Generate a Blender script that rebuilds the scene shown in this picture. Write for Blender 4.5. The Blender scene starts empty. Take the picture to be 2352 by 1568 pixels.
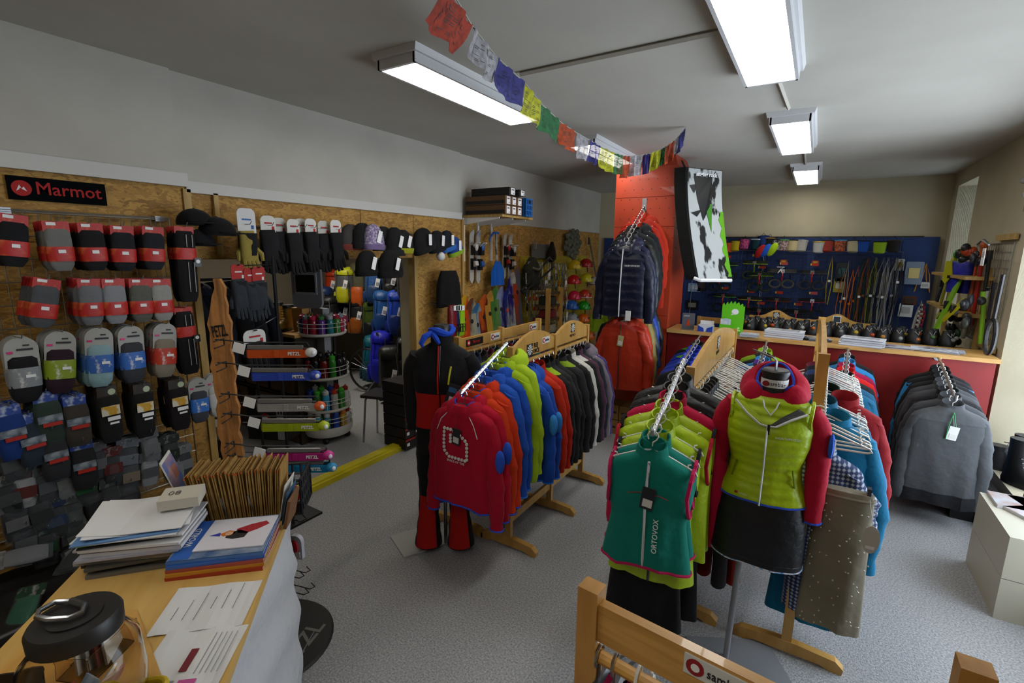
import bpy, math, random
import numpy as np
from mathutils import Vector, Matrix
R = random.Random(7)
PI = math.pi
sc = bpy.context.scene
COL = sc.collection
# ---------------------------------------------------------------- camera
YAW, PIT, ROL, FPX = math.radians(-31.878), math.radians(-10.606), math.radians(0.6976), 1110.0
_fw = np.array([math.sin(YAW)*math.cos(PIT), math.cos(YAW)*math.cos(PIT), math.sin(PIT)])
_rt = np.array([math.cos(YAW), -math.sin(YAW), 0.0]); _up = np.cross(_rt, _fw)
_r2 = _rt*math.cos(ROL)+_up*math.sin(ROL); _u2 = _up*math.cos(ROL)-_rt*math.sin(ROL)
CAMZ = 2.0
cd = bpy.data.cameras.new('camera'); cam = bpy.data.objects.new('camera', cd); COL.objects.link(cam)
cd.sensor_width = 36; cd.lens = 36*FPX/2352; cd.clip_start = 0.05
m = Matrix([[_r2[0], _u2[0], -_fw[0], 0], [_r2[1], _u2[1], -_fw[1], 0], [_r2[2], _u2[2], -_fw[2], CAMZ], [0, 0, 0, 1]])
cam.matrix_world = m
sc.camera = cam
def P(x, y, ax, v):
    """point of the room seen at photo pixel (x,y) lying on the plane axis=v"""
    d = _r2*((x-1176)/FPX) - _u2*((y-784)/FPX) + _fw
    vv = v-CAMZ if ax == 2 else v
    p = d*(vv/d[ax]); return (float(p[0]), float(p[1]), float(p[2])+CAMZ)
# ---------------------------------------------------------------- world, exposure, daylight
sc.view_settings.view_transform = 'Standard'; sc.view_settings.look = 'None'
sc.view_settings.gamma = 1.0; sc.view_settings.use_curve_mapping = False
sc.view_settings.exposure = 0.14
wd = bpy.data.worlds.new('daylight'); sc.world = wd; wd.use_nodes = True
wd.node_tree.nodes['Background'].inputs[0].default_value = (0.75, 0.88, 1.0, 1)
wd.node_tree.nodes['Background'].inputs[1].default_value = 2.0
def area(name, loc, rot, sx, sy, power, col):
    l = bpy.data.lights.new(name, 'AREA'); l.shape = 'RECTANGLE'; l.size = sx; l.size_y = sy
    l.energy = power; l.color = col
    o = bpy.data.objects.new(name, l); o.location = loc; o.rotation_euler = rot; COL.objects.link(o); return o
area('window_daylight', (2.04, 3.9, 1.45), (0, math.radians(90), 0), 2.2, 3.2, 120, (0.78, 0.88, 1.0))
area('far_window_daylight', (1.88, 7.88, 1.88), (0, math.radians(90), 0), 1.8, 0.8, 3, (0.72, 0.86, 1.0))
LAMP_E = 11.5
# ---------------------------------------------------------------- materials
def lin(c):
    if isinstance(c, str):
        c = c.lstrip('#'); c = [int(c[i:i+2], 16)/255 for i in (0, 2, 4)]
    return tuple((x/12.92 if x <= .04045 else ((x+.055)/1.055)**2.4) for x in c[:3])+(1.0,)
_M = {}
def mat(name, col, rough=.6, metal=0, col2=None, nscale=8, stretch=None, bump=0, bscale=60, emis=0, trans=0, alpha=1, ior=1.45, spec=.5, kind='noise', lo=.35, hi=.65, sheen=0, coat=0):
    if name in _M: return _M[name]
    M = bpy.data.materials.new(name); _M[name] = M; M.use_nodes = True
    nt = M.node_tree; N = nt.nodes; L = nt.links; b = N['Principled BSDF']
    b.inputs['Base Color'].default_value = lin(col); b.inputs['Roughness'].default_value = rough
    b.inputs['Metallic'].default_value = metal; b.inputs['Specular IOR Level'].default_value = spec
    b.inputs['IOR'].default_value = ior
    if trans: b.inputs['Transmission Weight'].default_value = trans
    if alpha < 1: b.inputs['Alpha'].default_value = alpha
    if sheen: b.inputs['Sheen Weight'].default_value = sheen
    if coat: b.inputs['Coat Weight'].default_value = coat
    if emis:
        b.inputs['Emission Color'].default_value = lin(col); b.inputs['Emission Strength'].default_value = emis
    tc = None
    if col2 or bump:
        tc = N.new('ShaderNodeTexCoord'); mp = N.new('ShaderNodeMapping'); L.new(tc.outputs['Object'], mp.inputs[0])
        if stretch: mp.inputs['Scale'].default_value = stretch
    if col2:
        if kind == 'voronoi':
            t = N.new('ShaderNodeTexVoronoi'); t.inputs['Scale'].default_value = nscale; out = t.outputs['Color']
            # irregular strand edges
            n2 = N.new('ShaderNodeTexNoise'); n2.inputs['Scale'].default_value = nscale*.7
            mx = N.new('ShaderNodeMix'); mx.data_type = 'VECTOR'; mx.inputs[0].default_value = .12
            L.new(mp.outputs[0], n2.inputs['Vector']); L.new(mp.outputs[0], mx.inputs[4]); L.new(n2.outputs['Color'], mx.inputs[5]); L.new(mx.outputs[1], t.inputs['Vector'])
            sep = N.new('ShaderNodeSeparateColor'); L.new(out, sep.inputs[0]); fac = sep.outputs[0]
        elif kind == 'wave':
            t = N.new('ShaderNodeTexWave'); t.inputs['Scale'].default_value = nscale; t.inputs['Distortion'].default_value = 2.5
            t.inputs['Detail'].default_value = 3; L.new(mp.outputs[0], t.inputs['Vector']); fac = t.outputs['Fac']
        elif kind == 'plaid':
            sp = N.new('ShaderNodeSeparateXYZ'); L.new(mp.outputs[0], sp.inputs[0]); outs = []
            for ax in ('X', 'Z'):
                a_ = N.new('ShaderNodeMath'); a_.operation = 'MULTIPLY'; a_.inputs[1].default_value = nscale; L.new(sp.outputs[ax], a_.inputs[0])
                c_ = N.new('ShaderNodeMath'); c_.operation = 'SINE'; L.new(a_.outputs[0], c_.inputs[0])
                e_ = N.new('ShaderNodeMath'); e_.operation = 'MULTIPLY_ADD'; e_.inputs[1].default_value = .25; e_.inputs[2].default_value = .25; L.new(c_.outputs[0], e_.inputs[0]); outs.append(e_)
            g_ = N.new('ShaderNodeMath'); g_.operation = 'ADD'; L.new(outs[0].outputs[0], g_.inputs[0]); L.new(outs[1].outputs[0], g_.inputs[1]); fac = g_.outputs[0]
        elif kind == 'check':
            t = N.new('ShaderNodeTexChecker'); t.inputs['Scale'].default_value = nscale; L.new(mp.outputs[0], t.inputs['Vector']); fac = t.outputs['Fac']
        else:
            t = N.new('ShaderNodeTexNoise'); t.inputs['Scale'].default_value = nscale; t.inputs['Detail'].default_value = 5
            L.new(mp.outputs[0], t.inputs['Vector']); fac = t.outputs['Fac']
        r = N.new('ShaderNodeValToRGB'); r.color_ramp.elements[0].position = lo; r.color_ramp.elements[1].position = hi
        r.color_ramp.elements[0].color = lin(col); r.color_ramp.elements[1].color = lin(col2)
        L.new(fac, r.inputs[0]); L.new(r.outputs[0], b.inputs['Base Color'])
    if bump:
        t = N.new('ShaderNodeTexNoise'); t.inputs['Scale'].default_value = bscale; t.inputs['Detail'].default_value = 3
        L.new(tc.outputs['Object'], t.inputs['Vector'])
        bp = N.new('ShaderNodeBump'); bp.inputs['Strength'].default_value = bump; bp.inputs['Distance'].default_value = .01
        L.new(t.outputs['Fac'], bp.inputs['Height']); L.new(bp.outputs[0], b.inputs['Normal'])
    return M
def cloth(hexc, rough=.85, b=.9):
    return mat('fabric '+hexc, hexc, rough, bump=b, bscale=13, sheen=.04, spec=.2)
def shell(hexc, rough=.42):
    return mat('nylon '+hexc, hexc, rough, bump=1.0, bscale=15, spec=.4)
def plas(hexc, rough=.4): return mat('plastic '+hexc, hexc, rough)
def paper(hexc): return mat('paper '+hexc, hexc, .75)
CHROME = mat('chrome', '#b4b6ba', .28, 1); STEEL = mat('brushed steel', '#9a9ca0', .35, 1); WIRE = mat('zinc wire', '#a8a8a4', .35, .9)
DWIRE = mat('black wire', '#17171a', .45, .3)
PINE = mat('lacquered pine', '#bf9550', .4, col2='#ad823c', nscale=6, stretch=(3, 3, .8), coat=.25)
BEECH = mat('beech', '#c79a55', .42, col2='#b98845', nscale=5, stretch=(1, 1, 8), coat=.15)
WOODL = mat('raw pine', '#b39355', .6, col2='#9c7c41', nscale=5, stretch=(6, 6, .7))
OSB = mat('oriented strand board', '#85602a', .7, col2='#b58a42', nscale=44, stretch=(1, .4, 1), kind='voronoi', lo=.0, hi=.9, bump=.25, bscale=40)
PLAST = mat('plaster', '#b9b5ab', .9, col2='#b2aea4', nscale=3, bump=.08, bscale=30)
CREAM = mat('cream plaster', '#b5ac92', .9, col2='#ada48a', nscale=3, bump=.08, bscale=30)
WHITE = plas('#dedede'); BLACK = plas('#141416'); PAPERW = paper('#dcdcdc')
# ---------------------------------------------------------------- mesh helpers
class MB:
    def __init__(s): s.V = []; s.F = []; s.I = []; s.n = 0
    def add(s, v, f, mi=0, M=None):
        v = np.asarray(v, float).reshape(-1, 3)
        if M is not None:
            A = np.array(M); v = v @ A[:3, :3].T + A[:3, 3]
        s.V.append(v); o = s.n; s.n += len(v)
        s.F += [tuple(i+o for i in q) for q in f]; s.I += [mi]*len(f); return s
    def box(s, c, d, mi=0, rz=0, M=None, rx=0, ry=0):
        x, y, z = d[0]/2, d[1]/2, d[2]/2
        v = [(-x, -y, -z), (x, -y, -z), (x, y, -z), (-x, y, -z), (-x, -y, z), (x, -y, z), (x, y, z), (-x, y, z)]
        T = Matrix.Translation(c)
        if rz: T = T @ Matrix.Rotation(rz, 4, 'Z')
        if ry: T = T @ Matrix.Rotation(ry, 4, 'Y')
        if rx: T = T @ Matrix.Rotation(rx, 4, 'X')
        if M is not None: T = M @ T
        return s.add(v, [(0, 3, 2, 1), (4, 5, 6, 7), (0, 1, 5, 4), (1, 2, 6, 5), (2, 3, 7, 6), (3, 0, 4, 7)], mi, T)
    def bbox(s, a, b, mi=0):
        return s.box([(a[i]+b[i])/2 for i in range(3)], [abs(a[i]-b[i]) for i in range(3)], mi)
    def loft(s, rings, mi=0, closed=True, cap=True, M=None, loop=False):
        n = len(rings[0]); v = np.concatenate([np.asarray(r, float) for r in rings]); f = []
        m_ = n if closed else n-1; k = len(rings)
        for i in range(k if loop else k-1):
            a = i*n; b = ((i+1) % k)*n
            for j in range(m_):
                j2 = (j+1) % n; f.append((a+j, a+j2, b+j2, b+j))
        if cap and closed and not loop:
            f.append(tuple(range(n-1, -1, -1))); f.append(tuple((k-1)*n+j for j in range(n)))
        return s.add(v, f, mi, M)
    def tube(s, pts, r, n=6, mi=0, closed=False, M=None, cap=True, flat=1.0):
        pts = [Vector(p) for p in pts]; rings = []; k = len(pts); prev = None
        rr = r if isinstance(r, (list, tuple)) else [r]*k
        for i, p in enumerate(pts):
            if closed: t = pts[(i+1) % k]-pts[i-1]
            else: t = pts[min(i+1, k-1)]-pts[max(i-1, 0)]
            if t.length < 1e-9: t = Vector((0, 0, 1))
            t.normalize()
            if prev is None:
                a = Vector((0, 0, 1)) if abs(t.z) < .9 else Vector((1, 0, 0)); u = t.cross(a).normalized()
            else:
                u = (prev - t*prev.dot(t))
                u = u.normalized() if u.length > 1e-6 else t.orthogonal().normalized()
            prev = u; w = t.cross(u)
            rings.append([p+u*(rr[i]*math.cos(2*PI*j/n))+w*(rr[i]*flat*math.sin(2*PI*j/n)) for j in range(n)])
        return s.loft(rings, mi, True, cap, M, loop=closed)
    def cyl(s, p0, p1, r0, r1=None, n=12, mi=0, M=None):
        return s.tube([p0, p1], [r0, r0 if r1 is None else r1], n, mi, M=M)
    def lathe(s, prof, n=20, mi=0, M=None, c=(0, 0, 0), cap=True, sx=1, sy=1):
        rings = [[(c[0]+r*sx*math.cos(2*PI*j/n), c[1]+r*sy*math.sin(2*PI*j/n), c[2]+z) for j in range(n)] for r, z in prof]
        return s.loft(rings, mi, True, cap, M)
    def ell(s, c, r, nu=12, nv=8, mi=0, M=None, t0=0, t1=PI):
        rings = []
        for i in range(nv+1):
            t = t0+(t1-t0)*i/nv; t = min(max(t, .02), PI-.02)
            rings.append([(c[0]+r[0]*math.sin(t)*math.cos(2*PI*j/nu), c[1]+r[1]*math.sin(t)*math.sin(2*PI*j/nu), c[2]-r[2]*math.cos(t)) for j in range(nu)])
        return s.loft(rings, mi, M=M)
    def prism(s, poly, t0, t1, mi=0, M=None, ax='y'):
        """poly in (a,b) extruded t0..t1 : ax='y' -> (a,t,b); 'x' -> (t,a,b); 'z' -> (a,b,t)"""
        def q(a, b, t): return (a, t, b) if ax == 'y' else ((t, a, b) if ax == 'x' else (a, b, t))
        n = len(poly); v = [q(a, b, t0) for a, b in poly]+[q(a, b, t1) for a, b in poly]
        f = [tuple(range(n)), tuple(range(2*n-1, n-1, -1))]+[(i, i+n, (i+1) % n+n, (i+1) % n) for i in range(n)]
        return s.add(v, f, mi, M)
    def build(s, name, mats, parent=None, smooth=False, M=None):
        V = np.concatenate(s.V) if s.V else np.zeros((0, 3))
        me = bpy.data.meshes.new(name); me.from_pydata(V.tolist(), [], s.F)
        if not isinstance(mats, (list, tuple)): mats = [mats]
        for x in mats: me.materials.append(x)
        if len(mats) > 1: me.polygons.foreach_set('material_index', s.I)
        if smooth: me.polygons.foreach_set('use_smooth', [True]*len(s.F))
        import bmesh as _b
        bm = _b.new(); bm.from_mesh(me); _b.ops.recalc_face_normals(bm, faces=bm.faces)
        if smooth == 'auto' or smooth is True:
            for e in bm.edges:
                if len(e.link_faces) == 2 and e.calc_face_angle(0) > .75: e.smooth = False
        bm.to_mesh(me); bm.free()
        o = bpy.data.objects.new(name, me); COL.objects.link(o)
        if parent is not None: o.parent = parent
        if M is not None: o.matrix_local = M
        return o
def tag(o, label, cat, group=None, kind=None):
    o['label'] = label; o['category'] = cat
    if group: o['group'] = group
    if kind: o['kind'] = kind
    return o
def thing(name, label, cat, loc=(0, 0, 0), rz=0, group=None, rx=0, ry=0):
    o = bpy.data.objects.new(name, None); o.empty_display_size = .05; COL.objects.link(o)
    o.location = loc; o.rotation_euler = (rx, ry, rz); return tag(o, label, cat, group)
def struct(name, mb, m, parent=None, smooth=False):
    o = mb.build(name, m, parent, smooth)
    o['kind'] = 'structure'; return o
def dup(t, loc, rz=None, label=None, group=None, recolor=None, rot=None):
    r = t.copy(); COL.objects.link(r); r.location = loc
    if rz is not None: r.rotation_euler = (t.rotation_euler[0], t.rotation_euler[1], rz)
    if rot is not None: r.rotation_euler = rot
    if label: r['label'] = label
    if group: r['group'] = group
    def sub(a, b):
        for ch in a.children:
            c = ch.copy(); COL.objects.link(c); c.parent = b
            if recolor and ch.name.split('.')[0] in recolor:
                for sl in c.material_slots: sl.link = 'OBJECT'
                c.material_slots[0].material = recolor[ch.name.split('.')[0]]
            sub(ch, c)
    sub(t, r); return r
def text(s, size, m, parent, M, name='lettering', ext=.0008, bold=0, sx=1.0):
    cu = bpy.data.curves.new('t', 'FONT'); cu.body = s; cu.size = size; cu.extrude = ext; cu.offset = bold
    cu.align_x = 'CENTER'; cu.align_y = 'CENTER'; cu.resolution_u = 2
    to = bpy.data.objects.new('t', cu); COL.objects.link(to)
    dg = bpy.context.evaluated_depsgraph_get(); dg.update()
    me = bpy.data.meshes.new_from_object(to.evaluated_get(dg)); bpy.data.objects.remove(to); bpy.data.curves.remove(cu)
    me.name = name; me.materials.clear(); me.materials.append(m)
    o = bpy.data.objects.new(name, me); COL.objects.link(o); o.parent = parent
    o.matrix_local = M @ Matrix.Diagonal((sx, 1, 1, 1)); return o
def frame(o, xdir, ydir):
    """matrix with local X along xdir, local Y along ydir, at o (text lies in XY, faces +Z)"""
    x = Vector(xdir).normalized(); y = Vector(ydir).normalized(); z = x.cross(y).normalized(); y = z.cross(x)
    return Matrix([[x[0], y[0], z[0], o[0]], [x[1], y[1], z[1], o[1]], [x[2], y[2], z[2], o[2]], [0, 0, 0, 1]])
T = Matrix.Translation
def RZ(a): return Matrix.Rotation(a, 4, 'Z')
def RX(a): return Matrix.Rotation(a, 4, 'X')
def RY(a): return Matrix.Rotation(a, 4, 'Y')
# ================================================================ THE ROOM
XL, XR, YB, ZC = -3.45, 1.4, 8.6, 3.05
CARPET = mat('grey carpet', '#76777a', .95, col2='#b4b4b4', nscale=110, bump=.5, bscale=160, lo=.3, hi=.7)
b = MB(); b.bbox((-7.2, -2.5, -.1), (2.2, 8.8, 0)); struct('floor', b, CARPET)
b = MB(); b.bbox((-3.7, -2.5, ZC), (2.2, 8.8, ZC+.1)); struct('ceiling', b, mat('ceiling paint', '#bcb9b0', .92, col2='#b6b3aa', nscale=2))
# left wall: upper plaster band, with the far part set back a little
b = MB(); b.bbox((XL-.25, -2.5, 2.39), (XL+.03, 1.57, ZC)); b.bbox((XL-.25, 1.57, 2.36), (XL-.0, 4.42, ZC)); b.bbox((XL-.25, 4.42, 2.34), (XL-.03, YB, ZC))
wl = struct('wall_left', b, PLAST)
b = MB(); b.bbox((XL+.03, -2.5, 2.37), (XL+.055, 1.6, 2.45)); b.bbox((XL, 1.6, 2.34), (XL+.025, 4.42, 2.41)); struct('trim_1', b, mat('white painted ledge', '#c4c2bc', .6))
def osb(y0, y1, z0, z1, x0=XL-.02, x1=XL):
    q = MB(); q.bbox((x0, y0+.003, z0), (x1, y1-.003, z1)); o = q.build('panel', OSB, wl); return o
for y0, y1 in ((-2.5, -1.2), (-1.2, .05), (.05, 1.6)): osb(y0, y1, 0, 2.38, XL-.03, XL+.01)
for y0, y1 in ((1.6, 1.78), (1.78, 3.0), (3.0, 3.66)): osb(y0, y1, 1.92, 2.35)
osb(3.66, 4.44, 0, 2.35)
for y0, y1 in ((4.44, 5.7), (5.7, 7.1), (7.1, YB)): osb(y0, y1, 0, 2.335, XL-.06, XL-.03)
b = MB(); b.bbox((XL-.25, 3.7, 0), (XL-.06, YB, 2.34)); b.bbox((XL-.2, -2.5, 0), (XL-.03, 1.6, 2.4)); struct('wall_left_core', b, CREAM)
# battens
for i, (y, z0, z1, w_) in enumerate(((1.6, 0, 2.36, .045), (1.775, 1.92, 2.35, .03), (3.66, 0, 2.0, .04), (4.44, 0, 2.34, .035))):
    b = MB(); b.bbox((XL-.06, y-w_/2, z0), (XL+.025, y+w_/2, z1)); struct('trim_%d' % (i+2), b, WOODL)
# alcove behind the opening
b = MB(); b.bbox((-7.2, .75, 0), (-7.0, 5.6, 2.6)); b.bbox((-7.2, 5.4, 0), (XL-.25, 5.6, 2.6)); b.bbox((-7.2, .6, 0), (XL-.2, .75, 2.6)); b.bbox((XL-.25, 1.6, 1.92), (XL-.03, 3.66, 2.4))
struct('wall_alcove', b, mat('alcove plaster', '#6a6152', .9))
b = MB(); b.bbox((-7.2, .6, 2.5), (XL-.2, 5.6, 2.6)); struct('ceiling_alcove', b, PLAST)
# yellow threshold
b = MB(); b.bbox((XL-.03, 1.3, 0), (XL+.06, 3.66, .06)); b.bbox((XL+.06, 1.3, 0), (XL+.085, 3.66, .045))
struct('trim_6', b, mat('yellow painted batten', '#d0c020', .5, col2='#bcae1c', nscale=6))
# back wall
b = MB(); b.bbox((-3.7, YB, 0), (2.2, YB+.2, ZC)); struct('wall_back', b, CREAM)
# right wall with two window recesses
b = MB()
def rw(y0, y1, z0, z1): b.bbox((XR, y0, z0), (XR+.25, y1, z1))
rw(-2.5, 2.2, 0, ZC); rw(2.2, 5.57, 0, .28); rw(2.2, 5.57, 2.6, ZC); rw(5.57, 7.42, 0, ZC); rw(7.42, 8.35, 0, .9); rw(7.42, 8.35, 2.87, ZC); rw(8.35, 8.8, 0, ZC)
struct('wall_right', b, CREAM)
REV = mat('white window reveal', '#dfe2e6', .7)
b = MB(); b.bbox((XR+.001, 5.57, .28), (XR+.75, 5.72, 2.6)); b.bbox((XR+.25, 2.05, .28), (XR+.75, 2.2, 2.6)); b.bbox((XR+.25, 2.05, 2.6), (XR+.75, 5.72, 2.7)); b.bbox((XR+.25, 2.05, .2), (XR+.75, 5.72, .28))
struct('window_1', b, REV)
def windowframe(y0, y1, z0, z1, x, n, nm):
    q = MB(); w = .05
    q.bbox((x, y0, z0), (x+.05, y1, z0+w)); q.bbox((x, y0, z1-w), (x+.05, y1, z1))
    for i in range(n+1):
        y = y0+(y1-y0-w)*i/n; q.bbox((x, y, z0+w), (x+.05, y+w, z1-w))
    o = struct(nm, q, WHITE)
    for i in range(n):
        g = MB(); ya = y0+(y1-y0-w)*i/n+w; yb = y0+(y1-y0-w)*(i+1)/n
        g.bbox((x+.02, ya, z0+w), (x+.026, yb, z1-w))
        po = g.build('pane', mat('window glass', '#ffffff', .02, trans=1, spec=.5), o)
    return o
windowframe(2.2, 5.57, .28, 2.6, XR+.66, 3, 'window_2')
b = MB(); b.bbox((XR+.001, 8.35, .9), (XR+.6, 8.5, 2.87)); b.bbox((XR+.25, 7.27, .9), (XR+.6, 7.42, 2.87)); b.bbox((XR+.25, 7.27, 2.87), (XR+.6, 8.5, 2.95)); b.bbox((XR+.25, 7.27, .82), (XR+.6, 8.5, .9))
struct('window_3', b, REV)
windowframe(7.42, 8.35, .9, 2.87, XR+.5, 2, 'window_4')
# wall behind the photographer
b = MB(); b.bbox((-3.7, -2.7, 0), (2.2, -2.5, ZC)); struct('wall_front', b, CREAM)
# cable ducts on the ceiling
def duct(a, c, n):
    q = MB(); q.tube([(a[0], a[1], ZC-.012), (c[0], c[1], ZC-.012)], .014, 4); struct('trim_%d' % n, q, PLAST)
duct(P(1195, 165, 2, ZC), P(1672, 62, 2, ZC), 7); duct(P(1783, 165, 2, ZC), P(1812, 245, 2, ZC), 8)
duct(P(1848, 340, 2, ZC), P(1850, 375, 2, ZC), 9)
# red climbing-board pillar
RED = mat('orange red painted board', '#a83a1c', .45, col2='#9c3216', nscale=2.5, coat=.1)
b = MB(); b.bbox((-2.03, 5.5, 0), (-1.37, 6.15, 2.92))
b.loft([[(-2.03, 5.5, 2.92), (-1.37, 5.5, 2.92), (-1.37, 6.15, 2.92), (-2.03, 6.15, 2.92)], [(-1.95, 5.56, ZC), (-1.42, 5.56, ZC), (-1.42, 6.1, ZC), (-1.95, 6.1, ZC)]])
pl = struct('pillar', b, RED)
pl['label'] = 'square orange red pillar faced with drilled climbing boards'
for z0, z1 in ((0, 1.3), (1.305, 2.28), (2.285, 2.6), (2.605, 2.92)):
    b = MB(); b.bbox((-2.04, 5.482, z0), (-1.36, 5.5, z1)); b.build('board', RED, pl)
b = MB()
for i in range(7):
    for j in range(9):
        b.cyl((-1.97+i*.1+(.05 if j % 2 else 0)*.8, 5.4805, 1.95+j*.105), (-1.97+i*.1+(.05 if j % 2 else 0)*.8, 5.483, 1.95+j*.105), .006, n=6)
o = b.build('bolt_holes', BLACK, pl); o['kind'] = 'stuff'
# red counter wall with timber ledge
DRED = mat('dark red painted board', '#851410', .5, col2='#77100d', nscale=3)
cw = thing('display_counter', 'long dark red display counter with narrow timber top beside the pillar', 'counter', (0, 5.5, 0))
b = MB(); b.bbox((-1.35, 0, 0), (1.36, .06, 1.13)); b.build('front_panel', DRED, cw)
b = MB(); b.bbox((-1.35, -.06, 1.13), (1.37, .42, 1.165)); b.build('top_board', mat('counter pine', '#c49a5c', .45, col2='#b38648', nscale=4, stretch=(1, 8, 8)), cw)
for x in (-1.3, 1.3):
    b = MB(); b.bbox((x-.02, .06, 0), (x+.02, .4, 1.13)); b.build('support', DRED, cw)
# ceiling lamps
GLOW = mat('lit fluorescent tube', '#fffaf0', .4, emis=LAMP_E)
LOUV = mat('bright louvre', '#f2f4f8', .3, emis=.9)
def lamp(x, y0, y1, label, w=.27):
    t = thing('ceiling_lamp', label, 'lamp', (x, (y0+y1)/2, ZC), group='fluorescent ceiling lamps'); h = (y1-y0)/2
    q = MB(); q.loft([[(-w/2-.03, -h-.02, 0), (w/2+.03, -h-.02, 0), (w/2+.03, h+.02, 0), (-w/2-.03, h+.02, 0)], [(-w/2-.02, -h-.015, -.035), (w/2+.02, -h-.015, -.035), (w/2+.02, h+.015, -.035), (-w/2-.02, h+.015, -.035)]]); 
    q.bbox((-w/2-.005, -h, -.085), (-w/2+.012, h, -.035)); q.bbox((w/2-.012, -h, -.085), (w/2+.005, h, -.035)); q.bbox((-w/2, -h, -.085), (w/2, -h+.02, -.035)); q.bbox((-w/2, h-.02, -.085), (w/2, h, -.035))
    q.build('housing', mat('lamp enamel', '#cfd0d2', .4), t)
    q = MB(); q.bbox((-w/2+.012, -h+.02, -.078), (w/2-.012, h-.02, -.066)); q.build('diffuser', GLOW, t)
    q = MB(); q.bbox((-.006, -h+.02, -.086), (.006, h-.02, -.078))
    for k in range(16):
        yy = -h+.05+(2*h-.1)*k/15; q.prism([(-.03, yy), (.03, yy), (0, yy+.012)], -.084, -.079, ax='z')
    q.build('louvre', LOUV, t)
    return t
lamp(-2.03, 2.05, 3.42, 'long fluorescent ceiling lamp above the hoodie rack')
lamp(-1.98, 4.35, 5.75, 'ceiling lamp partly hidden by prayer flags, beside the pillar top')
lamp(-.34, 2.1, 3.35, 'nearest and largest of the three lit ceiling lamps to the right')
lamp(-.29, 4.35, 5.72, 'middle lit ceiling lamp between the pillar and window wall')
lamp(-.24, 6.85, 8.2, 'farthest small lit ceiling lamp above the harness board')
# Unseen lamps that go on behind the photographer
lamp(-2.03, -1.2, .17, 'ceiling lamp behind the sales counter, outside the view')
lamp(-.34, -1.2, .17, 'ceiling lamp near the front wall, outside the view')
# ================================================================ GARMENTS
def interp(prof, z):
    zs = [p[0] for p in prof][::-1]
    return [float(np.interp(z, zs, [p[k] for p in prof][::-1])) for k in range(1, len(prof[0]))]
def torso_rings(prof, nr, n=28, ph=0, fold=.01, e=2.4, quilt=0, qa=.006, wav=1.0):
    """prof rows: (z, half width, half depth, y offset) from top to bottom"""
    z0, z1 = prof[0][0], prof[-1][0]; rings = []
    # keep profile breakpoints near the shoulder dense
    zt = list(np.linspace(0, 1, nr)**1.25)
    for t in zt:
        z = z0+(z1-z0)*t; w, d, yo = interp(prof, z); ring = []
        q = 1.0
        if quilt: q = 1-qa/d*abs(math.cos(PI*(z-z0)*quilt))**3*2
        for j in range(n):
            a = 2*PI*j/n; ca, sa = math.cos(a), math.sin(a)
            x = w*math.copysign(abs(ca)**(2/e), ca); y = d*math.copysign(abs(sa)**(2/e), sa)*q
            f = fold*min(1, max(0, (t-.12)*1.6))*(math.sin(x*38+ph+z*3)+.6*math.sin(x*71+ph*2.3-z*6))*wav
            hang = .012*fold/.01*max(0, t-.3)*math.sin(x*17+ph*1.7)
            ring.append((x, y+yo+f, z+(hang if t > .97 else 0)))
        rings.append(ring)
    return rings
def sleeve(mb, side, sx=.19, sz=-.15, L=.58, r0=.062, r1=.042, out=.055, fwd=0, ph=0, mi=0, dep=.8):
    n = 12; rings = []; k = 19
    for i in range(k):
        t = i/(k-1); zz = sz-.02-L*t
        x = side*(sx+out*math.sin(min(1, t*1.5)*PI/2)+.006*math.sin(t*9+ph)); y = fwd*t+.012*math.sin(t*5+ph)
        if t < .12: x = side*(sx-.015+out*t*4)
        rx = (r0+(r1-r0)*t)*(1+.07*math.sin(t*23+ph)+.05*math.sin(t*41+ph*2)); ry = rx*dep
        if i == 0: rx *= .75; zz = sz+.012
        tilt = .5*(1-t)**2
        rings.append([(x+rx*math.cos(2*PI*j/n), y+ry*math.sin(2*PI*j/n), zz-side*rx*math.cos(2*PI*j/n)*tilt) for j in range(n)])
    mb.loft(rings, mi); return rings[-1]
MEN = [(-.078, .062, .05, .0), (-.095, .09, .056, 0), (-.118, .15, .06, 0), (-.14, .195, .062, 0), (-.165, .215, .064, 0), (-.24, .218, .074, 0), (-.42, .215, .078, 0), (-.62, .222, .07, 0), (-.72, .228, .066, 0)]
WOM = [(-.078, .058, .046, 0), (-.095, .085, .052, 0), (-.115, .135, .056, 0), (-.135, .168, .058, 0), (-.16, .18, .06, 0), (-.26, .182, .078, -.004), (-.4, .162, .066, 0), (-.55, .185, .066, 0), (-.64, .198, .062, 0)]
def hood(t, zn, m_, tm, ph=0, k=1.0, up=0):
    """collapsed hood lying round the neck, open V in front, pouch behind"""
    n = 30; secs = []; edge = []
    for i in range(n):
        a = 2*PI*i/n; c, s_ = math.cos(a), math.sin(a); fr_ = max(0, -s_)**4; bk = max(0, s_); w = 1+.025*math.sin(5*a+ph)
        zi = zn+.012+up*bk+.03*bk-.085*fr_; r_ = []
        rin = (.066-.03*fr_)*k*w
        for rx, dz in ((rin*.93, -.05), (rin, 0), (rin+.012*k, .012), (rin+.032*k+.02*bk, .004), (rin+(.052+.04*bk)*k*w, -.028), (rin+(.058+.045*bk)*k*w, -.06-.02*bk), (rin+(.04+.03*bk)*k, -.085-.04*bk)):
            dz *= 1-.4*fr_; rx = rx*(1-.15*fr_)
            r_.append((rx*c, rx*s_*.88+.012*k-(.0), zi+dz*k))
        secs.append(r_); edge.append((r_[1][0], r_[1][1], r_[1][2]+.005))
    b = MB(); b.loft(secs, closed=False, cap=False, loop=True); b.build('hood', m_, t, smooth=True)
    if tm: b = MB(); b.tube(edge, .0055*k, 5, closed=True); b.build('hood_trim', tm, t)
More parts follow.
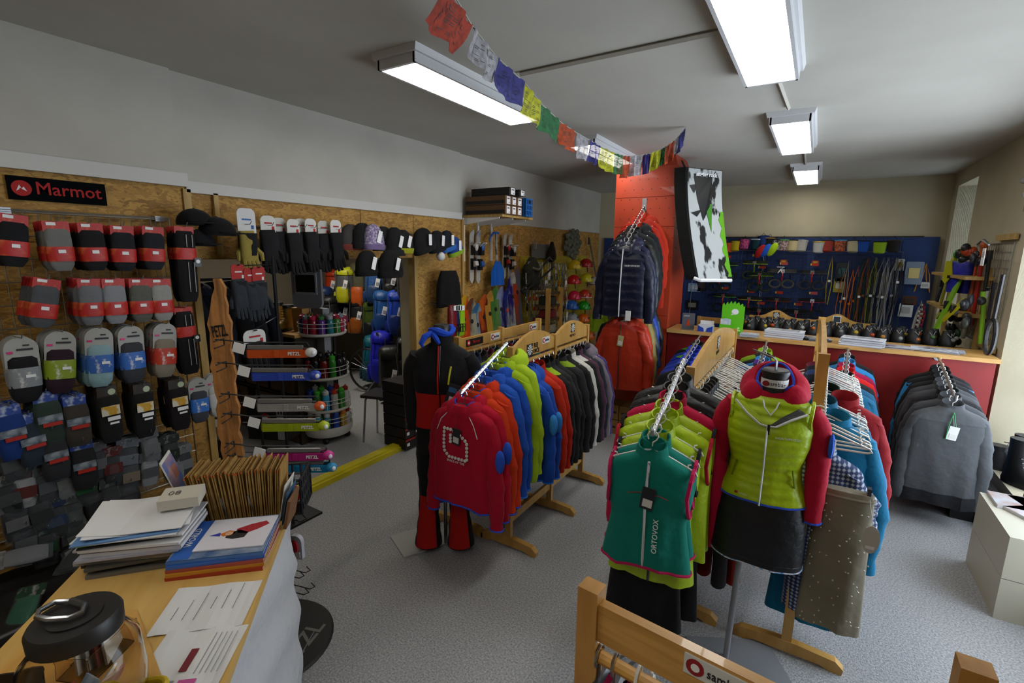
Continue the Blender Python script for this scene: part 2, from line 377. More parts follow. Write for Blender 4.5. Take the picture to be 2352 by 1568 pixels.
def garment(name, label, cat, loc, body, rz=0, group=None, sl=None, trim=None, prof=MEN, L=None, neck='collar', zipc=None, sleeves=True, quilt=0, shiny=False, hood_c=None, tagc=None, ph=None, yoke=None, patch=None, pocket=None, logo=None, hem=True, armtrim=None, out=.055, SL=.58, sc_=1.0, lower=None):
    ph = R.uniform(0, 6) if ph is None else ph
    f = shell if shiny else cloth
    mb_ = f(body); t = thing(name, label, cat, loc, rz, group)
    if sc_ != 1: t.scale = (sc_,)*3
    pr = [tuple(p) for p in prof]
    if L:
        k = (L-.2)/(-pr[-1][0]-.2); pr = [(p if p[0] > -.2 else (-.2+(p[0]+.2)*k,)+tuple(p[1:])) for p in pr]
    zb = pr[-1][0]; b = MB(); rg = torso_rings(pr, 30 if quilt else 20, 30, ph, .008, quilt=quilt)
    b.loft(rg); b.build('body', mb_, t, smooth=True)
    if lower:
        b = MB(); rr = [[(x*1.012, y*1.04, z) for x, y, z in r] for r in rg if r[0][2] < zb+lower[1]]
        if len(rr) > 1: b.loft(rr, cap=False); b.build('lower_panel', f(lower[0]), t, smooth=True)
    if yoke:
        b = MB(); rr = [[(x*1.01, y*1.03, z+.001) for x, y, z in r] for r in rg if r[0][2] > -yoke[1]]
        b.loft(rr, cap=False); b.build('yoke', f(yoke[0]), t, smooth=True)
    if sleeves:
        for s_ in (-1, 1):
            b = MB(); last = sleeve(b, s_, pr[4][1]-.03, -.165, SL, ph=ph+s_, out=out); b.build('sleeve', f(sl or body), t, smooth=True)
            if trim: c = MB(); c.tube(last, .006, 5, closed=True); c.build('cuff_trim', cloth(trim), t)
    if armtrim:
        for s_ in (-1, 1):
            b = MB(); pts = [(s_*(pr[4][1]-.018+.012*abs(math.sin(a))), .066*math.cos(a), -.235-.105*math.sin(a)) for a in np.linspace(0, 2*PI, 17)[:-1]]
            b.tube(pts, .009, 5, closed=True); b.build('armhole_trim', cloth(armtrim), t)
    def front(x, z):
        w, d, yo = interp(pr, z); x_ = min(abs(x)/w, .99); tt = max(0, min(1, (z-pr[0][0])/(zb-pr[0][0])))
        fo = .011*min(1, max(0, (tt-.12)*1.6))*(math.sin(x*38+ph+z*3)+.6*math.sin(x*71+ph*2.3-z*6))
        return (x, -d*(1-x_**2.4)**(1/2.4)+yo+fo, z)
    if hem and trim:
        b = MB(); b.tube(rg[-1], .0065, 5, closed=True); b.build('hem_trim', cloth(trim), t)
    if neck == 'collar':
        b = MB(); rr = [[(w_*math.cos(a), w_*.8*math.sin(a)+dy, z+.018*math.sin(a)) for a in np.linspace(0, 2*PI, 20)[:-1]] for w_, z, dy in ((.072, -.098, 0), (.066, -.06, 0), (.062, -.04, 0), (.056, -.042, 0), (.052, -.075, 0), (.045, -.1, 0))]
        b.loft(rr, cap=False); b.build('collar', f(hood_c or body), t, smooth=True)
    if neck in ('hood', 'hoodup'):
        hood(t, -.075, f(hood_c or body), cloth(trim) if trim else None, ph)
    if zipc:
        b = MB(); pts = [front(0, z) for z in np.linspace(-.1, zb+.005, 14)]
        b.tube([(p[0], p[1]-.006, p[2]) for p in pts], .006, 5); b.build('zip', plas(zipc, .35), t)
        b = MB(); b.box((pts[0][0], pts[0][1]-.01, pts[0][2]-.02), (.008, .004, .03)); b.build('zip_pull', BLACK, t)
    if tagc:
        x0 = .01; p = front(x0, -.24); b = MB(); b.tube([front(0, -.12), (p[0], p[1]-.012, -.2)], .001, 4)
        b.box((p[0], p[1]-.014, -.25), (.055, .003, .1), 0, ry=.12); o = b.build('hang_tag', [paper(tagc)], t)
        b = MB(); b.box((p[0], p[1]-.0165, -.27), (.04, .002, .035), 0, ry=.12); b.build('tag_print', paper('#c8c8c4'), t)
    if patch:   # coloured sleeve patch on the +x sleeve
        b = MB(); b.ell((pr[4][1]+.065, -.03, -.36), (.03, .022, .07), 10, 8); b.build('sleeve_patch', cloth(patch), t, smooth=True)
    if pocket:
        for s_ in (-1, 1):
            b = MB(); b.tube([tuple(np.array(front(s_*x, z))-np.array([0, .003, 0])) for x, z in ((.09, zb+.3), (.11, zb+.23), (.14, zb+.14))], .004, 5); b.build('pocket_zip', plas(pocket), t)
    if logo:
        p = front(.085, -.26); text(logo, .016, paper('#e4e4e4'), t, frame((p[0], p[1]-.006, p[2]), (1, 0, 0), (0, 0, 1)))
    t['ph'] = ph; return t
def hanger(loc, col='w', rz=0, label='', group=None, wid=.2, tilt=0):
    t = thing('clothes_hanger', label, 'hanger', loc, rz, group, ry=tilt)
    m_ = plas('#d2d2cc', .35) if col == 'w' else plas('#3a3b3f', .35)
    b = MB(); b.tube([(-.018, 0, -.03), (-.024, 0, -.012), (-.016, 0, .004), (0, 0, .008), (.017, 0, .002), (.022, 0, -.014), (.014, 0, -.03), (0, 0, -.042), (0, 0, -.074)], .0032, 5)
    b.build('hook', m_ if col == 'w' else CHROME, t)
    b = MB()
    if col == 'w':
        b.tube([(0, 0, -.072), (-.06, 0, -.09), (-wid, 0, -.143), (-wid-.008, 0, -.156), (-wid+.01, 0, -.162), (wid-.01, 0, -.162), (wid+.008, 0, -.156), (wid, 0, -.143), (.06, 0, -.09)], .0048, 5, closed=True)
        for s_ in (-1, 1): b.tube([(s_*wid*.82, 0, -.128), (s_*wid*.84, 0, -.115), (s_*wid*.9, 0, -.113)], .0035, 4)
    else:
        b.tube([(-wid, .0, -.145), (-wid*.6, 0, -.112), (-.03, 0, -.078), (.03, 0, -.078), (wid*.6, 0, -.112), (wid, 0, -.145)], [.009, .013, .011, .011, .013, .009], 6)
    b.build('arm', m_, t, smooth=True); return t
HG = {}
def hang_at(x, y, z, col, grp, rz=0, tilt=0, wid=.2, lab_=None):
    if lab_ and wid == .2: wid = .16
    """copy of a hanger per rail"""
    k = (col, wid)
    full = {'w': 'white plastic hanger', 'd': 'dark grey hanger'}[col]+' '+(('holding the '+lab_) if lab_ else grp)
    full = ' '.join(full.split()[:15])
    if k not in HG: HG[k] = hanger((x, y, z), col, rz, full, 'hangers '+grp, wid, tilt); return HG[k]
    return dup(HG[k], (x, y, z), None, full, 'hangers '+grp, rot=(0, tilt, rz))
# ---------------------------------------------------------------- wooden racks
def rack(name, label, x, ys, ztop, zbar, arch=0, foot=.22, group=None, railh=.075, both=True):
    """long rack along Y at X=x, posts at ys; arch>0 : arched headboards"""
    t = thing(name, label, 'clothes rack', (x, 0, 0), 0, group)
    for i, y in enumerate(ys):
        b = MB(); b.box((0, y, (ztop+.05)/2), (.045, .03, ztop-.05)); b.build('post', PINE, t)
        poly = [(-foot, 0), (-foot-.005, .03), (-foot+.03, .062), (-.05, .075), (.05, .075), (foot-.03, .062), (foot+.005, .03), (foot, 0), (foot-.05, 0), (foot-.09, .015), (-foot+.09, .015), (-foot+.05, 0)]
        b = MB(); b.prism(poly, y-.02, y+.02); b.build('foot', PINE, t)
    for i in range(len(ys)-1):
        y0, y1 = ys[i]+.015, ys[i+1]-.015; n = 14; up = []; lo = []
        for k in range(n+1):
            s_ = k/n; yy = y0+(y1-y0)*s_; h = arch*max(0, math.sin(PI*s_))**.9
            up.append((yy, ztop-.02+h)); lo.append((yy, ztop-.02-railh))
        b = MB(); b.prism(up+lo[::-1], -.012, .012, ax='x'); b.build('headboard', PINE, t)
        b = MB(); b.cyl((0, y0-.015, zbar), (0, y1+.015, zbar), .015, n=10); b.build('rail', PINE, t)
        b = MB(); b.box((0, (y0+y1)/2, .2), (.02, y1-y0, .06)); b.build('stretcher', PINE, t)
    return t
def chrome_arm(name, label, a, c, group=None):
    t = thing(name, label, 'display arm', a, 0, group); d = Vector(c)-Vector(a)
    b = MB(); b.tube([(0, 0, 0), tuple(d)], .011, 8); b.build('arm', CHROME, t, smooth=True)
    b = MB(); b.tube([tuple(d*.999), tuple(d*1.0+Vector((0, -.004, .025)))], .008, 6); n = 16
    for k in range(n): p = d*(k+.5)/n; b.ell(tuple(p+Vector((0, 0, .011))), (.006, .006, .005), 6, 4)
    b.build('studs', CHROME, t); return t
SIGNW = paper('#c9c9c4')
def sign(parent, o, xd, yd, w, h, txt, tcol='#1c1c22', bg=None, dot=None, ts=None):
    F = frame(o, xd, yd); b = MB(); b.box((0, 0, 0), (w, h, .003)); s_ = b.build('sticker', bg or SIGNW, parent, M=F)
    if dot:
        b = MB(); b.cyl((-w/2+h*.5, 0, .0015), (-w/2+h*.5, 0, .003), h*.4, n=16); b.cyl((-w/2+h*.52, 0, .003), (-w/2+h*.52, 0, .0036), h*.2, n=10, mi=1)
        b.build('emblem', [paper(dot), paper('#e0e0e0')], s_)
    text(txt, ts or h*.62, paper(tcol), s_, T((h*.28 if dot else 0, 0, .0025)), sx=.85); return s_
# ---- left double rack
rl = rack('wooden_clothes_rack', 'pine clothes rack with arched headboards carrying the bright hoodies', -1.6, [2.56, 3.16, 3.76], 1.40, 1.27, arch=.085)
rb = rack('wooden_clothes_rack', 'straight railed pine rack behind the arched hoodie rack', -2.03, [2.56, 3.1, 3.7], 1.42, 1.30, arch=0)
sign(rb, (.0135, 2.74, 1.362), (0, 1, 0), (0, 0, 1), .2, .05, 'Marmot', '#c01818', BLACK, dot='#c01818')
sign(rb, (.0135, 3.0, 1.362), (0, 1, 0), (0, 0, 1), .12, .05, 'sambar', '#1c1c44', dot='#a02020')
sign(rb, (.0135, 3.58, 1.362), (0, 1, 0), (0, 0, 1), .12, .05, 'sambar', '#1c1c44', dot='#a02020')
def daisy(parent, F, s_, bgc=None, petal='#d8d8d8', words=None):
    b = MB()
    if bgc: b.box((0, 0, 0), (s_*2, s_*2, .002))
    for k in range(10):
        a = 2*PI*k/10; b.add([(0, 0, .002), (s_*.85*math.cos(a-.16), s_*.85*math.sin(a-.16), .002), (s_*.95*math.cos(a), s_*.95*math.sin(a), .002), (s_*.85*math.cos(a+.16), s_*.85*math.sin(a+.16), .002)], [(0, 1, 2, 3)], 1)
    b.cyl((0, 0, .002), (0, 0, .0032), s_*.16, n=8, mi=2)
    b.build('flower_print', [paper(bgc or '#26241f'), paper(petal), paper('#b89a2c')], parent, M=F)
daisy(rl, frame((.0135, 2.78, 1.345), (0, 1, 0), (0, 0, 1)), .04, '#241f16')
text('REJ', .045, BLACK, rl, frame((.0135, 2.865, 1.365), (0, 1, 0), (0, 0, 1)), bold=.001); text('OICE', .038, BLACK, rl, frame((.0135, 2.87, 1.325), (0, 1, 0), (0, 0, 1)), bold=.001)
sign(rl, (.0135, 3.01, 1.38), (0, 1, 0), (0, 0, 1), .11, .045, 'sambar', '#1c1c44', dot='#a02020')
daisy(rl, frame((.0135, 3.46, 1.41), (0, 1, 0), (0, 0, 1)), .035, '#241f16'); text('REJOICE', .028, BLACK, rl, frame((.0135, 3.46, 1.35), (0, 1, 0), (0, 0, 1)))
armL = chrome_arm('chrome_display_arm', 'studded chrome arm sloping down over the front red hoodie', (-1.63, 2.56, 1.42), (-1.68, 2.14, 1.18))
def armp(t, a=(-1.63, 2.56, 1.42), c=(-1.68, 2.14, 1.18)): return tuple(a[i]+(c[i]-a[i])*t for i in range(3))
# hoodies front to back
hd = [
 (0.93, '#a80f2c', '#2c4cc0', 'front hoodie of the left rack, crimson with a ring of white dots', 'hood', {'patch': '#2c55c4', 'tagc': '#20242c'}),
 (.80, '#b3102e', '#2c4cc0', 'crimson pink hoodie right behind the dotted front hoodie', 'hood', {'patch': '#2c55c4'}),
 (.68, '#cc3a14', '#2c4cc0', 'orange red hooded jacket third from the front of the left rack', 'hood', {}),
 (.55, '#c53310', '#2c4cc0', 'orange red hooded jacket just in front of the blue ones', 'hood', {}),
 (.40, '#1f4fae', '#2a6ad0', 'first royal blue hoodie behind the orange red jackets', 'hood', {}),
 (.28, '#1b49a8', '#2a6ad0', 'royal blue hoodie squeezed against the lime green jackets', 'hood', {}),
 (.14, '#96b41c', None, 'lime green hooded jacket in front of its lime twin', 'hood', {}),
 (.02, '#9dbb20', None, 'rear lime green hooded jacket hanging beside the headboard', 'hood', {'zipc': '#20242c'})]
for i, (s_, c, tr, lab, nk, kw) in enumerate(hd):
    p = armp(s_); p = (p[0], p[1], p[2]-.008)
    g = garment('hooded_jacket' if i > 1 else 'hoodie', lab, 'jacket' if i > 1 else 'hoodie', p, c, rz=R.uniform(-.05, .05), trim=tr, neck=nk, L=.76 if i > 1 else .7, SL=.62, **kw)
    hang_at(p[0], p[1], p[2]-.004, 'd', 'under the hoodies on the chrome arm', tilt=0, lab_=lab)
    if i == 0:
        b = MB()
        cc = [(-.08, .085), (-.03, .085), (.03, .065), (.085, .03), (.085, -.085), (.04, -.085), (-.05, -.085), (-.085, -.05), (-.085, .02), (-.08, .085)]
        dd = [0]
        for (x1, z1), (x2, z2) in zip(cc, cc[1:]): dd.append(dd[-1]+math.hypot(x2-x1, z2-z1))
        for k in range(26):
            u = dd[-1]*k/26; x = float(np.interp(u, dd, [c_[0] for c_ in cc])); z = -.3+float(np.interp(u, dd, [c_[1] for c_ in cc]))
            b.cyl((x, -.082, z), (x, -.088, z), .0095, n=8)
        for z in (-.25, -.27, -.29): b.cyl((-.035, -.082, z), (-.035, -.088, z), .0095, n=8)
        b.build('dot_print', paper('#d6d6d2'), g)['kind'] = 'stuff'
        text('SPACE OF THE', .02, paper('#d6d6d2'), g, frame((0, -.084, -.41), (1, 0, 0), (0, 0, 1)))
        for s2 in (-1, 1):
            b = MB(); b.tube([(s2*.075, -.052, -.12), (s2*.12, -.066, -.17), (s2*.15, -.07, -.24)], .0025, 4); b.build('seam', paper('#cfcfcf'), g)
row = [
 (2.66, '#1c4aa8', '#2266cc', 'royal blue fleece with a light blue sleeve pocket at the first post', {'patch': '#3a8ad8'}, 'jacket', 'hood'),
 (2.73, '#1a47a2', '#2266cc', 'royal blue fleece hanging in front of the red jackets', {'patch': '#3a8ad8'}, 'jacket', 'hood'),
 (2.82, '#b52a12', None, 'tomato red jacket just behind the royal blue fleeces', {}, 'jacket', 'collar'),
 (2.90, '#b0220e', None, 'second tomato red jacket, in front of the black ones', {}, 'jacket', 'collar'),
 (2.98, '#1d1e20', None, 'black jacket with lime shoulder panels behind the red jackets', {'yoke': ('#8fae1e', .13)}, 'jacket', 'collar'),
 (3.05, '#232426', None, 'black jacket in the middle of the left rack', {}, 'jacket', 'collar'),
 (3.12, '#1c1c1e', None, 'black jacket against the middle post of the left rack', {}, 'jacket', 'collar'),
 (3.24, '#26272a', None, 'charcoal jacket first behind the middle post', {'yoke': ('#7e9a20', .12)}, 'jacket', 'collar'),
 (3.33, '#1b1b1d', None, 'black top hanging in front of the white jacket', {}, 'jacket', 'collar'),
 (3.41, '#c3c2bb', None, 'off white jacket with long pale sleeves on the left rack', {'lower': ('#1b1b1d', .1)}, 'jacket', 'collar'),
 (3.48, '#17181a', None, 'black jacket just behind the off white one', {'yoke': ('#b9b8b4', .12)}, 'jacket', 'collar'),
 (3.54, '#4e2b40', None, 'plum coloured jacket near the far end of the left rack', {}, 'jacket', 'collar'),
 (3.60, '#20262c', None, 'dark slate jacket behind the plum one', {}, 'jacket', 'collar'),
 (3.66, '#6e6570', None, 'mauve grey jacket next to last on the left rack', {}, 'jacket', 'hood'),
 (3.72, '#3f3168', None, 'violet jacket last on the left rack by the far post', {}, 'jacket', 'collar')]
for y, c, tr, lab, kw, cat, nk in row:
    garment('jacket', lab, cat, (-1.6, y, 1.27), c, rz=R.uniform(-.06, .06), trim=tr, neck=nk, L=.76 if y < 3.2 else .7, **kw)
    hang_at(-1.6, y, 1.27, 'w' if y > 3.2 else 'd', 'on the arched left rack', lab_=lab)
ORD = ['first', 'second', 'third', 'fourth', 'fifth', 'sixth', 'seventh', 'eighth', 'ninth', 'tenth', 'eleventh', 'twelfth', 'thirteenth', 'fourteenth', 'fifteenth', 'sixteenth', 'seventeenth', 'eighteenth', 'nineteenth', 'twentieth']
# clothes on the rear straight rack (only shoulders and hooks show)
rrc = ['#1b1c20', '#202a4a', '#262628', '#5b2030', '#1a3a3c', '#1c1c20', '#6a1a22', '#222a58', '#1e1e20', '#244a4a', '#401a2a', '#1c1c1e']
rrn = ['black', 'navy', 'charcoal', 'wine red', 'dark teal', 'black', 'dark red', 'indigo', 'black', 'sea green', 'maroon', 'black']
for i, c in enumerate(rrc):
    y = 2.64+i*.088
    if abs(y-3.1) < .03: y += .03
    lab = '%s jacket on the straight rear rack, %s from its near end' % (rrn[i], ORD[i])
    garment('jacket', lab, 'jacket', (-2.03, y, 1.30), c, rz=R.uniform(-.05, .05), neck='collar', L=.68, group='jackets on the straight rear rack')
    hang_at(-2.03, y, 1.3, 'w', 'on the straight rear rack', lab_=lab)
# ================================================================ MANNEQUINS
def body_loft(prof, name, m_, parent, n=28, nr=26, quilt=0, qa=.004, fold=.004, e=2.15, ph=1.0, closed=True):
    b = MB(); rg = torso_rings(prof, nr, n, ph, fold, e=e, quilt=quilt, qa=qa); b.loft(rg); return b.build(name, m_, parent, smooth=True), rg
def limb(pts, rad, name, m_, parent, n=14, flat=1.0):
    # densify for wrinkles
    P_ = [Vector(p) for p in pts]; out = []; rr = []
    for i in range(len(P_)-1):
        for k in range(5): out.append(P_[i].lerp(P_[i+1], k/5)); rr.append((rad[i]+(rad[i+1]-rad[i])*k/5)*(1+.035*math.sin(len(out)*1.9)))
    out.append(P_[-1]); rr.append(rad[-1]); b = MB(); b.tube(out, rr, n, flat=flat); return b.build(name, m_, parent, smooth=True)
# -- right mannequin: lime vest over crimson hoodie, dark skirt
mx, my = -.105, 2.36
mq = thing('dress_form', 'headless female dress form on grey pole wearing lime vest and dark skirt', 'mannequin', (mx, my, .154)); mq.scale = (1, 1, .88)
b = MB(); b.lathe([(.05, 1.40), (.052, 1.45), (.05, 1.5), (.056, 1.515), (.056, 1.53), (.05, 1.536)], 20); b.build('neck_cap', plas('#1a1a1c', .5), mq, smooth=True)
b = MB(); b.lathe([(.0535, 1.452), (.0535, 1.492)], 24, cap=False); s_ = b.build('neck_sticker', paper('#cfcfcc'), mq)
text('sambar', .03, paper('#1c1c22'), mq, frame((.012, -.0545, 1.472), (1, 0, 0), (0, 0, 1)), sx=.8)
b = MB(); b.cyl((-.03, -.0538, 1.472), (-.03, -.0552, 1.472), .014, n=14); b.build('emblem', paper('#8c1820'), mq)
b = MB(); b.tube([(0, 0, 1.536), (0, 0, 1.575), (-.01, .02, 1.585), (-.1, .1, 1.60)], [.02, .018, .018, .018], 4, flat=.25); b.build('handle', plas('#8f9092', .4), mq)
b = MB(); b.tube([(-.06, 0, .55), (-.075, 0, -.165)], .014, 10); b.build('pole', plas('#85888e', .35), mq, smooth=True)
b = MB(); b.box((-.02, .0, -.169), (.42, .3, .008), rz=.5); b.build('base_plate', plas('#7d7f84', .5), mq)
HD = cloth('#a40d2b'); BT = cloth('#2c4cc0')
FEM = [(1.43, .062, .05, 0), (1.40, .11, .062, 0), (1.375, .15, .07, 0), (1.34, .168, .078, -.002), (1.25, .168, .105, -.012), (1.18, .16, .108, -.015), (1.05, .133, .09, 0), (.98, .14, .094, 0), (.9, .165, .108, 0), (.845, .172, .112, 0)]
body_loft([(z, w*.985, d*.975, y) for z, w, d, y in FEM], 'hoodie_body', HD, mq)
vest = [(1.405, .1, .066, 0), (1.385, .142, .076, 0), (1.34, .168, .088, -.004), (1.26, .172, .118, -.014), (1.18, .166, .12, -.017), (1.05, .142, .102, 0), (.98, .15, .106, 0), (.9, .178, .12, 0), (.87, .182, .122, 0)]
VM = shell('#a3bc12', .38)
vo, vr = body_loft(vest, 'vest', VM, mq, n=40, nr=60, quilt=22, qa=.0035, fold=.003)
def vfront(x, z, pr=vest, k=1.0):
    w, d, yo = interp(pr, z); return (x, (-d*(1-min(.99, abs(x)/w)**2.15)**(1/2.15)+yo)*k-.004, z)
b = MB(); b.tube([vfront(0, z) for z in np.linspace(1.28, .868, 20)], .0085, 6, flat=.5); b.build('zip', plas('#c4c6c8', .35), vo)
b = MB(); b.box((.004, -.138, 1.27), (.01, .006, .05)); b.build('zip_pull', BLACK, vo)
# open collar of the vest
for s_ in (-1, 1):
    b = MB(); pts = [vfront(0, 1.285), vfront(s_*.05, 1.335), vfront(s_*.1, 1.37)]
    b.add([vfront(0, 1.28), vfront(s_*.05, 1.33), (s_*.105, -.075, 1.375), (s_*.135, -.10, 1.36 if s_ > 0 else 1.385), (s_*.085, -.122, 1.33), (s_*.03, -.128, 1.285)], [(0, 1, 4, 5), (1, 2, 3, 4)])
    b.build('lapel', shell('#1d1f20' if s_ > 0 else '#8a9c14'), vo)
    b = MB(); b.tube([vfront(0, 1.28), (s_*.03, -.132, 1.287), (s_*.085, -.126, 1.332), (s_*.137, -.103, 1.362 if s_ > 0 else 1.386)], .005, 5); b.build('zip_tape', plas('#c4c6c8', .35), vo)
b = MB(); b.tube(vr[-1], .006, 5, closed=True); b.build('hem_trim', BT, vo)
for s_ in (-1, 1):
    b = MB(); b.tube([(s_*(.15+.006*abs(math.sin(a))), .07*math.cos(a)+.0, 1.315-.075*math.sin(a)) for a in np.linspace(0, 2*PI, 17)[:-1]], .008, 5, closed=True); b.build('armhole', VM, vo)
    b = MB(); b.tube([vfront(s_*.11, 1.06), vfront(s_*.125, .97)], .004, 5); b.build('pocket_zip', plas('#70820e'), vo)
text('NORTHFINDER', .014, paper('#d8d8d8'), vo, frame(tuple(np.array(vfront(.08, 1.235))-np.array([0, .003, 0])), (1, .25, 0), (0, 0, 1)))
b = MB(); p = vfront(-.085, .905); b.box((p[0]-.012, p[1]-.003, p[2]), (.012, .003, .012)); b.build('logo_mark', paper('#9c1a1a'), vo)
text('sambar', .013, paper('#d8d8d8'), vo, frame((p[0]+.018, p[1]-.006, p[2]-.003), (1, -.3, 0), (0, 0, 1)))
# sleeves and hood of the hoodie
for s_ in (-1, 1):
    o = limb([(s_*.14, 0, 1.35), (s_*.178, .005, 1.27), (s_*.198, .008, 1.1), (s_*.2, -.015, .95), (s_*.2, -.02, .8)], [.048, .056, .047, .042, .037], 'sleeve', HD, mq)
    b = MB(); b.tube([(s_*.2+.037*math.cos(a), -.02+.037*math.sin(a), .8) for a in np.linspace(0, 2*PI, 13)[:-1]], .0055, 5, closed=True); b.build('cuff_trim', BT, mq)
b = MB(); b.ell((.236, -.025, 1.2), (.012, .026, .062), 10, 8); b.build('sleeve_pocket', cloth('#2a5cc8'), mq, smooth=True)
b = MB(); b.tube([(.247, -.035, 1.24), (.247, -.035, 1.16)], .003, 5); b.build('sleeve_zip', WHITE, mq)
hood(mq, 1.445, HD, BT, 1.0, k=1.08, up=.06)
for s_ in (-1, 1):
    b = MB(); b.tube([(s_*.03, -.098, 1.40), (s_*.022, -.112, 1.37), (.004, -.12, 1.335)], .003, 5); b.build('drawstring', plas('#c6c8cc'), mq)
SK = shell('#15171d', .5)
so, sr = body_loft([(.9, .15, .1, 0), (.86, .172, .112, 0), (.78, .185, .122, 0), (.65, .19, .125, 0), (.53, .192, .125, 0)], 'skirt', SK, mq, n=36, nr=18, fold=.003, e=2.6)
b = MB(); b.tube([(x, y, z+.03) for x, y, z in sr[-1]], .003, 4, closed=True); b.build('hem_seam', shell('#0e0f13'), so)
b = MB(); b.tube(sr[-1], .004, 4, closed=True); b.build('print_hem', mat('blue print hem', '#3a78b8', .7, col2='#d8d8d8', nscale=60), so)
# -- left mannequin: black and red ski suit
m1 = thing('dress_form', 'headless dress form in black and red jacket and flared trousers, blue scarf', 'mannequin', (-1.95, 2.3, 0), rz=.55)
BK = cloth('#18181a'); RD = cloth('#a3170f')
JK = [(1.43, .07, .058, 0), (1.405, .11, .068, 0), (1.375, .165, .076, 0), (1.33, .185, .09, 0), (1.22, .185, .112, -.01), (1.05, .162, .1, 0), (.95, .168, .105, 0), (.87, .178, .112, 0)]
jo, jr = body_loft(JK, 'jacket', BK, m1, nr=30, n=36, fold=.004)
b = MB(); rr = [[(x*1.012, y*1.02, z) for x, y, z in r] for r in jr if .868 < r[0][2] < 1.13]; b.loft(rr, cap=False); b.build('lower_panel', RD, jo, smooth=True)
def jf(x, z):
    w, d, yo = interp(JK, z); return (x, -d*(1-min(.99, abs(x)/w)**2.15)**(1/2.15)+yo-.006, z)
b = MB(); b.tube([jf(-.01, z) for z in np.linspace(1.42, 1.13, 12)], .011, 6, flat=.5); b.build('red_placket', RD, jo)
b = MB(); b.tube([jf(0, z) for z in np.linspace(1.42, .875, 16)], .004, 5); b.build('zip', BLACK, jo)
b = MB(); b.tube([jf(.07, 1.3), jf(.06, 1.24), jf(.055, 1.19)], .006, 5); b.build('chest_zip', plas('#b8b81c'), jo)
b = MB(); b.tube([(.15, -.085, 1.14), (.155, -.09, 1.02)], .005, 5); b.build('pocket_zip', plas('#b8b81c'), jo)
for s_ in (-1, 1):
    limb([(s_*.15, 0, 1.35), (s_*.185, .01, 1.27), (s_*.2, .02, 1.1), (s_*.195, .0, .95), (s_*.19, -.01, .86)], [.055, .064, .054, .047, .04], 'sleeve', BK, m1)
b = MB(); b.lathe([(.066, 1.40), (.07, 1.45), (.064, 1.49), (.055, 1.5), (.05, 1.45)], 20, cap=False); b.build('collar', BK, jo, smooth=True)
b = MB(); b.lathe([(.05, 1.44), (.052, 1.535), (.045, 1.545)], 18); b.build('neck_cap', BLACK, m1, smooth=True)
SCF = cloth('#1b43b4')
b = MB(); b.tube([(.068*math.cos(a), .06*math.sin(a), 1.505+.014*math.sin(2*a)) for a in np.linspace(0, 2*PI, 22)[:-1]], [.019+.005*math.sin(3*a) for a in np.linspace(0, 2*PI, 22)[:-1]], 7, closed=True)
b.tube([(-.05, -.05, 1.5), (-.09, -.09, 1.48), (-.11, -.1, 1.44), (-.1, -.1, 1.42)], [.018, .02, .016, .008], 7); b.tube([(-.05, -.05, 1.5), (-.02, -.09, 1.47), (0, -.1, 1.44)], [.018, .016, .01], 7)
b.build('scarf', SCF, m1, smooth=True)
b = MB(); b.box((.085, -.135, 1.12), (.085, .005, .15), ry=.3); b.build('hang_tag', paper('#1b2028'), jo)
b = MB(); b.box((.085, -.139, 1.09), (.06, .002, .05), ry=.3); b.box((.085, -.139, 1.16), (.05, .002, .03), mi=1, ry=.3); b.build('tag_print', [paper('#c8ccd0'), paper('#2c5c8c')], jo)
body_loft([(.9, .155, .1, 0), (.86, .17, .108, 0), (.78, .18, .112, 0), (.72, .175, .105, 0)], 'trouser_top', BK, m1, nr=8)
for s_ in (-1, 1):
    o = limb([(s_*.09, 0, .8), (s_*.095, -.005, .62), (s_*.1, -.01, .45), (s_*.105, 0, .25), (s_*.11, .0, .045)], [.088, .08, .062, .068, .092], 'trouser_leg', BK, m1, n=18)
    b = MB(); q = []
    for k in range(8):
        z = .42-.36*k/7; r_ = (.066 if k < 2 else .06+.005*k); cx = s_*(.1+.01*k/7)
        q.append([(cx+r_*1.08*math.sin(a), -r_*1.08*math.cos(a)-.002, z) for a in np.linspace(-.75, .75, 7)])
    b.loft(q, closed=False, cap=False); b.build('red_panel', RD, m1, smooth=True)
b = MB(); b.box((-.176, .096, .006), (.28, .36, .008), rz=-1.0); b.build('base_plate', plas('#a0a09c', .6), m1)
b = MB(); b.cyl((0, .05, .01), (0, .05, .8), .012); b.build('pole', STEEL, m1)
# ================================================================ RIGHT RACKS
ra = rack('wooden_clothes_rack', 'pine rack with one long arched headboard over empty white hangers', -.5, [2.57, 4.1], 1.42, 1.27, arch=.11, foot=.24, railh=.1)
daisy(ra, frame((.0135, 3.3, 1.44), (0, 1, 0), (0, 0, 1)), .04, '#3a3328'); text('REJOICE', .03, BLACK, ra, frame((.0135, 3.3, 1.375), (0, 1, 0), (0, 0, 1)))
rb2 = rack('wooden_clothes_rack', 'pine rack standing edge on beside the dress form in the lime vest', .07, [2.57, 4.1], 1.56, 1.30, arch=.05, foot=.24, railh=.1)
a0, a1 = (-.53, 2.53, 1.46), (-.52, 1.98, 1.235)
chrome_arm('chrome_display_arm', 'studded chrome arm sloping down over the teal vest', a0, a1)
def al(t, a=a0, c=a1): return tuple(a[i]+(c[i]-a[i])*t for i in range(3))
grp = 'on the right rack arm'
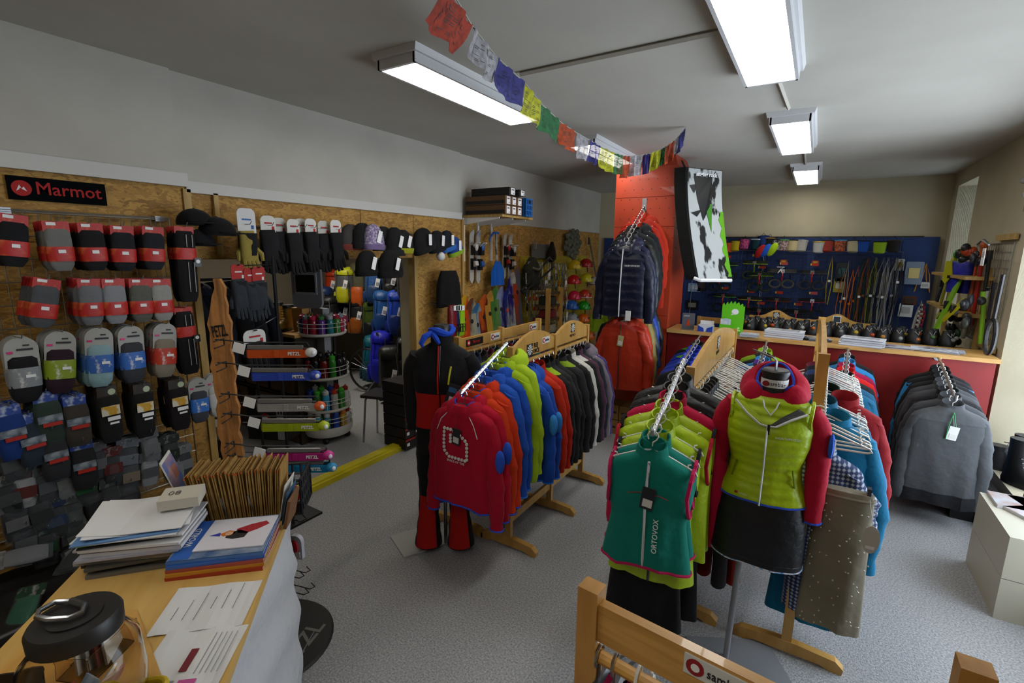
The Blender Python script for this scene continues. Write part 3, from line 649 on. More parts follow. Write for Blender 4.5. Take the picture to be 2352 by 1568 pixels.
FA = [
 (.97, 'vest', 'vest', '#0c7263', 'teal fleece vest with pink armholes at the front of the right rack', dict(prof=WOM, L=.6, sleeves=False, trim='#b01a50', armtrim='#b01a50', zipc='#c4c6c8', tagc='#1c2026', logo=None, shiny=False)),
 (.88, 'vest', 'vest', '#0f6f62', 'second teal vest just behind the front teal one', dict(prof=WOM, L=.57, sleeves=False, trim='#b01a50', armtrim='#b01a50')),
 (.76, 'vest', 'vest', '#a0ba1c', 'smooth lime vest with black bound armholes behind the teal vests', dict(prof=WOM, L=.78, sleeves=False, armtrim='#1c1e20', shiny=True, zipc='#20242c')),
 (.62, 'vest', 'vest', '#a4bf16', 'lime quilted vest with high open collar', dict(prof=MEN, L=.72, sleeves=False, armtrim='#a8162c', shiny=True, quilt=20, zipc='#c4c6c8')),
 (.50, 'vest', 'vest', '#9fb815', 'rear lime vest beneath the crimson jacket', dict(prof=MEN, L=.74, sleeves=False, armtrim='#1c1e20', shiny=True)),
 (.38, 'jacket', 'jacket', '#b2123f', 'crimson pink jacket between the lime vests and black jackets', dict(L=.66)),
 (.25, 'jacket', 'jacket', '#1b1c1e', 'black quilted jacket behind the crimson one on the arm', dict(L=.7, shiny=True, quilt=16)),
 (.12, 'jacket', 'jacket', '#242526', 'black puffed jacket nearest the arched rack post', dict(L=.7, shiny=True, quilt=16)),
]
for s_, nm, cat, c, lab, kw in FA:
    p = al(s_); g = garment(nm, lab, cat, (p[0], p[1], p[2]-.01), c, rz=.12+R.uniform(-.03, .03), **kw)
    hang_at(p[0], p[1], p[2]-.004, 'w', grp, rz=.12, lab_=lab, wid=.18 if s_ > .6 else .15)
    if s_ == .97:
        text('ORTOVOX', .032, paper('#d8d8d8'), g, frame((.05, -.088, -.42), (0, 0, 1), (-1, 0, 0)))
        b = MB(); b.tube([(.13, -.055, -.27), (.06, -.085, -.235), (-.03, -.085, -.235), (-.1, -.07, -.26)], .002, 4); b.build('chest_seam', paper('#8c2a2a'), g)
BARS = 'black stretch trousers under the vests'
def trousers(lab, loc, c, L=.75, w=.13, name='trousers', group=None, m_=None, rz=0, leg=.075):
    t = thing(name, lab, 'trousers', loc, rz, group); m_ = m_ or cloth(c)
    b = MB(); b.loft(torso_rings([(0, w, .035, 0), (-.05, w+.008, .04, 0), (-.22, w+.02, .05, 0), (-.27, w+.02, .045, 0)], 8, 24, 1, .006)); b.build('waist', m_, t, smooth=True)
    for s_ in (-1, 1):
        b = MB(); b.tube([(s_*w*.5, 0, -.2), (s_*w*.55, 0, -.4), (s_*w*.58, .01, -L*.8), (s_*w*.6, 0, -L)], [leg, leg*.95, leg*.85, leg*.9], 12, flat=.6); b.build('leg', m_, t, smooth=True)
    return t
skirt_later = 1
trousers('dark grey trousers with red lining beside the dress form pole', (-.36, 2.68, .86), '#2c2c30', L=.68)
trousers('rust red trousers hanging low beside the dark grey pair', (-.3, 2.78, .8), '#7c160e', L=.64)
# empty hangers
for i in range(26):
    y = 2.64+i*.054
    hang_at(-.5+R.uniform(-.01, .01), y, 1.282, 'w', 'hanging empty in a dense row under the long arch', rz=R.uniform(-.15, .15), wid=.19)
for i in range(7):
    garment('jacket', 'black jacket on the arched right rack, %s behind the post' % ORD[i], 'jacket', (-.5, 2.66+i*.075, 1.27), R.choice(['#1b1c1e', '#212226', '#26272a']), neck='collar', L=.6, group='black jackets on the arched right rack', rz=R.uniform(-.05, .05), shiny=True)
# rack beside the dress form: hangers, shirts, skirt, cardigan
for i in range(24):
    hang_at(.08+i*.0015, 2.48+i*.062, 1.315, 'w', 'stacked empty beside the edge on rack post', rz=R.uniform(-.12, .12), wid=.2)
PLAID = mat('blue plaid', '#223058', .85, col2='#9aa4b4', nscale=330, kind='plaid', lo=.45, hi=.8)
PLAID2 = mat('green white plaid', '#3a4430', .85, col2='#b8b8ac', nscale=230, kind='plaid', lo=.4, hi=.7); PLAID3 = mat('brown plaid', '#6c4a48', .85, col2='#b8b0a8', nscale=260, kind='plaid', lo=.4, hi=.7)
def skirt(lab, loc, m_, L, w0, w1, name='skirt', cat='skirt', rz=0, clips=True, d=.04):
    t = thing(name, lab, cat, loc, rz); b = MB(); rg = torso_rings([(0, w0, d*.7, 0), (-.03, w0+.004, d, 0), (-L*.5, (w0+w1)/2, d*1.3, 0), (-L, w1, d*1.3, 0)], 16, 28, R.uniform(0, 6), .009); b.loft(rg); b.build('cloth', m_, t, smooth=True)
    b = MB(); b.tube([(x*1.01, y*1.05, z) for x, y, z in rg[1]], .006, 5, closed=True); b.build('waistband', m_, t)
    if clips:
        for s_ in (-1, 1): b = MB(); b.box((s_*w0*.8, 0, .015), (.014, .03, .03)); b.build('clip', plas('#3a3b3f'), t)
    return t
BEI = mat('khaki embroidered cotton', '#6f6856', .8, col2='#7b7462', nscale=5, bump=1.0, bscale=10)
k_ = skirt('khaki embroidered skirt with oval swing tag, hanging under white hangers', (.21, 2.42, 1.0), BEI, .66, .1, .125)
b = MB()
for i in range(70): b.box((R.uniform(-.11, .11), -.058+R.uniform(-.002, .002), -R.uniform(.04, .64)), (.005, .006, .003), ry=R.uniform(-1, 1))
b.build('embroidery', paper('#c8c4b8'), k_)['kind'] = 'stuff'
b = MB(); b.cyl((.1, -.075, -.13), (.1, -.078, -.13), .001, n=6); b.prism([(.1+.03*math.cos(a), -.16+.062*math.sin(a)) for a in np.linspace(0, 2*PI, 21)[:-1]], -.082, -.079); b.tube([(.08, -.05, .0), (.1, -.08, -.1)], .0012, 4); b.build('hang_tag', paper('#b4afa6'), k_)
b = MB(); b.box((.1, -.0835, -.195), (.03, .002, .012)); b.build('price_sticker', PAPERW, k_)
skirt('black skirt hanging beneath the teal vest, near the rack foot', (-.55, 2.13, .66), cloth('#141416'), .42, .15, .19, clips=False)
skirt('black layered skirt behind the first one under the lime vests', (-.5, 2.3, .7), cloth('#19191b'), .5, .14, .18, clips=False)
garment('shirt', 'blue plaid shirt above the khaki skirt, beside the rack post', 'shirt', (.1, 2.56, 1.18), '#22325c', prof=WOM, L=.42, SL=.2, neck='collar')
for o in [c for c in bpy.data.objects if c.get('label', '').startswith('blue plaid shirt')]:
    for ch in o.children: ch.data.materials[0] = PLAID
skirt('blue and white plaid shorts low beside the rack post', (.1, 2.6, .82), PLAID, .56, .07, .075, 'plaid_trousers', 'trousers', clips=False)
skirt('green and white checked skirt behind the khaki one', (.15, 2.68, .95), PLAID2, .6, .1, .12, clips=True)
skirt('brown checked skirt visible under the dark skirt of the dress form', (-.12, 2.95, .72), PLAID3, .34, .1, .15)
skirt('light plaid skirt hanging behind the dress form pole', (-.22, 3.2, .76), PLAID2, .34, .1, .15)
garment('cardigan', 'long turquoise blue cardigan hanging to the right of the white hangers', 'cardigan', (.15, 2.7, 1.29), '#12688e', prof=WOM, L=1.14, SL=.62, neck='collar')
garment('cardigan', 'petrol blue fleece just behind the long turquoise cardigan', 'fleece', (.1, 2.93, 1.3), '#14506c', prof=MEN, L=.78, neck='collar')
garment('jacket', 'dark red coat behind the long turquoise cardigan', 'coat', (.2, 3.07, 1.3), '#7c1018', prof=WOM, L=1.1, neck='collar')
garment('jacket', 'black green coat hanging low on the edge on rack', 'coat', (.12, 3.22, 1.3), '#10201c', prof=WOM, L=1.12, neck='collar')
for i, c in enumerate(['#1c1c20', '#2c3a5c', '#1e1e22', '#5a1a28']):
    garment('jacket', ['black', 'navy', 'charcoal', 'wine'][i]+' jacket farther back on the edge on rack', 'jacket', (.07, 3.4+i*.14, 1.3), c, L=.7)
# ---------------------------------------------------------------- bars out of the red counter
def bar(x0, y1, x1, z0, z1, lab):
    t = thing('chrome_bar', lab, 'display arm', (x0, 5.44, z0)); d = (x1-x0, y1-5.44, z1-z0)
    b = MB(); b.tube([(0, .055, 0), (0, 0, 0), d, (d[0], d[1]-.005, d[2]+.04)], .01, 8); b.build('arm', CHROME, t, smooth=True)
    b = MB(); b.cyl((0, .045, 0), (0, .057, 0), .03, n=12); b.build('flange', CHROME, t); return lambda y: (x0+(x1-x0)*(y-5.44)/(y1-5.44), y, z0+(z1-z0)*(y-5.44)/(y1-5.44))
bars = [
 (-.99, 4.35, -.93, 1.13, 1.03, 'chrome bar nearest the pillar on the red counter', [
  (5.25, '#1c1f1c', 'black jacket with green piping nearest the pillar base', {'yoke': ('#3d7a1c', .13)}), (5.08, '#1b2f9a', 'royal blue jacket hanging nearest the pillar', {}), (4.95, '#182c94', 'royal blue jacket with green shoulders beside the pillar', {'yoke': ('#4c8a20', .12)}),
  (4.8, '#1c3aa8', 'bright blue quilted jacket left of the arched rack', {'quilt': 14, 'shiny': True}), (4.66, '#223a9c', 'blue jacket with lime stripes left of the arched rack', {'yoke': ('#6c9a20', .1)}), (4.52, '#1a36a4', 'front blue jacket on the bar nearest the pillar', {'shiny': True}), (4.42, '#1c1e22', 'black jacket in front of the blue ones beside the pillar', {})]),
 (-.35, 4.6, -.33, 1.14, 1.06, 'chrome bar on the red counter behind the dress form', [
  (5.22, '#7a9a18', 'lime and black jacket behind the dress form', {'yoke': ('#1c1e1c', .11)}), (5.05, '#1f1f22', 'black jacket behind the dress form', {}), (4.92, '#2a6c9c', 'light blue jacket behind the dress form', {}), (4.8, '#4a2470', 'purple jacket behind the dress form', {}), (4.68, '#2e1a28', 'dark plum jacket nearest the dress form', {})]),
 (.33, 4.25, .26, 1.14, 1.05, 'chrome bar on the red counter, third from the pillar', [
  (5.28, '#18191c', 'black jacket closest to the red counter on the third bar', {}), (5.14, '#2a74a8', 'sky blue jacket on the third bar of the red counter', {}), (4.98, '#8c0f38', 'crimson jacket on the third bar of the red counter', {}), (4.84, '#b21414', 'bright red jacket on the third bar of the red counter', {}),
  (4.7, '#1a1a1e', 'black jacket in front of the bright red one', {}), (4.56, '#1a4a66', 'petrol blue jacket on the third bar of the counter', {}), (4.42, '#14506e', 'front petrol blue jacket on the third counter bar', {})]),
 (.98, 4.45, .93, 1.13, 1.0, 'chrome bar on the red counter nearest the window wall', [
  (5.3, '#141416', 'rearmost black fleece on the bar by the window wall', {}), (5.2, '#18181a', 'black fleece with sky blue sleeves by the window wall', {'sl': '#2c7ab0'}), (5.08, '#151517', 'black fleece in front of the sky blue sleeved one', {}), (4.98, '#3a3b3e', 'dark grey fleece on the bar by the window wall', {}),
  (4.88, '#3e3f42', 'mid grey fleece on the bar by the window wall', {}), (4.78, '#1a1a1c', 'black fleece between the grey ones by the window wall', {}), (4.66, '#404144', 'grey fleece just behind the front one by the window', {}),
  (4.52, '#47494c', 'front grey fleece with black side panels and green cord', {'yoke': ('#4d4f52', .2), 'lower': ('#1f2023', .12), 'tagc': '#d0d0d0'})])]
for x0, y1, x1, z0, z1, lab, gs in bars:
    f = bar(x0, y1, x1, z0, z1, lab)
    for y, c, l2, kw in gs:
        p = f(y); g = garment('fleece' if 'fleece' in l2 else 'jacket', l2, 'fleece' if 'fleece' in l2 else 'jacket', (p[0], y, p[2]+.002), c, neck='collar', L=.82 if x0 > .9 else .76, SL=.64, rz=R.uniform(-.05, .05), out=.035, **kw)
        hang_at(p[0], y, p[2]-.004, 'w', 'on the counter bars', lab_=l2, wid=.15)
        if 'green cord' in l2:
            b = MB(); b.tube([(0, -.07, -.1), (-.02, -.085, -.2), (-.025, -.088, -.3)], .003, 5); b.tube([(0, -.07, -.1), (.02, -.085, -.2)], .003, 5); b.build('green_cord', plas('#1c7a3c'), g)
# ---------------------------------------------------------------- foreground racks
def rackx(lab, x0, x1, y, ztop, zr, extra=()):
    t = thing('wooden_clothes_rack', lab, 'clothes rack', (x0, y, 0))
    for x in (0, x1-x0):
        b = MB(); b.box((x, 0, ztop/2+.005), (.045, .04, ztop-.01)); b.build('post', PINEY, t)
        b = MB(); b.prism([(-.24, 0), (-.24, .04), (-.2, .06), (.2, .06), (.24, .04), (.24, 0), (.18, 0), (.14, .015), (-.14, .015), (-.18, 0)], x-.022, x+.022, ax='x'); b.build('foot', PINEY, t)
    b = MB(); b.box(((x1-x0)/2, 0, ztop-.07), (x1-x0-.045, .022, .085)); b.build('headboard', PINEX, t)
    b = MB(); b.cyl((.02, 0, zr), (x1-x0-.02, 0, zr), .014, n=10); b.build('rail', PINEX, t); return t
PINEX = mat('varnished pine along', '#c8964a', .35, col2='#ad7c34', nscale=7, stretch=(.6, 5, 9), coat=.3)
PINEY = mat('varnished pine upright', '#bd8a42', .35, col2='#a5742f', nscale=6, stretch=(4, 4, .6), coat=.3)
fr = rackx('varnished pine rack in the foreground carrying a white stag sticker', -.325, .27, .85, 1.32, 1.165); fr.rotation_euler[2] = -.1
sign(fr, (.258, -.0125, 1.266), (1, 0, 0), (0, 0, 1), .12, .04, 'sambar', '#1c1c1c', dot='#8c1820')
fd = rackx('pine rack corner at the lower right edge of the picture', .29, 1.0, .98, 1.345, 1.19)
for x, c, lab in ((-.29, '#a8104c', 'magenta ski trousers beside the foreground rack post'), (-.25, '#8c1440', 'dark pink trousers on the foreground rack'), (-.19, '#b01c1c', 'red trousers on the foreground rack'), (-.12, '#a02018', 'tomato red trousers on the foreground rack'), (-.07, '#3c9a20', 'bright green trousers on the foreground rack')):
    trousers(lab, (x, .85-(x+.325)*.1, 1.05), c, L=.85, w=.12, rz=PI/2, leg=.07)
for i, (x, k) in enumerate(((-.3, 'd'), (-.265, 'd'), (-.215, 'w'), (-.14, 'w'), (-.08, 'w'), (-.03, 'd'))):
    hang_at(x, .85-(x+.325)*.1, 1.183, k, 'on the foreground rack', rz=PI/2+R.uniform(-.1, .1), wid=.15, lab_=['magenta ski trousers by the post', 'dark pink trousers', 'red trousers', 'tomato red trousers', 'bright green trousers', 'grey clip beside the sticker'][i])
# ================================================================ SOCK WALL
gp = thing('wire_grid', 'zinc wire display grid full of sock packs on the left wall', 'display grid', (-3.4, 0, 0))
b = MB(); b.tube([(0, -.6, .5), (0, 1.47, .5), (0, 1.47, 2.17), (0, -.6, 2.17)], .006, 6, closed=True); b.build('frame', WIRE, gp)
b = MB()
for i in range(41): y = -.58+i*.05; b.cyl((0, y, .5), (0, y, 2.17), .0022, n=4)
for i in range(15): z = .55+i*.115; b.cyl((.003, -.6, z), (.003, 1.47, z), .0028, n=4)
b.build('wires', WIRE, gp)['kind'] = 'stuff'
for y in (.05, .75, 1.42): b = MB(); b.box((-.02, y, 2.165), (.05, .05, .03)); b.build('bracket', STEEL, gp)
SKb = cloth('#151517'); SKg = cloth('#5c5e62'); SKl = cloth('#7f8a90'); SKb2 = cloth('#1e1f24')
REDC = mat('red printed card', '#a81c14', .5, col2='#c8642c', nscale=28, lo=.55, hi=.8)
def soft(mb, prof, n=14, nr=9, fold=.003, M=None, mi=0, e=2.6):
    mb.loft(torso_rings([(p[0], p[1], p[2], p[3] if len(p) > 3 else 0) for p in prof], nr, n, R.uniform(0, 6), fold, e=e), mi, M=M); return mb
def rbox(mb, c, w, h, d, mi=0, rt=None, ry=0, n=6, bt=None):
    """card in XZ, optional rounded top radius rt"""
    rt = rt or .004; bt = bt if bt is not None else .004; p = []
    for k in range(n+1): a = PI/2*k/n; p.append((w/2-rt+rt*math.cos(a), h/2-rt+rt*math.sin(a)))
    for k in range(n+1): a = PI/2+PI/2*k/n; p.append((-w/2+rt+rt*math.cos(a), h/2-rt+rt*math.sin(a)))
    for k in range(3): a = PI+PI/2*k/2; p.append((-w/2+bt+bt*math.cos(a), -h/2+bt+bt*math.sin(a)))
    for k in range(3): a = 1.5*PI+PI/2*k/2; p.append((w/2-bt+bt*math.cos(a), -h/2+bt+bt*math.sin(a)))
    mb.prism(p, -d/2, d/2, mi, T(c) @ RY(ry)); return mb
PK = {}
def pack(style, loc, label, group, rz=PI/2, tilt=0, c1=None, c2=None, sc_=1.0):
    rc = None
    if style in PK:
        rc = {}
        if c1: rc['sock'] = cloth(c1)
        if c2: rc['label_band'] = mat('print '+c2, c2, .5, col2='#d0d0cc', nscale=40, lo=.55, hi=.75)
        o = dup(PK[style], loc, None, label, group, rc, rot=(0, tilt, rz)); o.scale = (sc_,)*3; return o
    t = thing('sock_pack', label, 'socks', loc, rz, group, ry=tilt); t.scale = (sc_,)*3
    S = cloth(c1 or '#151517'); B_ = mat('print '+(c2 or '#a81c14'), c2 or '#a81c14', .5, col2='#d0d0cc', nscale=40, lo=.55, hi=.75)
    if style == 'red':
        b = MB(); rbox(b, (0, 0, -.025), .1, .05, .004, rt=.006); b.build('header_card', REDC, t)
        b = MB(); b.box((-.018, -.0035, -.012), (.035, .002, .014)); b.build('price_sticker', PAPERW, t)
        b = MB(); soft(b, [(-.035, .036, .008), (-.05, .05, .016), (-.1, .052, .02), (-.18, .05, .02), (-.22, .046, .016), (-.235, .03, .008)]); b.build('sock', S, t, smooth=True)
        b = MB(); soft(b, [(-.118, .054, .022), (-.12, .055, .023), (-.185, .054, .023), (-.187, .053, .022)], fold=0); b.build('label_band', REDC, t, smooth=True)
        b = MB(); b.box((.0, -.0245, -.14), (.028, .002, .016)); b.build('size_sticker', PAPERW, t)
    elif style == 'long':
        b = MB(); rbox(b, (0, 0, -.02), .1, .04, .004); b.build('header_card', REDC, t)
        b = MB(); soft(b, [(-.025, .04, .01), (-.05, .052, .018), (-.2, .055, .02), (-.36, .055, .02), (-.42, .05, .014), (-.43, .04, .008)], nr=14); b.build('sock', S, t, smooth=True)
        b = MB(); soft(b, [(-.12, .056, .023), (-.185, .057, .023)], fold=0, nr=3); b.build('label_band', REDC, t, smooth=True)
        b = MB()
        for x in (0, .03): b.box((x, -.024, -.285), (.003, .003, .17)); b.box((x, -.022, -.08), (.003, .003, .07))
        b.build('reflective_stripe', paper('#a0a0a0'), t)
        b = MB(); rbox(b, (.05, -.026, -.2), .035, .05, .002); b.build('side_tag', BLACK, t)
        b = MB(); b.cyl((.05, -.0272, -.195), (.05, -.0284, -.195), .011, n=10); b.build('tag_mark', PAPERW, t)
    elif style == 'arch':
        b = MB(); rbox(b, (0, 0, -.085), .105, .17, .003, rt=.048); b.build('header_card', paper('#9a9a96'), t)
        b = MB(); b.box((.01, -.003, -.05), (.05, .002, .008)); b.box((.015, -.003, -.033), (.02, .002, .006)); b.build('card_print', paper('#2c2c30'), t)
        b = MB(); b.box((-.035, -.003, -.06), (.018, .002, .009)); b.build('colour_spot', plas('#c0206c'), t)
        b = MB(); soft(b, [(-.08, .03, .01, 0), (-.09, .045, .015), (-.15, .048, .02), (-.22, .05, .02), (-.26, .045, .018, 0), (-.275, .03, .01)], nr=10); b.build('sock', S, t, smooth=True)
        b = MB(); soft(b, [(-.125, .052, .022), (-.127, .053, .023), (-.205, .053, .023), (-.207, .052, .022)], fold=0, nr=4); b.build('label_band', B_, t, smooth=True)
        b = MB(); b.box((.015, -.0245, -.16), (.03, .002, .012)); b.build('label_print', PAPERW, t)
    elif style == 'yel':
        b = MB(); rbox(b, (0, 0, -.03), .085, .065, .004); b.build('header_card', plas('#2a2118'), t)
        b = MB(); b.cyl((.02, -.003, -.03), (.02, -.005, -.03), .017, n=12); b.build('round_print', paper('#a8b498'), t)
        b = MB(); b.box((-.01, -.003, -.055), (.055, .002, .006)); b.build('card_print', PAPERW, t)
        b = MB(); soft(b, [(-.05, .04, .01), (-.07, .052, .018), (-.2, .052, .02), (-.29, .048, .016), (-.3, .035, .01)], nr=10); b.build('sock', S, t, smooth=True)
        b = MB(); b.box((0, -.0225, -.125), (.08, .003, .05)); b.build('label_band', mat('yellow white print', '#b88c18', .5, col2='#c8c4b0', nscale=22, lo=.45, hi=.55), t)
        b = MB(); b.box((.01, -.0225, -.17), (.055, .003, .02)); b.box((.01, -.0225, -.195), (.04, .003, .01)); b.build('label_print', PAPERW, t)
    elif style == 'bag':
        b = MB(); rbox(b, (0, 0, -.03), .09, .06, .004, rt=.01); b.build('header_card', mat('blue header', '#24408c', .4, col2='#b8c4d0', nscale=30, lo=.5, hi=.7), t)
        b = MB(); soft(b, [(-.05, .045, .012), (-.08, .052, .02), (-.16, .055, .024), (-.24, .052, .02), (-.26, .045, .012)], nr=9); b.build('sock', S, t, smooth=True)
        b = MB(); b.box((0, -.026, -.13), (.09, .004, .035)); b.build('label_band', mat('silver print', '#8c949c', .4, col2='#3c4854', nscale=30), t)
        b = MB(); b.box((.005, -.0285, -.158), (.07, .003, .018)); b.build('label_print', plas('#a42414'), t)
    PK[style] = t; return t
SHADES = ['#151517', '#26272b', '#5f6166', '#1c2028', '#74767a', '#2c2c2e', '#3a3d40']
nhook = 0
def stack(px, py, style, n, label, group, c1=None, c2=None, X=-3.08, tilt=0, dx=.034, sc_=1.0, hook=True, vary=False):
    global nhook
    x, y, z = P(px, py, 0, X); hz = z+.012
    for k in range(n):
        lab = label if k == 0 else ' '.join(label.split()[:13])+', %s behind' % ORD[k-1]
        cc = c1 or ('#151517' if not vary else R.choice(SHADES))
        pack(style, (x-k*dx, y+R.uniform(-.004, .004), z), lab, group, PI/2+R.uniform(-.09, .09), tilt+R.uniform(-.04, .04), cc, c2, sc_)
    if hook:
        h = MB(); h.tube([(0, y, hz-.02), (x+.03+3.4, y, hz-.012), (x+.045+3.4, y, hz+.01)], .0025, 5); h.build('hook', WIRE, gp); nhook += 1
g1 = 'red banded hiking socks in the top row'
for px, py, c, lab, tl in ((30, 492, '#17181a', 'black sock pack with glossy red card at the left end of the top row', .12), (128, 508, '#6a6b68', 'light grey sock pack with red card in the top row', 0), (203, 512, '#1a1a1c', 'black sock pack with grey heel and red band in the top row', 0), (278, 518, '#1d1e22', 'black sock pack with slate toe in the top row', 0), (350, 520, '#202126', 'black sock pack beside the long ski socks in the top row', .05)):
    stack(px, py, 'red', 5, lab, g1, c, tilt=tl, vary=False)
stack(422, 520, 'long', 4, 'long black ski socks with silver stripes at row end', 'long ski socks')
g2 = 'red banded hiking socks in the second row'
for px, py, c, lab, tl in ((108, 640, '#4a4c50', 'grey sock pack, tilted, leftmost of the second row', .2), (203, 640, '#66686c', 'silver grey sock pack with red band in the second row', .05), (258, 640, '#7a7c80', 'pale grey sock pack with blue swing tag in the second row', 0), (322, 640, '#55564f', 'olive grey sock pack in the second row', 0), (369, 640, '#8a8a86', 'short light sock pack last in the second row', 0)):
    stack(px, py, 'red', 5, lab, g2, c, tilt=tl)
stack(420, 706, 'long', 3, 'long black ski sock pack hanging lower beside the rough timber display', 'long ski socks', sc_=.92)
g3 = 'sock packs with arched grey cards'
for px, py, c, c2, lab, tl in ((45, 775, '#18181a', '#7c8084', 'black sock pack with silver label at left of the arched cards', .0), (138, 760, '#2a1a24', '#7c9018', 'plum sock pack with lime green label under arched card', .1), (226, 752, '#7c9aa0', '#2c5ca4', 'pale blue sock pack with blue label under arched card', .1), (298, 748, '#34363c', '#2c60ac', 'charcoal sock pack with blue label under arched card', .05), (378, 742, '#7a7264', '#b03018', 'beige sock pack with orange red label under arched card', .1)):
    stack(px, py, 'arch', 4, lab, g3, c, c2, tilt=tl, sc_=1.12)
g4 = 'thick sock packs in the fourth row'
for px, py, st, c, c2, lab in ((100, 900, 'bag', '#2c3a34', None, 'green grey sock pack with red strip in the fourth row'), (168, 908, 'bag', '#3a3632', None, 'brown grey sock pack with red strip in the fourth row'), (243, 888, 'yel', '#1a1a1a', None, 'black sock pack with yellow and white label, left one of three'), (325, 882, 'yel', '#161616', None, 'black sock pack with yellow and white label, middle one of three'), (405, 872, 'yel', '#1a1416', None, 'black and red sock pack with yellow label near the timber display'), (455, 868, 'arch', '#3a3c44', '#2c68b8', 'slate sock pack with bright blue label by the wall end'), (490, 858, 'arch', '#a8a8a4', '#b8b8b8', 'white sock pack with white card beside the rough timber display')):
    stack(px, py, st, 5 if st != 'arch' else 2, lab, g4, c, c2, hook=(px < 440))
g5 = 'blue banded sock packs in the fifth row'
for px, py, c, lab in ((15, 930, '#1c3470', 'blue sock pack at the left picture edge'), (60, 950, '#26303c', 'blue grey sock pack with red strip near the left edge'), (115, 985, '#2a2b2e', 'dark sock pack with red strip under the green grey one'), (185, 1010, '#202124', 'dark sock pack with red dot tag in the fifth row')):
    stack(px, py, 'bag', 4, lab, g5, c)
# lower rows: insoles and laces in clear bags
CLEAR = mat('crinkled clear film', '#7c8084', .12, alpha=.14, bump=.8, bscale=30)
def dk_(c, k=.62): return '#%02x%02x%02x' % tuple(int(int(c[i:i+2], 16)*k) for i in (1, 3, 5))
def bagitem(loc, label, group, cin, clabel, w=.1, h=.19, rz=PI/2, tilt=0):
    t = thing('blister_pack', label, 'accessory pack', loc, rz, group, ry=tilt)
    b = MB(); rbox(b, (0, 0, -.03), w, .055, .004, rt=.012); b.build('header_card', mat('header '+clabel, dk_(clabel), .45, col2='#8c8c88', nscale=34, lo=.55, hi=.7), t)
    b = MB(); soft(b, [(-.055, w*.38, .01), (-.08, w*.42, .016), (-h*.8, w*.44, .018), (-h, w*.36, .01)], nr=8); b.build('contents', cloth(cin), t, smooth=True)
    b = MB(); b.box((0, -.019, -h*.6), (w*.8, .003, h*.28)); b.build('insert_card', paper(dk_(clabel)), t)
    b = MB(); soft(b, [(-.055, w*.46, .014), (-.1, w*.48, .021), (-h, w*.46, .02), (-h-.02, w*.44, .006)], nr=8); b.build('film', CLEAR, t, smooth=True)
    return t
low = [(20, 1030, '#26282c', '#6c7074', 'silver'), (62, 1090, '#8a8c8c', '#7c2418', 'rust red'), (55, 1010, '#222428', '#5c6468', 'grey'), (110, 1080, '#2e2f33', '#70747a', 'pewter'), (145, 1075, '#6f7274', '#9a9a94', 'pale'), (190, 1085, '#1a1c1c', '#1c7a38', 'green oval'), (225, 1030, '#2c2e34', '#888c94', 'striped'), (262, 1040, '#1c1c20', '#7a1c18', 'dark red'), (300, 1020, '#24262c', '#8c94a0', 'snow picture'), (305, 1060, '#1e1f22', '#a09078', 'tan picture'), (345, 1000, '#606266', '#8c9094', 'silver white'), (350, 1050, '#808284', '#686c70', 'ash'), (395, 1010, '#16201a', '#1c3020', 'dark green'), (400, 1050, '#8c8e90', '#b0b2b4', 'light grey'), (425, 1035, '#202226', '#9ca0a4', 'white edged'), (10, 1110, '#1c1d20', '#5c6064', 'slate'), (35, 1165, '#18191b', '#8c8c90', 'cool grey'), (85, 1150, '#222326', '#3c4044', 'graphite'), (125, 1160, '#1c1c1e', '#2c4c7c', 'blue striped'), (165, 1150, '#26282a', '#6c7070', 'dull silver'), (215, 1130, '#18181a', '#28292c', 'near black'), (260, 1110, '#1e1f22', '#54585c', 'dark silver'), (300, 1110, '#202022', '#3c3c3e', 'smoky'), (60, 1210, '#1a1b1e', '#74787c', 'mid grey'), (110, 1220, '#1c1c20', '#1c5a38', 'bottle green'), (170, 1205, '#202124', '#8c9094', 'light silver')]
for i, (px, py, ci, cl, nm) in enumerate(low):
    x, y, z = P(px, py, 0, -3.08)
    for k in range(3 if i < 15 else 2):
        bagitem((x-.03-k*.035, y, z+.03), 'accessory pack with %s label low on the sock wall%s' % (nm, '' if k == 0 else ', %s in its stack' % ORD[k]), 'accessory packs low on the sock wall', ci, cl, .1, .2, PI/2+R.uniform(-.15, .15), R.uniform(-.12, .12))
    h = MB(); h.tube([(0, y, z+.01), (.33, y, z+.018), (.345, y, z+.04)], .0025, 5); h.build('hook', WIRE, gp)
# low bin with loose goods under the wall
bn = thing('goods_bin', 'dark bin of mixed accessories under the sock wall by the counter', 'bin', (-2.95, .55, 0))
b = MB(); b.box((0, 0, .2), (.62, 1.5, .4)); b.build('bin_body', plas('#151310', .8), bn)
b = MB(); b.tube([(.31, -.75, .44), (.31, .75, .44), (-.2, .75, .44)], .008, 6); b.build('front_rail', STEEL, bn)
lo_c = ['#1a1b1e', '#2c2e32', '#8c9094', '#205c9c', '#1c5a40', '#3a3b3e', '#a8a8ac', '#24262a', '#6a6c70', '#1e1e20']
lo_n = ['black', 'charcoal', 'silver', 'blue', 'green', 'dark grey', 'white', 'black grey', 'grey', 'jet black']
for i in range(34):
    x, y = -2.95+R.uniform(-.25, .27), .55+R.uniform(-.68, .68); k = i % 10; z = .42+.05*(i//10)
    bagitem((x, y, z+.06), '%s packed accessory lying in the low bin, layer %s' % (lo_n[k], ORD[i//10]), 'packed accessories in the low bin', lo_c[k], lo_c[(k*3+2) % 10], .12, .2, R.uniform(0, 6), 0).rotation_euler = (R.uniform(.9, 1.5), R.uniform(-.3, .3), R.uniform(0, 6))
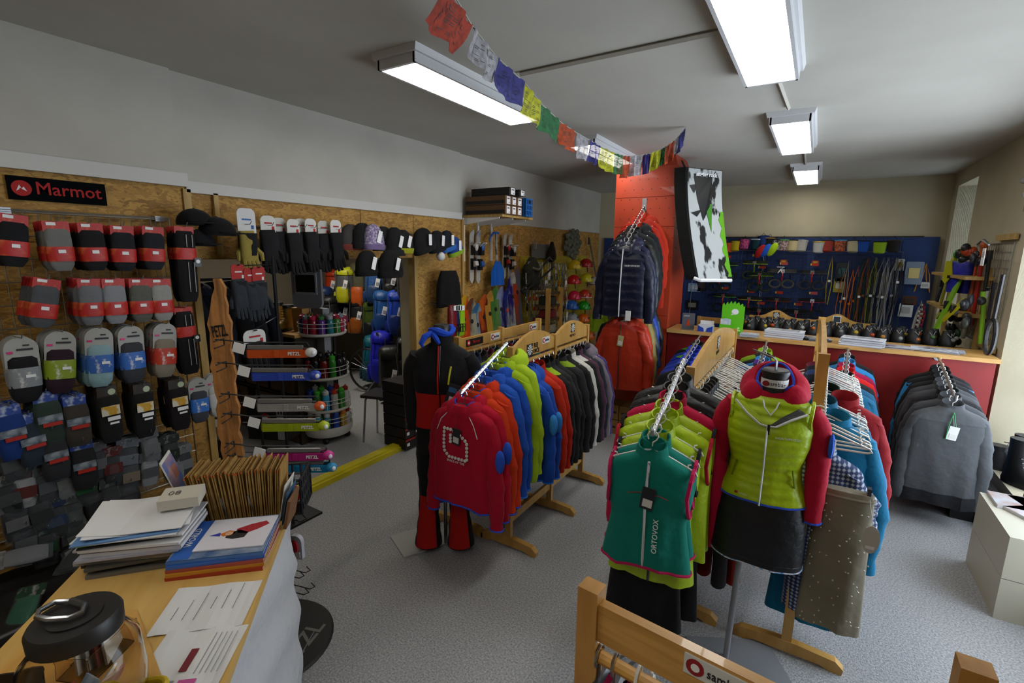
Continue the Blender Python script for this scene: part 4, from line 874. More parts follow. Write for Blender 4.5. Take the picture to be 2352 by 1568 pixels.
# ================================================================ SIGN above the socks
sg = thing('shop_sign', 'long black sign with red lettering and round red emblem above socks', 'sign', (XL+.01, .98, 2.29))
F = frame((.012, 0, -.01), (0, 1, 0), (0, 0, 1))
b = MB(); b.box((0, 0, 0), (.395, .115, .012)); b.build('board', mat('matt black sign', '#06080a', .95, spec=.1), sg, M=F)
b = MB(); b.cyl((-.147, 0, .006), (-.147, 0, .0085), .038, n=24); b.build('emblem', paper('#a41612'), sg, M=F)
b = MB(); b.add([(-.168, -.014, .009), (-.155, .016, .009), (-.147, -.002, .009), (-.139, .008, .009), (-.128, -.014, .009), (-.143, -.006, .009), (-.152, .002, .009), (-.158, -.008, .009)], [(0, 1, 2, 3, 4, 5, 6, 7)]); b.build('peak_mark', PAPERW, sg, M=F)
text('Marmot', .088, paper('#a41612'), sg, F @ T((.04, .003, .0075)), bold=.0008, sx=.95)
# ================================================================ GLOVES along the header
GLB = cloth('#1b1b1d')
def glove(mb, M, mi=0, L=.25):
    soft(mb, [(0, .042, .012), (-.05, .046, .02), (-L*.45, .045, .02), (-L*.62, .05, .018), (-L*.66, .045, .014)], nr=8, M=M, mi=mi)
    for k in range(4):
        x = -.033+k*.022; l = (.07, .082, .078, .062)[k]
        mb.tube([(x, 0, -L*.62), (x*1.1, -.006, -L*.62-l*.6), (x*1.15, -.012, -L*.62-l)], [.0125, .012, .008], 7, mi, M=M)
    mb.tube([(.04, 0, -L*.4), (.062, -.01, -L*.52), (.062, -.015, -L*.68)], [.014, .013, .009], 7, mi, M=M)
def gloves(px, py, X, lab, card, c1, c2=None, h=.3, cardh=.09, cardw=.085, rt=.03, tilt=0, grp='black gloves along the header', mark='#a01c1c', L=.27, sc_=1.22):
    x, y, z = P(px, py, 0, X); t = thing('glove_pair', lab, 'gloves', (x, y, z), PI/2+R.uniform(-.15, .15), grp, ry=tilt); t.scale = (sc_,)*3
    b = MB(); rbox(b, (0, 0, -cardh/2), cardw, cardh, .004, rt=rt); b.build('header_card', paper(card), t)
    b = MB(); b.box((0, -.003, -cardh*.45), (cardw*.5, .002, .008)); b.box((cardw*.3, -.003, -cardh*.75), (.014, .002, .02)); b.build('card_print', paper(mark), t)
    for k, s_ in enumerate((-1, 1)):
        b = MB(); glove(b, T((s_*.012, .012*s_, -cardh+.012)) @ RY(s_*.06) @ Matrix.Scale(-s_, 4, (1, 0, 0)), L=L); b.build('glove', cloth(c1), t, smooth=True)
    if c2:
        b = MB(); soft(b, [(-cardh, .05, .03), (-cardh-.09, .048, .03), (-cardh-.12, .04, .028)], nr=5); b.build('cuff', cloth(c2), t, smooth=True)
    t2 = thing('wall_hook', 'chrome hook carrying the '+lab, 'hook', (XL, y, z-.012), 0, 'hooks along the header') if False else None
    return t
gloves(563, 478, -3.2, 'tan leather work gloves with black cuffs on a tall white card', '#c8c8c8', '#8c7c3c', '#17181a', cardh=.13, cardw=.1, rt=.03, grp='gloves along the header', mark='#2c5c9c', L=.24)
GX = [(614, 495, 'wide black gloves left of the row under a bent white card'), (640, 500, 'black gloves with a turned white card beside them'), (672, 503, 'black gloves third along the header'), (690, 502, 'black gloves fourth along the header, card half hidden'), (712, 502, 'black gloves with the brightest white card mid header'), (742, 507, 'black gloves just left of the last pair'), (770, 505, 'last black gloves in the row beside the patterned beanies')]
for i, (px, py, lab) in enumerate(GX): gloves(px, py, -3.2 if i % 2 == 0 else -3.24, lab, '#b8b6b0' if i % 2 else '#c8c8c4', '#18181a', '#1c1c1e', L=.26)
for px, py, lab in ((545, 607, 'grey softshell gloves with red white card, left of two'), (592, 612, 'grey softshell gloves with red white card, right of two'), (575, 615, 'grey softshell gloves half hidden between two pairs')):
    gloves(px, py, -3.0, lab, '#9a2420', '#2c3036', '#1c1d20', cardh=.1, cardw=.09, rt=.02, grp='grey softshell gloves in front of the opening', mark='#c8c8c8', L=.27, sc_=1.0)
gloves(583, 757, -2.7, 'folded gloves with white card low beside the headlamps', '#c4c4c0', '#17181a', cardh=.07, cardw=.11, grp='gloves by the headlamps', L=.1)
gsn = thing('glove_stand', 'slim steel stand holding the grey softshell gloves in the opening', 'stand', (-3.05, 1.98, 0))
b = MB(); b.tube([(-.12, 0, 0), (-.12, 0, 1.95)], .012, 8); b.build('upright', DWIRE, gsn); b = MB(); b.box((-.12, 0, .008), (.3, .3, .016)); b.build('foot_plate', DWIRE, gsn)
for px, py, X in ((545, 607, -3.0), (592, 612, -3.0), (575, 615, -3.0), (583, 757, -2.7)):
    q = Vector(P(px, py, 0, X))-Vector((-3.05, 1.98, 0)); b = MB(); b.tube([(-.12, 0, q[2]-.01), (q[0]-.02, q[1], q[2]-.01), (q[0]+.03, q[1], q[2])], .004, 5); b.build('hook', DWIRE, gsn)
# header rail
hr = thing('hook_rail', 'thin steel rail with projecting hooks along the header', 'rail', (XL+.02, 2.7, 2.15))
b = MB(); b.tube([(0, -.95, 0), (0, .95, 0)], .006, 6); b.build('rail_bar', STEEL, hr)
for px in (563, 614, 640, 672, 690, 712, 742, 770, 800, 830, 860, 890, 920):
    y = P(px, 500, 0, -3.2)[1]-2.7; b = MB(); b.tube([(0, y, 0), (.28, y, 0), (.3, y, .02)], .0025, 5); b.build('hook', STEEL, hr)
# caps and beanies
def beanie(px, py, X, lab, c, c2=None, w=.11, h=.2, rz=0, pom=None, tilt=0, m_=None):
    x, y, z = P(px, py, 0, X); t = thing('beanie', lab, 'hat', (x, y, z), PI/2+rz, 'hats hanging by the opening', ry=tilt)
    b = MB(); soft(b, [(0, w*.25, .015), (-.02, w*.6, .03), (-h*.4, w*.92, .05), (-h*.8, w, .052), (-h, w*.95, .045)], n=18, nr=12, fold=.004); b.build('crown', m_ or cloth(c), t, smooth=True)
    b = MB(); soft(b, [(-h*.78, w*1.03, .056), (-h*.8, w*1.05, .058), (-h*.99, w*1.0, .052), (-h*1.01, w*.97, .05)], n=18, nr=5, fold=.002); b.build('brim', cloth(c2 or c), t, smooth=True)
    if pom: b = MB(); b.ell((0, -.02, -h-.05), (.045, .045, .045), 12, 8); b.build('pompom', cloth(pom), t, smooth=True)
    b = MB(); rbox(b, (.02, -w*.55, -h*.5), .04, .1, .002, ry=.3); b.build('swing_tag', PAPERW, t); return t
def cap(px, py, X, lab, c, rz=0, s_=1.0):
    x, y, z = P(px, py, 0, X); t = thing('peaked_cap', lab, 'cap', (x, y, z), PI/2+rz, 'hats hanging by the opening')
    b = MB(); b.ell((0, 0, 0), (.1*s_, .09*s_, .085*s_), 16, 8, t0=PI*.45, t1=PI); b.build('crown', cloth(c), t, smooth=True)
    b = MB(); pts = [(.08*s_*math.cos(a), -.07*s_-.075*s_*math.sin(a)) for a in np.linspace(0, PI, 12)]+[(-.08*s_, -.05*s_), (.08*s_, -.05*s_)]
    b.prism(pts, -.004, .003, ax='z'); b.build('peak', cloth(c), t); b = MB(); b.ell((0, 0, .085*s_), (.008, .008, .004), 8, 5); b.build('button', cloth(c), t)
    return t
cap(448, 512, -3.25, 'black cap hanging by the wall batten above long socks', '#131315')
cap(500, 535, -3.2, 'black brimmed cap with small white badge beside the leather gloves', '#121214', rz=.6, s_=1.15)
cap(455, 560, -3.22, 'black cap under the upper one by the batten', '#151517', rz=.3)
LILAC = mat('lilac flecked knit', '#6c5c84', .9, col2='#a8a0b0', nscale=60, lo=.45, hi=.6)
beanie(805, 515, -3.2, 'grey brown patterned beanie left of the lilac one', '#3a3836', '#6a3028')
beanie(832, 512, -3.15, 'black beanie with faint red logo beside the lilac one', '#151516')
beanie(856, 515, -3.1, 'lilac flecked beanie with white swing tag', '#6c5c84', m_=LILAC, w=.1)
beanie(880, 520, -3.15, 'black beanie with striped fold right of the lilac one', '#19191a', '#4a4a4c')
beanie(905, 522, -3.1, 'black and yellow patterned beanie', '#141416', '#1b1b1c', h=.24)
beanie(925, 528, -3.1, 'black beanie with yellow flash beside the wall edge', '#161616', '#8a8c1a')
beanie(895, 575, -3.0, 'large black beanie hanging below the others above backpacks', '#0f0f10', h=.22, w=.13)
beanie(842, 575, -3.05, 'black beanie hanging under the lilac one', '#111112', h=.2)
beanie(965, 525, -3.15, 'wide black hat with white swing tag on the board wall', '#151516', h=.22, w=.14, tilt=-.3)
beanie(1000, 530, -3.2, 'black hat with white pompom on the board wall', '#17171a', pom='#c8c8c8', w=.12, tilt=-.2)
beanie(1022, 530, -3.2, 'navy hat with lime and blue edge on the board wall', '#161a20', '#2c5ca0', tilt=-.3)
beanie(1040, 545, -3.2, 'blue and lime beanie at the right end of the hats', '#1c3c7c', '#7c9a20', tilt=-.3, h=.18)
# ================================================================ ALCOVE
ld = thing('ceiling_lamp', 'ceiling lamp of the alcove above the backpacks, hidden by the header', 'lamp', (-5.3, 3.6, 2.5), group='fluorescent ceiling lamps')
b = MB(); b.box((0, 0, -.02), (.3, 1.3, .04)); b.build('housing', mat('lamp enamel', '#cfd0d2', .4), ld)
b = MB(); b.box((0, 0, -.045), (.26, 1.24, .01)); b.build('diffuser', mat('lit alcove tube', '#fff8ea', .4, emis=24), ld)
def backpack(px, py, Y, lab, c, c2='#17181a', w=.32, h=.56, tagw=True, tilt=0, rz=.5, accent=None, z=None, lidc=None):
    x, y, zz = P(px, py, 1, Y); t = thing('backpack', lab, 'backpack', (x, y, (z if z is not None else zz-h/2)), rz, 'backpacks in the alcove', ry=tilt)
    M_ = shell(c); M2 = shell(c2); wl_ = shell(lidc or c)
    b = MB(); soft(b, [(h*.82, w*.40, .09), (h*.8, w*.45, .11), (h*.5, w*.5, .13), (h*.2, w*.5, .14), (h*.03, w*.42, .11), (0, w*.32, .08)], n=22, nr=12, fold=.007); b.build('main_bag', M_, t, smooth=True)
    b = MB(); soft(b, [(h, w*.25, .05), (h*.97, w*.42, .1), (h*.86, w*.48, .14), (h*.79, w*.46, .13)], n=20, nr=6, fold=.005); b.build('lid', wl_, t, smooth=True)
    b = MB(); soft(b, [(h*.48, w*.26, .04, -.13), (h*.44, w*.32, .05, -.135), (h*.12, w*.33, .055, -.14), (h*.06, w*.27, .04, -.13)], n=16, nr=6, fold=.004); b.build('front_pocket', M2 if accent is None else shell(accent), t, smooth=True)
    for s_ in (-1, 1):
        b = MB(); b.tube([(s_*w*.28, -.135, h*.9), (s_*w*.32, -.15, h*.6), (s_*w*.3, -.165, h*.3), (s_*w*.26, -.15, h*.05)], .008, 5, flat=.6); b.build('strap', plas('#5a5c58', .6), t)
        b = MB(); soft(b, [(h*.32, .03, .06), (h*.3, .035, .07), (h*.06, .035, .07), (h*.04, .03, .06)], n=12, nr=4, M=T((s_*w*.5, 0, 0))); b.build('side_pocket', M2, t, smooth=True)
    b = MB(); b.tube([(-.03, .03, h*.97), (-.025, .03, h*1.05), (.025, .03, h*1.05), (.03, .03, h*.97)], .006, 5); b.build('haul_loop', plas('#222222'), t)
    if tagw:
        b = MB(); b.box((w*.2, -.18, h*.55), (.06, .004, .12), ry=.25); b.build('price_tag', PAPERW, t)
        b = MB(); b.box((w*.2, -.1835, h*.52), (.04, .002, .05), ry=.25); b.build('tag_print', paper('#8c8c90'), t)
    return t
YU, YM = 5.0, 4.95
backpack(768, 655, YU, 'orange red backpack left of the yellow one', '#a83210', h=.5, w=.26)
backpack(795, 655, YU-.15, 'lemon yellow and grey backpack in the upper row', '#4c4e50', '#b8b81e', accent='#a8a81c', lidc='#b8bc22', h=.55, w=.3)
backpack(828, 655, YU, 'olive backpack with orange trims in the upper row', '#4c4a34', '#b8521a', h=.68, w=.3, tagw=False)
backpack(866, 652, YU-.12, 'blue backpack edged in lime with square white tag', '#1d4a80', '#17355c', lidc='#7c9820', h=.56, w=.34)
backpack(903, 648, YU-.05, 'black backpack right of the blue and lime one', '#1a1b1e', h=.62, w=.3)
backpack(938, 640, YU-.2, 'dark grey backpack showing its webbing straps', '#2c2c2e', h=.62, w=.3)
backpack(795, 715, YM, 'blue and pink edged backpack behind the bottle tower', '#1c3c84', '#7c2448', h=.5, w=.3)
backpack(826, 725, YM, 'black backpack with orange stripe in the middle row', '#1b1b1c', '#8c4a16', h=.56, w=.3)
backpack(855, 735, YM, 'moss green backpack in the middle row', '#3c5018', h=.55, w=.26, tagw=False)
backpack(883, 715, YM-.15, 'steel blue backpack with white label in the middle row', '#1f4f8c', '#1a3c70', h=.6, w=.3)
backpack(917, 718, YM-.2, 'royal blue backpack with square white tag in the middle row', '#1c44b0', '#1a2c6c', h=.62, w=.32)
backpack(945, 730, YM-.3, 'black backpack beside the pale board edge', '#121316', h=.66, w=.3, tagw=False)
backpack(850, 822, 4.75, 'teal backpack standing low beside the royal blue one', '#126070', '#0e4654', h=.68, w=.26, tagw=False, tilt=.08)
backpack(874, 818, 4.6, 'violet blue backpack standing low, tall lid', '#2428b8', '#1e22a0', h=.72, w=.32, tilt=.05)
backpack(906, 845, 4.4, 'large black trekking backpack standing on the floor', '#1e1e1c', '#26261f', h=.76, w=.36, z=.02, tilt=-.05)
backpack(936, 820, 4.5, 'small black daypack leaning behind the trekking pack', '#141418', h=.55, w=.28, tagw=False)
for i, px in enumerate((752, 740)):
    backpack(px, 720-20*i, 4.6, ['black duffel backpack behind the bottle tower', 'dark blue backpack behind the display screen', 'black backpack behind the boots'][i], ['#17171a', '#1b2c58', '#161618'][i], h=.55, w=.34, tagw=False)
gr = thing('backpack_rail', 'dark steel rail holding the backpacks on the alcove wall', 'rail', (-5.5, 5.3, 1.9)); b = MB(); b.tube([(-1.4, 0, .2), (1.7, 0, .2)], .012, 6); b.build('bar', DWIRE, gr)
b = MB(); b.tube([(-1.4, 0, -.45), (1.7, 0, -.45)], .012, 6); b.build('bar', DWIRE, gr); b = MB(); b.tube([(-1.4, 0, -1.0), (1.7, 0, -1.0)], .012, 6); b.build('bar', DWIRE, gr)
# dark clothes and cartons just inside the opening
cr_ = thing('clothes_rail', 'dark steel rail of black jackets just inside the opening', 'rail', (-4.05, 1.55, 1.75)); b = MB(); b.tube([(0, -.45, 0), (0, .75, 0)], .012, 8); b.build('bar', DWIRE, cr_)
for y_ in (-.45, .75): b = MB(); b.tube([(0, y_, 0), (0, y_, -1.75)], .012, 8); b.build('upright', DWIRE, cr_)
for i in range(9): garment('jacket', '%s jacket on the dark rail inside the opening, %s from the sock wall' % (['black', 'charcoal', 'ink blue'][i % 3], ORD[i]), 'jacket', (-4.05, 1.2+i*.13, 1.75), ['#141416', '#1e1f22', '#161a26'][i % 3], rz=.7, neck='hood', L=.8, group='dark jackets inside the opening')
t = thing('printed_carton', 'black carton with red octagon sticker and white windowed panel low behind headlamps', 'box', P(618, 1010, 1, 2.55), .45); b = MB(); b.box((0, .1, .2), (.42, .2, .4)); b.build('body', plas('#161514', .6), t)
b = MB(); b.cyl((-.02, -.001, .22), (-.02, -.006, .22), .055, n=8); b.build('octagon_sticker', plas('#a01c1c'), t); b = MB(); b.box((-.02, -.008, .23), (.06, .002, .018)); b.box((-.02, -.008, .205), (.07, .002, .018)); b.build('sticker_text', PAPERW, t)
b = MB(); b.box((.15, -.002, .2), (.1, .004, .38)); b.build('white_panel', paper('#9c9c9c'), t); b = MB()
for k in range(3): b.box((.122+.03*k, -.005, .14), (.016, .002, .09)); b.box((.122+.03*k, -.005, .3), (.016, .002, .06))
b.build('panel_windows', BLACK, t)
t = thing('printed_carton', 'white carton with teal end low beside the wall batten', 'box', P(470, 1010, 1, 2.0), .6); b = MB(); b.box((0, .1, .06), (.3, .2, .12)); b.build('body', paper('#8c8c86'), t); b = MB(); b.box((.145, .1, .06), (.014, .202, .121)); b.build('teal_end', paper('#1c6c74'), t); b = MB(); b.box((0, .1, -.25), (.34, .24, .5)); b.build('dark_base', plas('#141210', .7), t)
# metal frame stand behind the tower
fs = thing('bicycle_wheel', 'dark spoked wheel leaning behind the bottle tower', 'wheel', (-5.2, 4.55, .33), rz=.3)
b = MB(); b.tube([(.3*math.cos(a), 0, .3*math.sin(a)) for a in np.linspace(0, 2*PI, 33)[:-1]], .016, 6, closed=True); b.build('tyre', BLACK, fs)
b = MB(); b.cyl((0, -.04, 0), (0, .04, 0), .025); b.build('hub', STEEL, fs)
b = MB()
for k in range(20): a = 2*PI*k/20; b.cyl((0, 0, 0), (.29*math.cos(a), 0, .29*math.sin(a)), .0015, n=4)
b.build('spokes', STEEL, fs)['kind'] = 'stuff'
fk = thing('folding_stand', 'grey folding metal stand beside the spoked wheel', 'stand', (-4.95, 4.5, 0))
for p, q in (((-.2, -.1, 0), (.2, .1, .6)), ((.2, -.1, 0), (-.2, .1, .6)), ((-.2, .2, 0), (0, 0, .9)), ((.2, .2, 0), (0, 0, .9))): b = MB(); b.cyl(p, q, .012, n=8); b.build('tube', STEEL, fk)
# desk with boots, boxes underneath
dk = thing('shelf_unit', 'dark shelf unit with timber top carrying climbing boots in the alcove', 'shelf', (-5.05, 3.1, 0))
b = MB(); b.box((0, 0, 1.14), (1.5, .5, .03)); b.build('top_board', BEECH, dk)
b = MB(); b.box((0, .22, .56), (1.5, .03, 1.12)); b.build('back_panel', plas('#1c1712', .8), dk)
for x in (-.72, .72): b = MB(); b.box((x, 0, .56), (.03, .48, 1.12)); b.build('side_panel', plas('#2c2318', .8), dk)
b = MB(); b.box((0, 0, .5), (1.41, .48, .02)); b.build('shelf_board', plas('#2c2318', .8), dk)
CARD = mat('brown carton', '#6c5230', .85, col2='#64492a', nscale=5)
for i, (x, z, w_, h_) in enumerate(((-.45, .52, .4, .28), (.0, .52, .4, .28), (.45, .52, .38, .3), (-.45, .005, .42, .3), (.02, .005, .4, .3), (.47, .005, .4, .3), (-.4, .31, .4, .16), (.2, .31, .5, .16))):
    t = thing('carton', '%s carton on the dark shelf unit, seen between headlamps' % ['first', 'second', 'third', 'bottom left', 'bottom middle', 'bottom right', 'flat left', 'flat right'][i], 'box', (-5.05+x, 3.05, z+.005), 0, 'cartons in the dark shelf unit')
    b = MB(); b.box((0, 0, h_/2), (w_, .38, h_-.01)); b.build('body', CARD, t); b = MB(); b.box((0, -.192, h_*.5), (w_*.3, .004, h_*.3)); b.build('label', paper('#3a2c18'), t)
def boot(px, py, Y, lab, rz):
    x, y, z = P(px, py, 1, Y); t = thing('mountaineering_boot', lab, 'boot', (x, y, 1.157), rz, 'mountaineering boots'); Mb = mat('yellow boot leather', '#8c6c10', .5, bump=.5, bscale=30)
    b = MB(); b.loft([[(cx+w_*math.cos(a), cy+l_*math.sin(a), zz) for a in np.linspace(0, 2*PI, 17)[:-1]] for cx, cy, w_, l_, zz in ((0, 0, .048, .14, .0), (0, 0, .052, .145, .03), )]); b.build('sole', BLACK, t)
    b = MB(); b.loft([[(w_*math.cos(a), cy+l_*math.sin(a), zz) for a in np.linspace(0, 2*PI, 17)[:-1]] for cy, w_, l_, zz in ((0, .048, .138, .03), (0, .05, .138, .06), (.015, .045, .115, .085), (.05, .042, .08, .11), (.07, .042, .062, .15), (.075, .045, .06, .21), (.075, .047, .062, .24))]); b.build('upper', Mb, t, smooth=True)
    b = MB(); b.loft([[(.049*math.cos(a), .075+.065*math.sin(a), zz) for a in np.linspace(0, 2*PI, 17)[:-1]] for zz in (.225, .25, .262)]); b.build('cuff', BLACK, t, smooth=True)
    b = MB()
    for k in range(6): z_ = .09+k*.026; yy = -.035+k*.01+(.0 if k < 3 else -.012); b.tube([(-.03, yy, z_), (0, yy-.02, z_+.006), (.03, yy, z_)], .004, 4)
    b.build('laces', plas('#26241c'), t); return t
boot(632, 722, 3.05, 'left yellow and black mountaineering boot on the timber shelf', .5); boot(652, 722, 2.97, 'right yellow and black mountaineering boot on the timber shelf', .35)
x, y, z = P(690, 722, 1, 3.05); wb = thing('timber_block', 'upright pale timber block beside the yellow boots', 'block', (x, y, 1.157)); b = MB(); b.loft([[(-.07, -.04, 0), (.07, -.04, 0), (.07, .04, 0), (-.07, .04, 0)], [(-.09, -.04, .24), (.09, -.04, .24), (.09, .04, .24), (-.09, .04, .24)]]); b.build('block_body', BEECH, wb)
# ================================================================ BOTTLE TOWER
tx, ty = -4.27, 3.15
tw = thing('bottle_tower', 'round revolving display tower with four white tiers of bottles', 'display stand', (tx, ty, 0)); WT = plas('#c8c6be', .45)
tiers = [(1.13, .235), (.68, .24), (.34, .245), (.08, .25)]
b = MB(); b.box((0, 0, .75), (.15, .08, 1.3)); b.build('column', plas('#8c8e94', .5), tw)
for zt, rt in tiers:
    b = MB(); hh = .035 if zt > .1 else .1
    b.lathe([(.03, 0), (rt-.02, 0), (rt, hh*.4), (rt+.004, hh), (rt-.012, hh), (rt-.02, .012), (.03, .012)], 36, c=(0, 0, zt)); o = b.build('tray', WT, tw, smooth=True)
    b = MB()
    for dz in (.06+hh, .1+hh): b.tube([((rt)*math.cos(a), (rt)*math.sin(a), zt+dz) for a in np.linspace(0, 2*PI, 37)[:-1]], .0035, 5, closed=True)
    for k in range(10): a = 2*PI*k/10; b.cyl((rt*math.cos(a), rt*math.sin(a), zt+hh*.8), (rt*math.cos(a), rt*math.sin(a), zt+.1+hh), .003, n=5)
    b.build('guard_rail', plas('#c0c0ba', .4), o)
for k in range(4): a = PI/4+PI/2*k; b = MB(); b.ell((.19*math.cos(a), .19*math.sin(a), .035), (.035, .035, .035), 10, 6); b.build('castor', BLACK, tw)
F = frame((-.12, -.06, 1.65), (1, .35, 0), (0, 0, 1))
b = MB(); rbox(b, (0, 0, 0), .34, .5, .03, rt=.05, bt=.05); pn = b.build('sign_panel', plas('#85868c', .45), tw, M=F @ RX(-PI/2))
b = MB(); b.box((.0, -.02, .0), (.25, .012, .22)); b.build('screen_bezel', plas('#9a9ca2', .4), pn)
b = MB(); b.box((.0, -.0275, .0), (.215, .004, .175)); b.build('screen', plas('#0c0d10', .12), pn)
text('contigo', .075, BLACK, pn, frame((0, -.017, .165), (1, 0, 0), (0, 0, 1)), bold=.001)
def bottle(lab, x, y, z, c, cap_, r=.036, h=.2, kind=0, grp='bottles on the revolving tower'):
    t = thing('drinking_bottle', lab, 'bottle', (x, y, z), R.uniform(0, 6), grp); k = h/.2
    b = MB(); b.lathe([(r*.9, 0), (r, .006), (r, .075*k), (r*.9, .09*k), (r, .105*k), (r, .15*k), (r*.75, .165*k)], 14); b.build('body', mat('gloss '+c, c, .2, coat=.3), t, smooth=True)
    b = MB(); b.lathe([(r*.8, .163*k), (r*.86, .17*k), (r*.86, .192*k), (r*.6, .2*k)], 14); b.tube([(-r*.5, 0, .195*k), (-r*.2, 0, .215*k), (r*.5, 0, .2*k)], .005, 5); b.build('lid', plas(cap_, .3), t, smooth=True)
    return t
BC = [('#8c4a14', '#7c4010'), ('#3c7a28', '#a01c3c'), ('#2c4c7c', '#b84c6c'), ('#a01840', '#7c8c90'), ('#8c1428', '#c02c4c'), ('#5c2c84', '#3c7a3c'), ('#206c74', '#a8acb0'), ('#a8a8a4', '#a83018'), ('#6c1010', '#18181a'), ('#17181c', '#0e0e10'), ('#2c7c28', '#3c9c2c'), ('#1c3c94', '#1c3c94'), ('#a88418', '#b86c18'), ('#a85c28', '#c0c0bc'), ('#2c8cb4', '#c8c8c8'), ('#b8b8b4', '#8c1c18')]
BN = ['amber', 'green pink', 'navy rose', 'crimson grey', 'cherry', 'purple', 'teal silver', 'white red capped', 'maroon', 'black', 'bright green', 'blue', 'yellow', 'copper', 'sky blue', 'white']
tn = ['top', 'second', 'third', 'bottom']
pal = [[0, 1, 2, 3, 4, 5, 6, 1, 3, 6, 4, 2], [9, 9, 6, 8, 9, 8, 10, 9, 9, 9, 8, 9], [7, 15, 7, 11, 10, 14, 7, 10, 15, 5, 10, 7], [11, 11, 12, 13, 14, 6, 11, 12, 15, 13, 10, 14]]
for ti, (zt, rt) in enumerate(tiers):
    for k in range(9):
        a = -PI*.9+PI*1.1*k/8; rr_ = rt-.048
        if k % 1 == 0:
            c = pal[ti][k]; bottle('%s bottle on the %s tier of the tower, %s from the left' % (BN[c], tn[ti], ORD[k]), tx+rr_*math.cos(a), ty+rr_*math.sin(a), zt+.014, BC[c][0], BC[c][1], h=[.2, .24, .22, .25][ti])
    for k in range(5):
        a = -PI*.8+PI*.95*k/4; c = pal[ti][(k*5) % 12]; rr_ = rt-.13
        bottle('%s bottle in the inner ring of the %s tier, %s from the left' % (BN[c], tn[ti], ORD[k]), tx+rr_*math.cos(a), ty+rr_*math.sin(a), zt+.014, BC[c][0], BC[c][1], h=[.2, .26, .24, .27][ti])
# black and red boxes by the board wall
for j in range(6):
    for i in range(2):
        x, y = -3.42, 3.38+i*.13; z = .02+j*.115
        t = thing('shoe_box', 'black red edged box, %s up in the %s column by pale post' % (ORD[j], ['near', 'far'][i]), 'box', (x+.03, y, z), PI/2, 'small black boxes by the pale post')
        b = MB(); b.box((0, .06, .055), (.125, .3, .105)); b.build('body', plas('#18100e', .6), t); b = MB(); b.box((0, -.0915, .098), (.125, .004, .018)); b.build('lid_edge', plas('#8c1c14'), t)
        b = MB(); b.box((-.025, -.0915, .05), (.035, .003, .03)); b.build('label', PAPERW, t)
for k in range(1):
    st = thing('stool', 'chrome tube stool with dark seat by the small black boxes', 'stool', (-3.75, 3.45, 0), .3)
    b = MB(); b.box((0, 0, .5), (.34, .3, .03)); b.build('seat', plas('#22201e'), st)
    for s_ in (-1, 1): b = MB(); b.tube([(s_*.16, -.14, 0), (s_*.13, -.12, .46), (s_*.13, 0, .49), (s_*.13, .12, .46), (s_*.16, .14, 0)], .011, 8); b.build('leg_frame', CHROME, st, smooth=True)
# ================================================================ HEADLAMP STAND
hs = thing('headlamp_stand', 'tall rough timber board on a black disc base with hooks of headlamps', 'display stand', (-2.25, 1.13, 0), 0)
Q = T((-.06, .03, 0)) @ Matrix.Rotation(.85, 4, 'Z')   # board faces the camera
poly = []; zs = np.linspace(.03, 1.86, 46); KW = .68
wl_ = [.068+.006*math.sin(z*23)+.007*math.sin(z*61+1)-(max(0, z-1.62)*.2) for z in zs]; wr_ = [.062+.005*math.sin(z*31+2)+.005*math.sin(z*77)-(max(0, z-1.75)*.3) for z in zs]
poly = [(-wl_[i]*KW+(.008 if zs[i] > 1.7 else 0), zs[i]) for i in range(46)]+[(wr_[i]*KW+.004*math.sin(i*1.3), zs[i]) for i in range(45, -1, -1)]
b = MB(); b.prism(poly, -.018, .018, M=Q); b.build('timber_board', mat('rough weathered timber', '#a87038', .8, col2='#5c3c1c', nscale=5, stretch=(9, 9, .7), bump=1.2, bscale=14, lo=.42, hi=.75), hs)
text('PETZL', .075, BLACK, hs, Q @ frame((.005, -.0195, 1.60), (0, .0, 1), (-1, 0, 0)) @ RZ(0) if False else Q @ frame((.0, -.0195, 1.62), (1, 0, .12), (0, 0, 1)), sx=.3, bold=.0015)
b = MB(); b.lathe([(.02, .012), (.30, .012), (.31, .004), (.31, 0), (.02, 0)], 40, c=(.06, .06, 0)); dsk = b.build('disc_base', plas('#1c1c1b', .55), hs)
text('PETZL', .13, paper('#6c6a64'), dsk, frame((.235, .1, .0125), (-.35, 1, 0), (-1, -.35, 0)), bold=.002)
b = MB(); b.tube([(.33+.0, .0, .0125), (.2, .22, .0125)], .003, 4); b.build('rule', paper('#6c6a64'), dsk)
b = MB(); b.cyl((-.08, .05, 0), (-.08, .05, 1.7), .012); b.build('pole', BLACK, hs)
HL = [(1.535, '#b84a18', '#c4c4c0', 'orange white'), (1.43, '#2c44a4', '#2c44a4', 'blue'), (1.285, '#8c8a88', '#c04c1c', 'grey orange'), (1.19, '#8c9c14', '#9cac18', 'lime'), (1.045, '#9c1c68', '#b82c80', 'magenta'), (.985, '#146c94', '#1c7cac', 'cyan')]
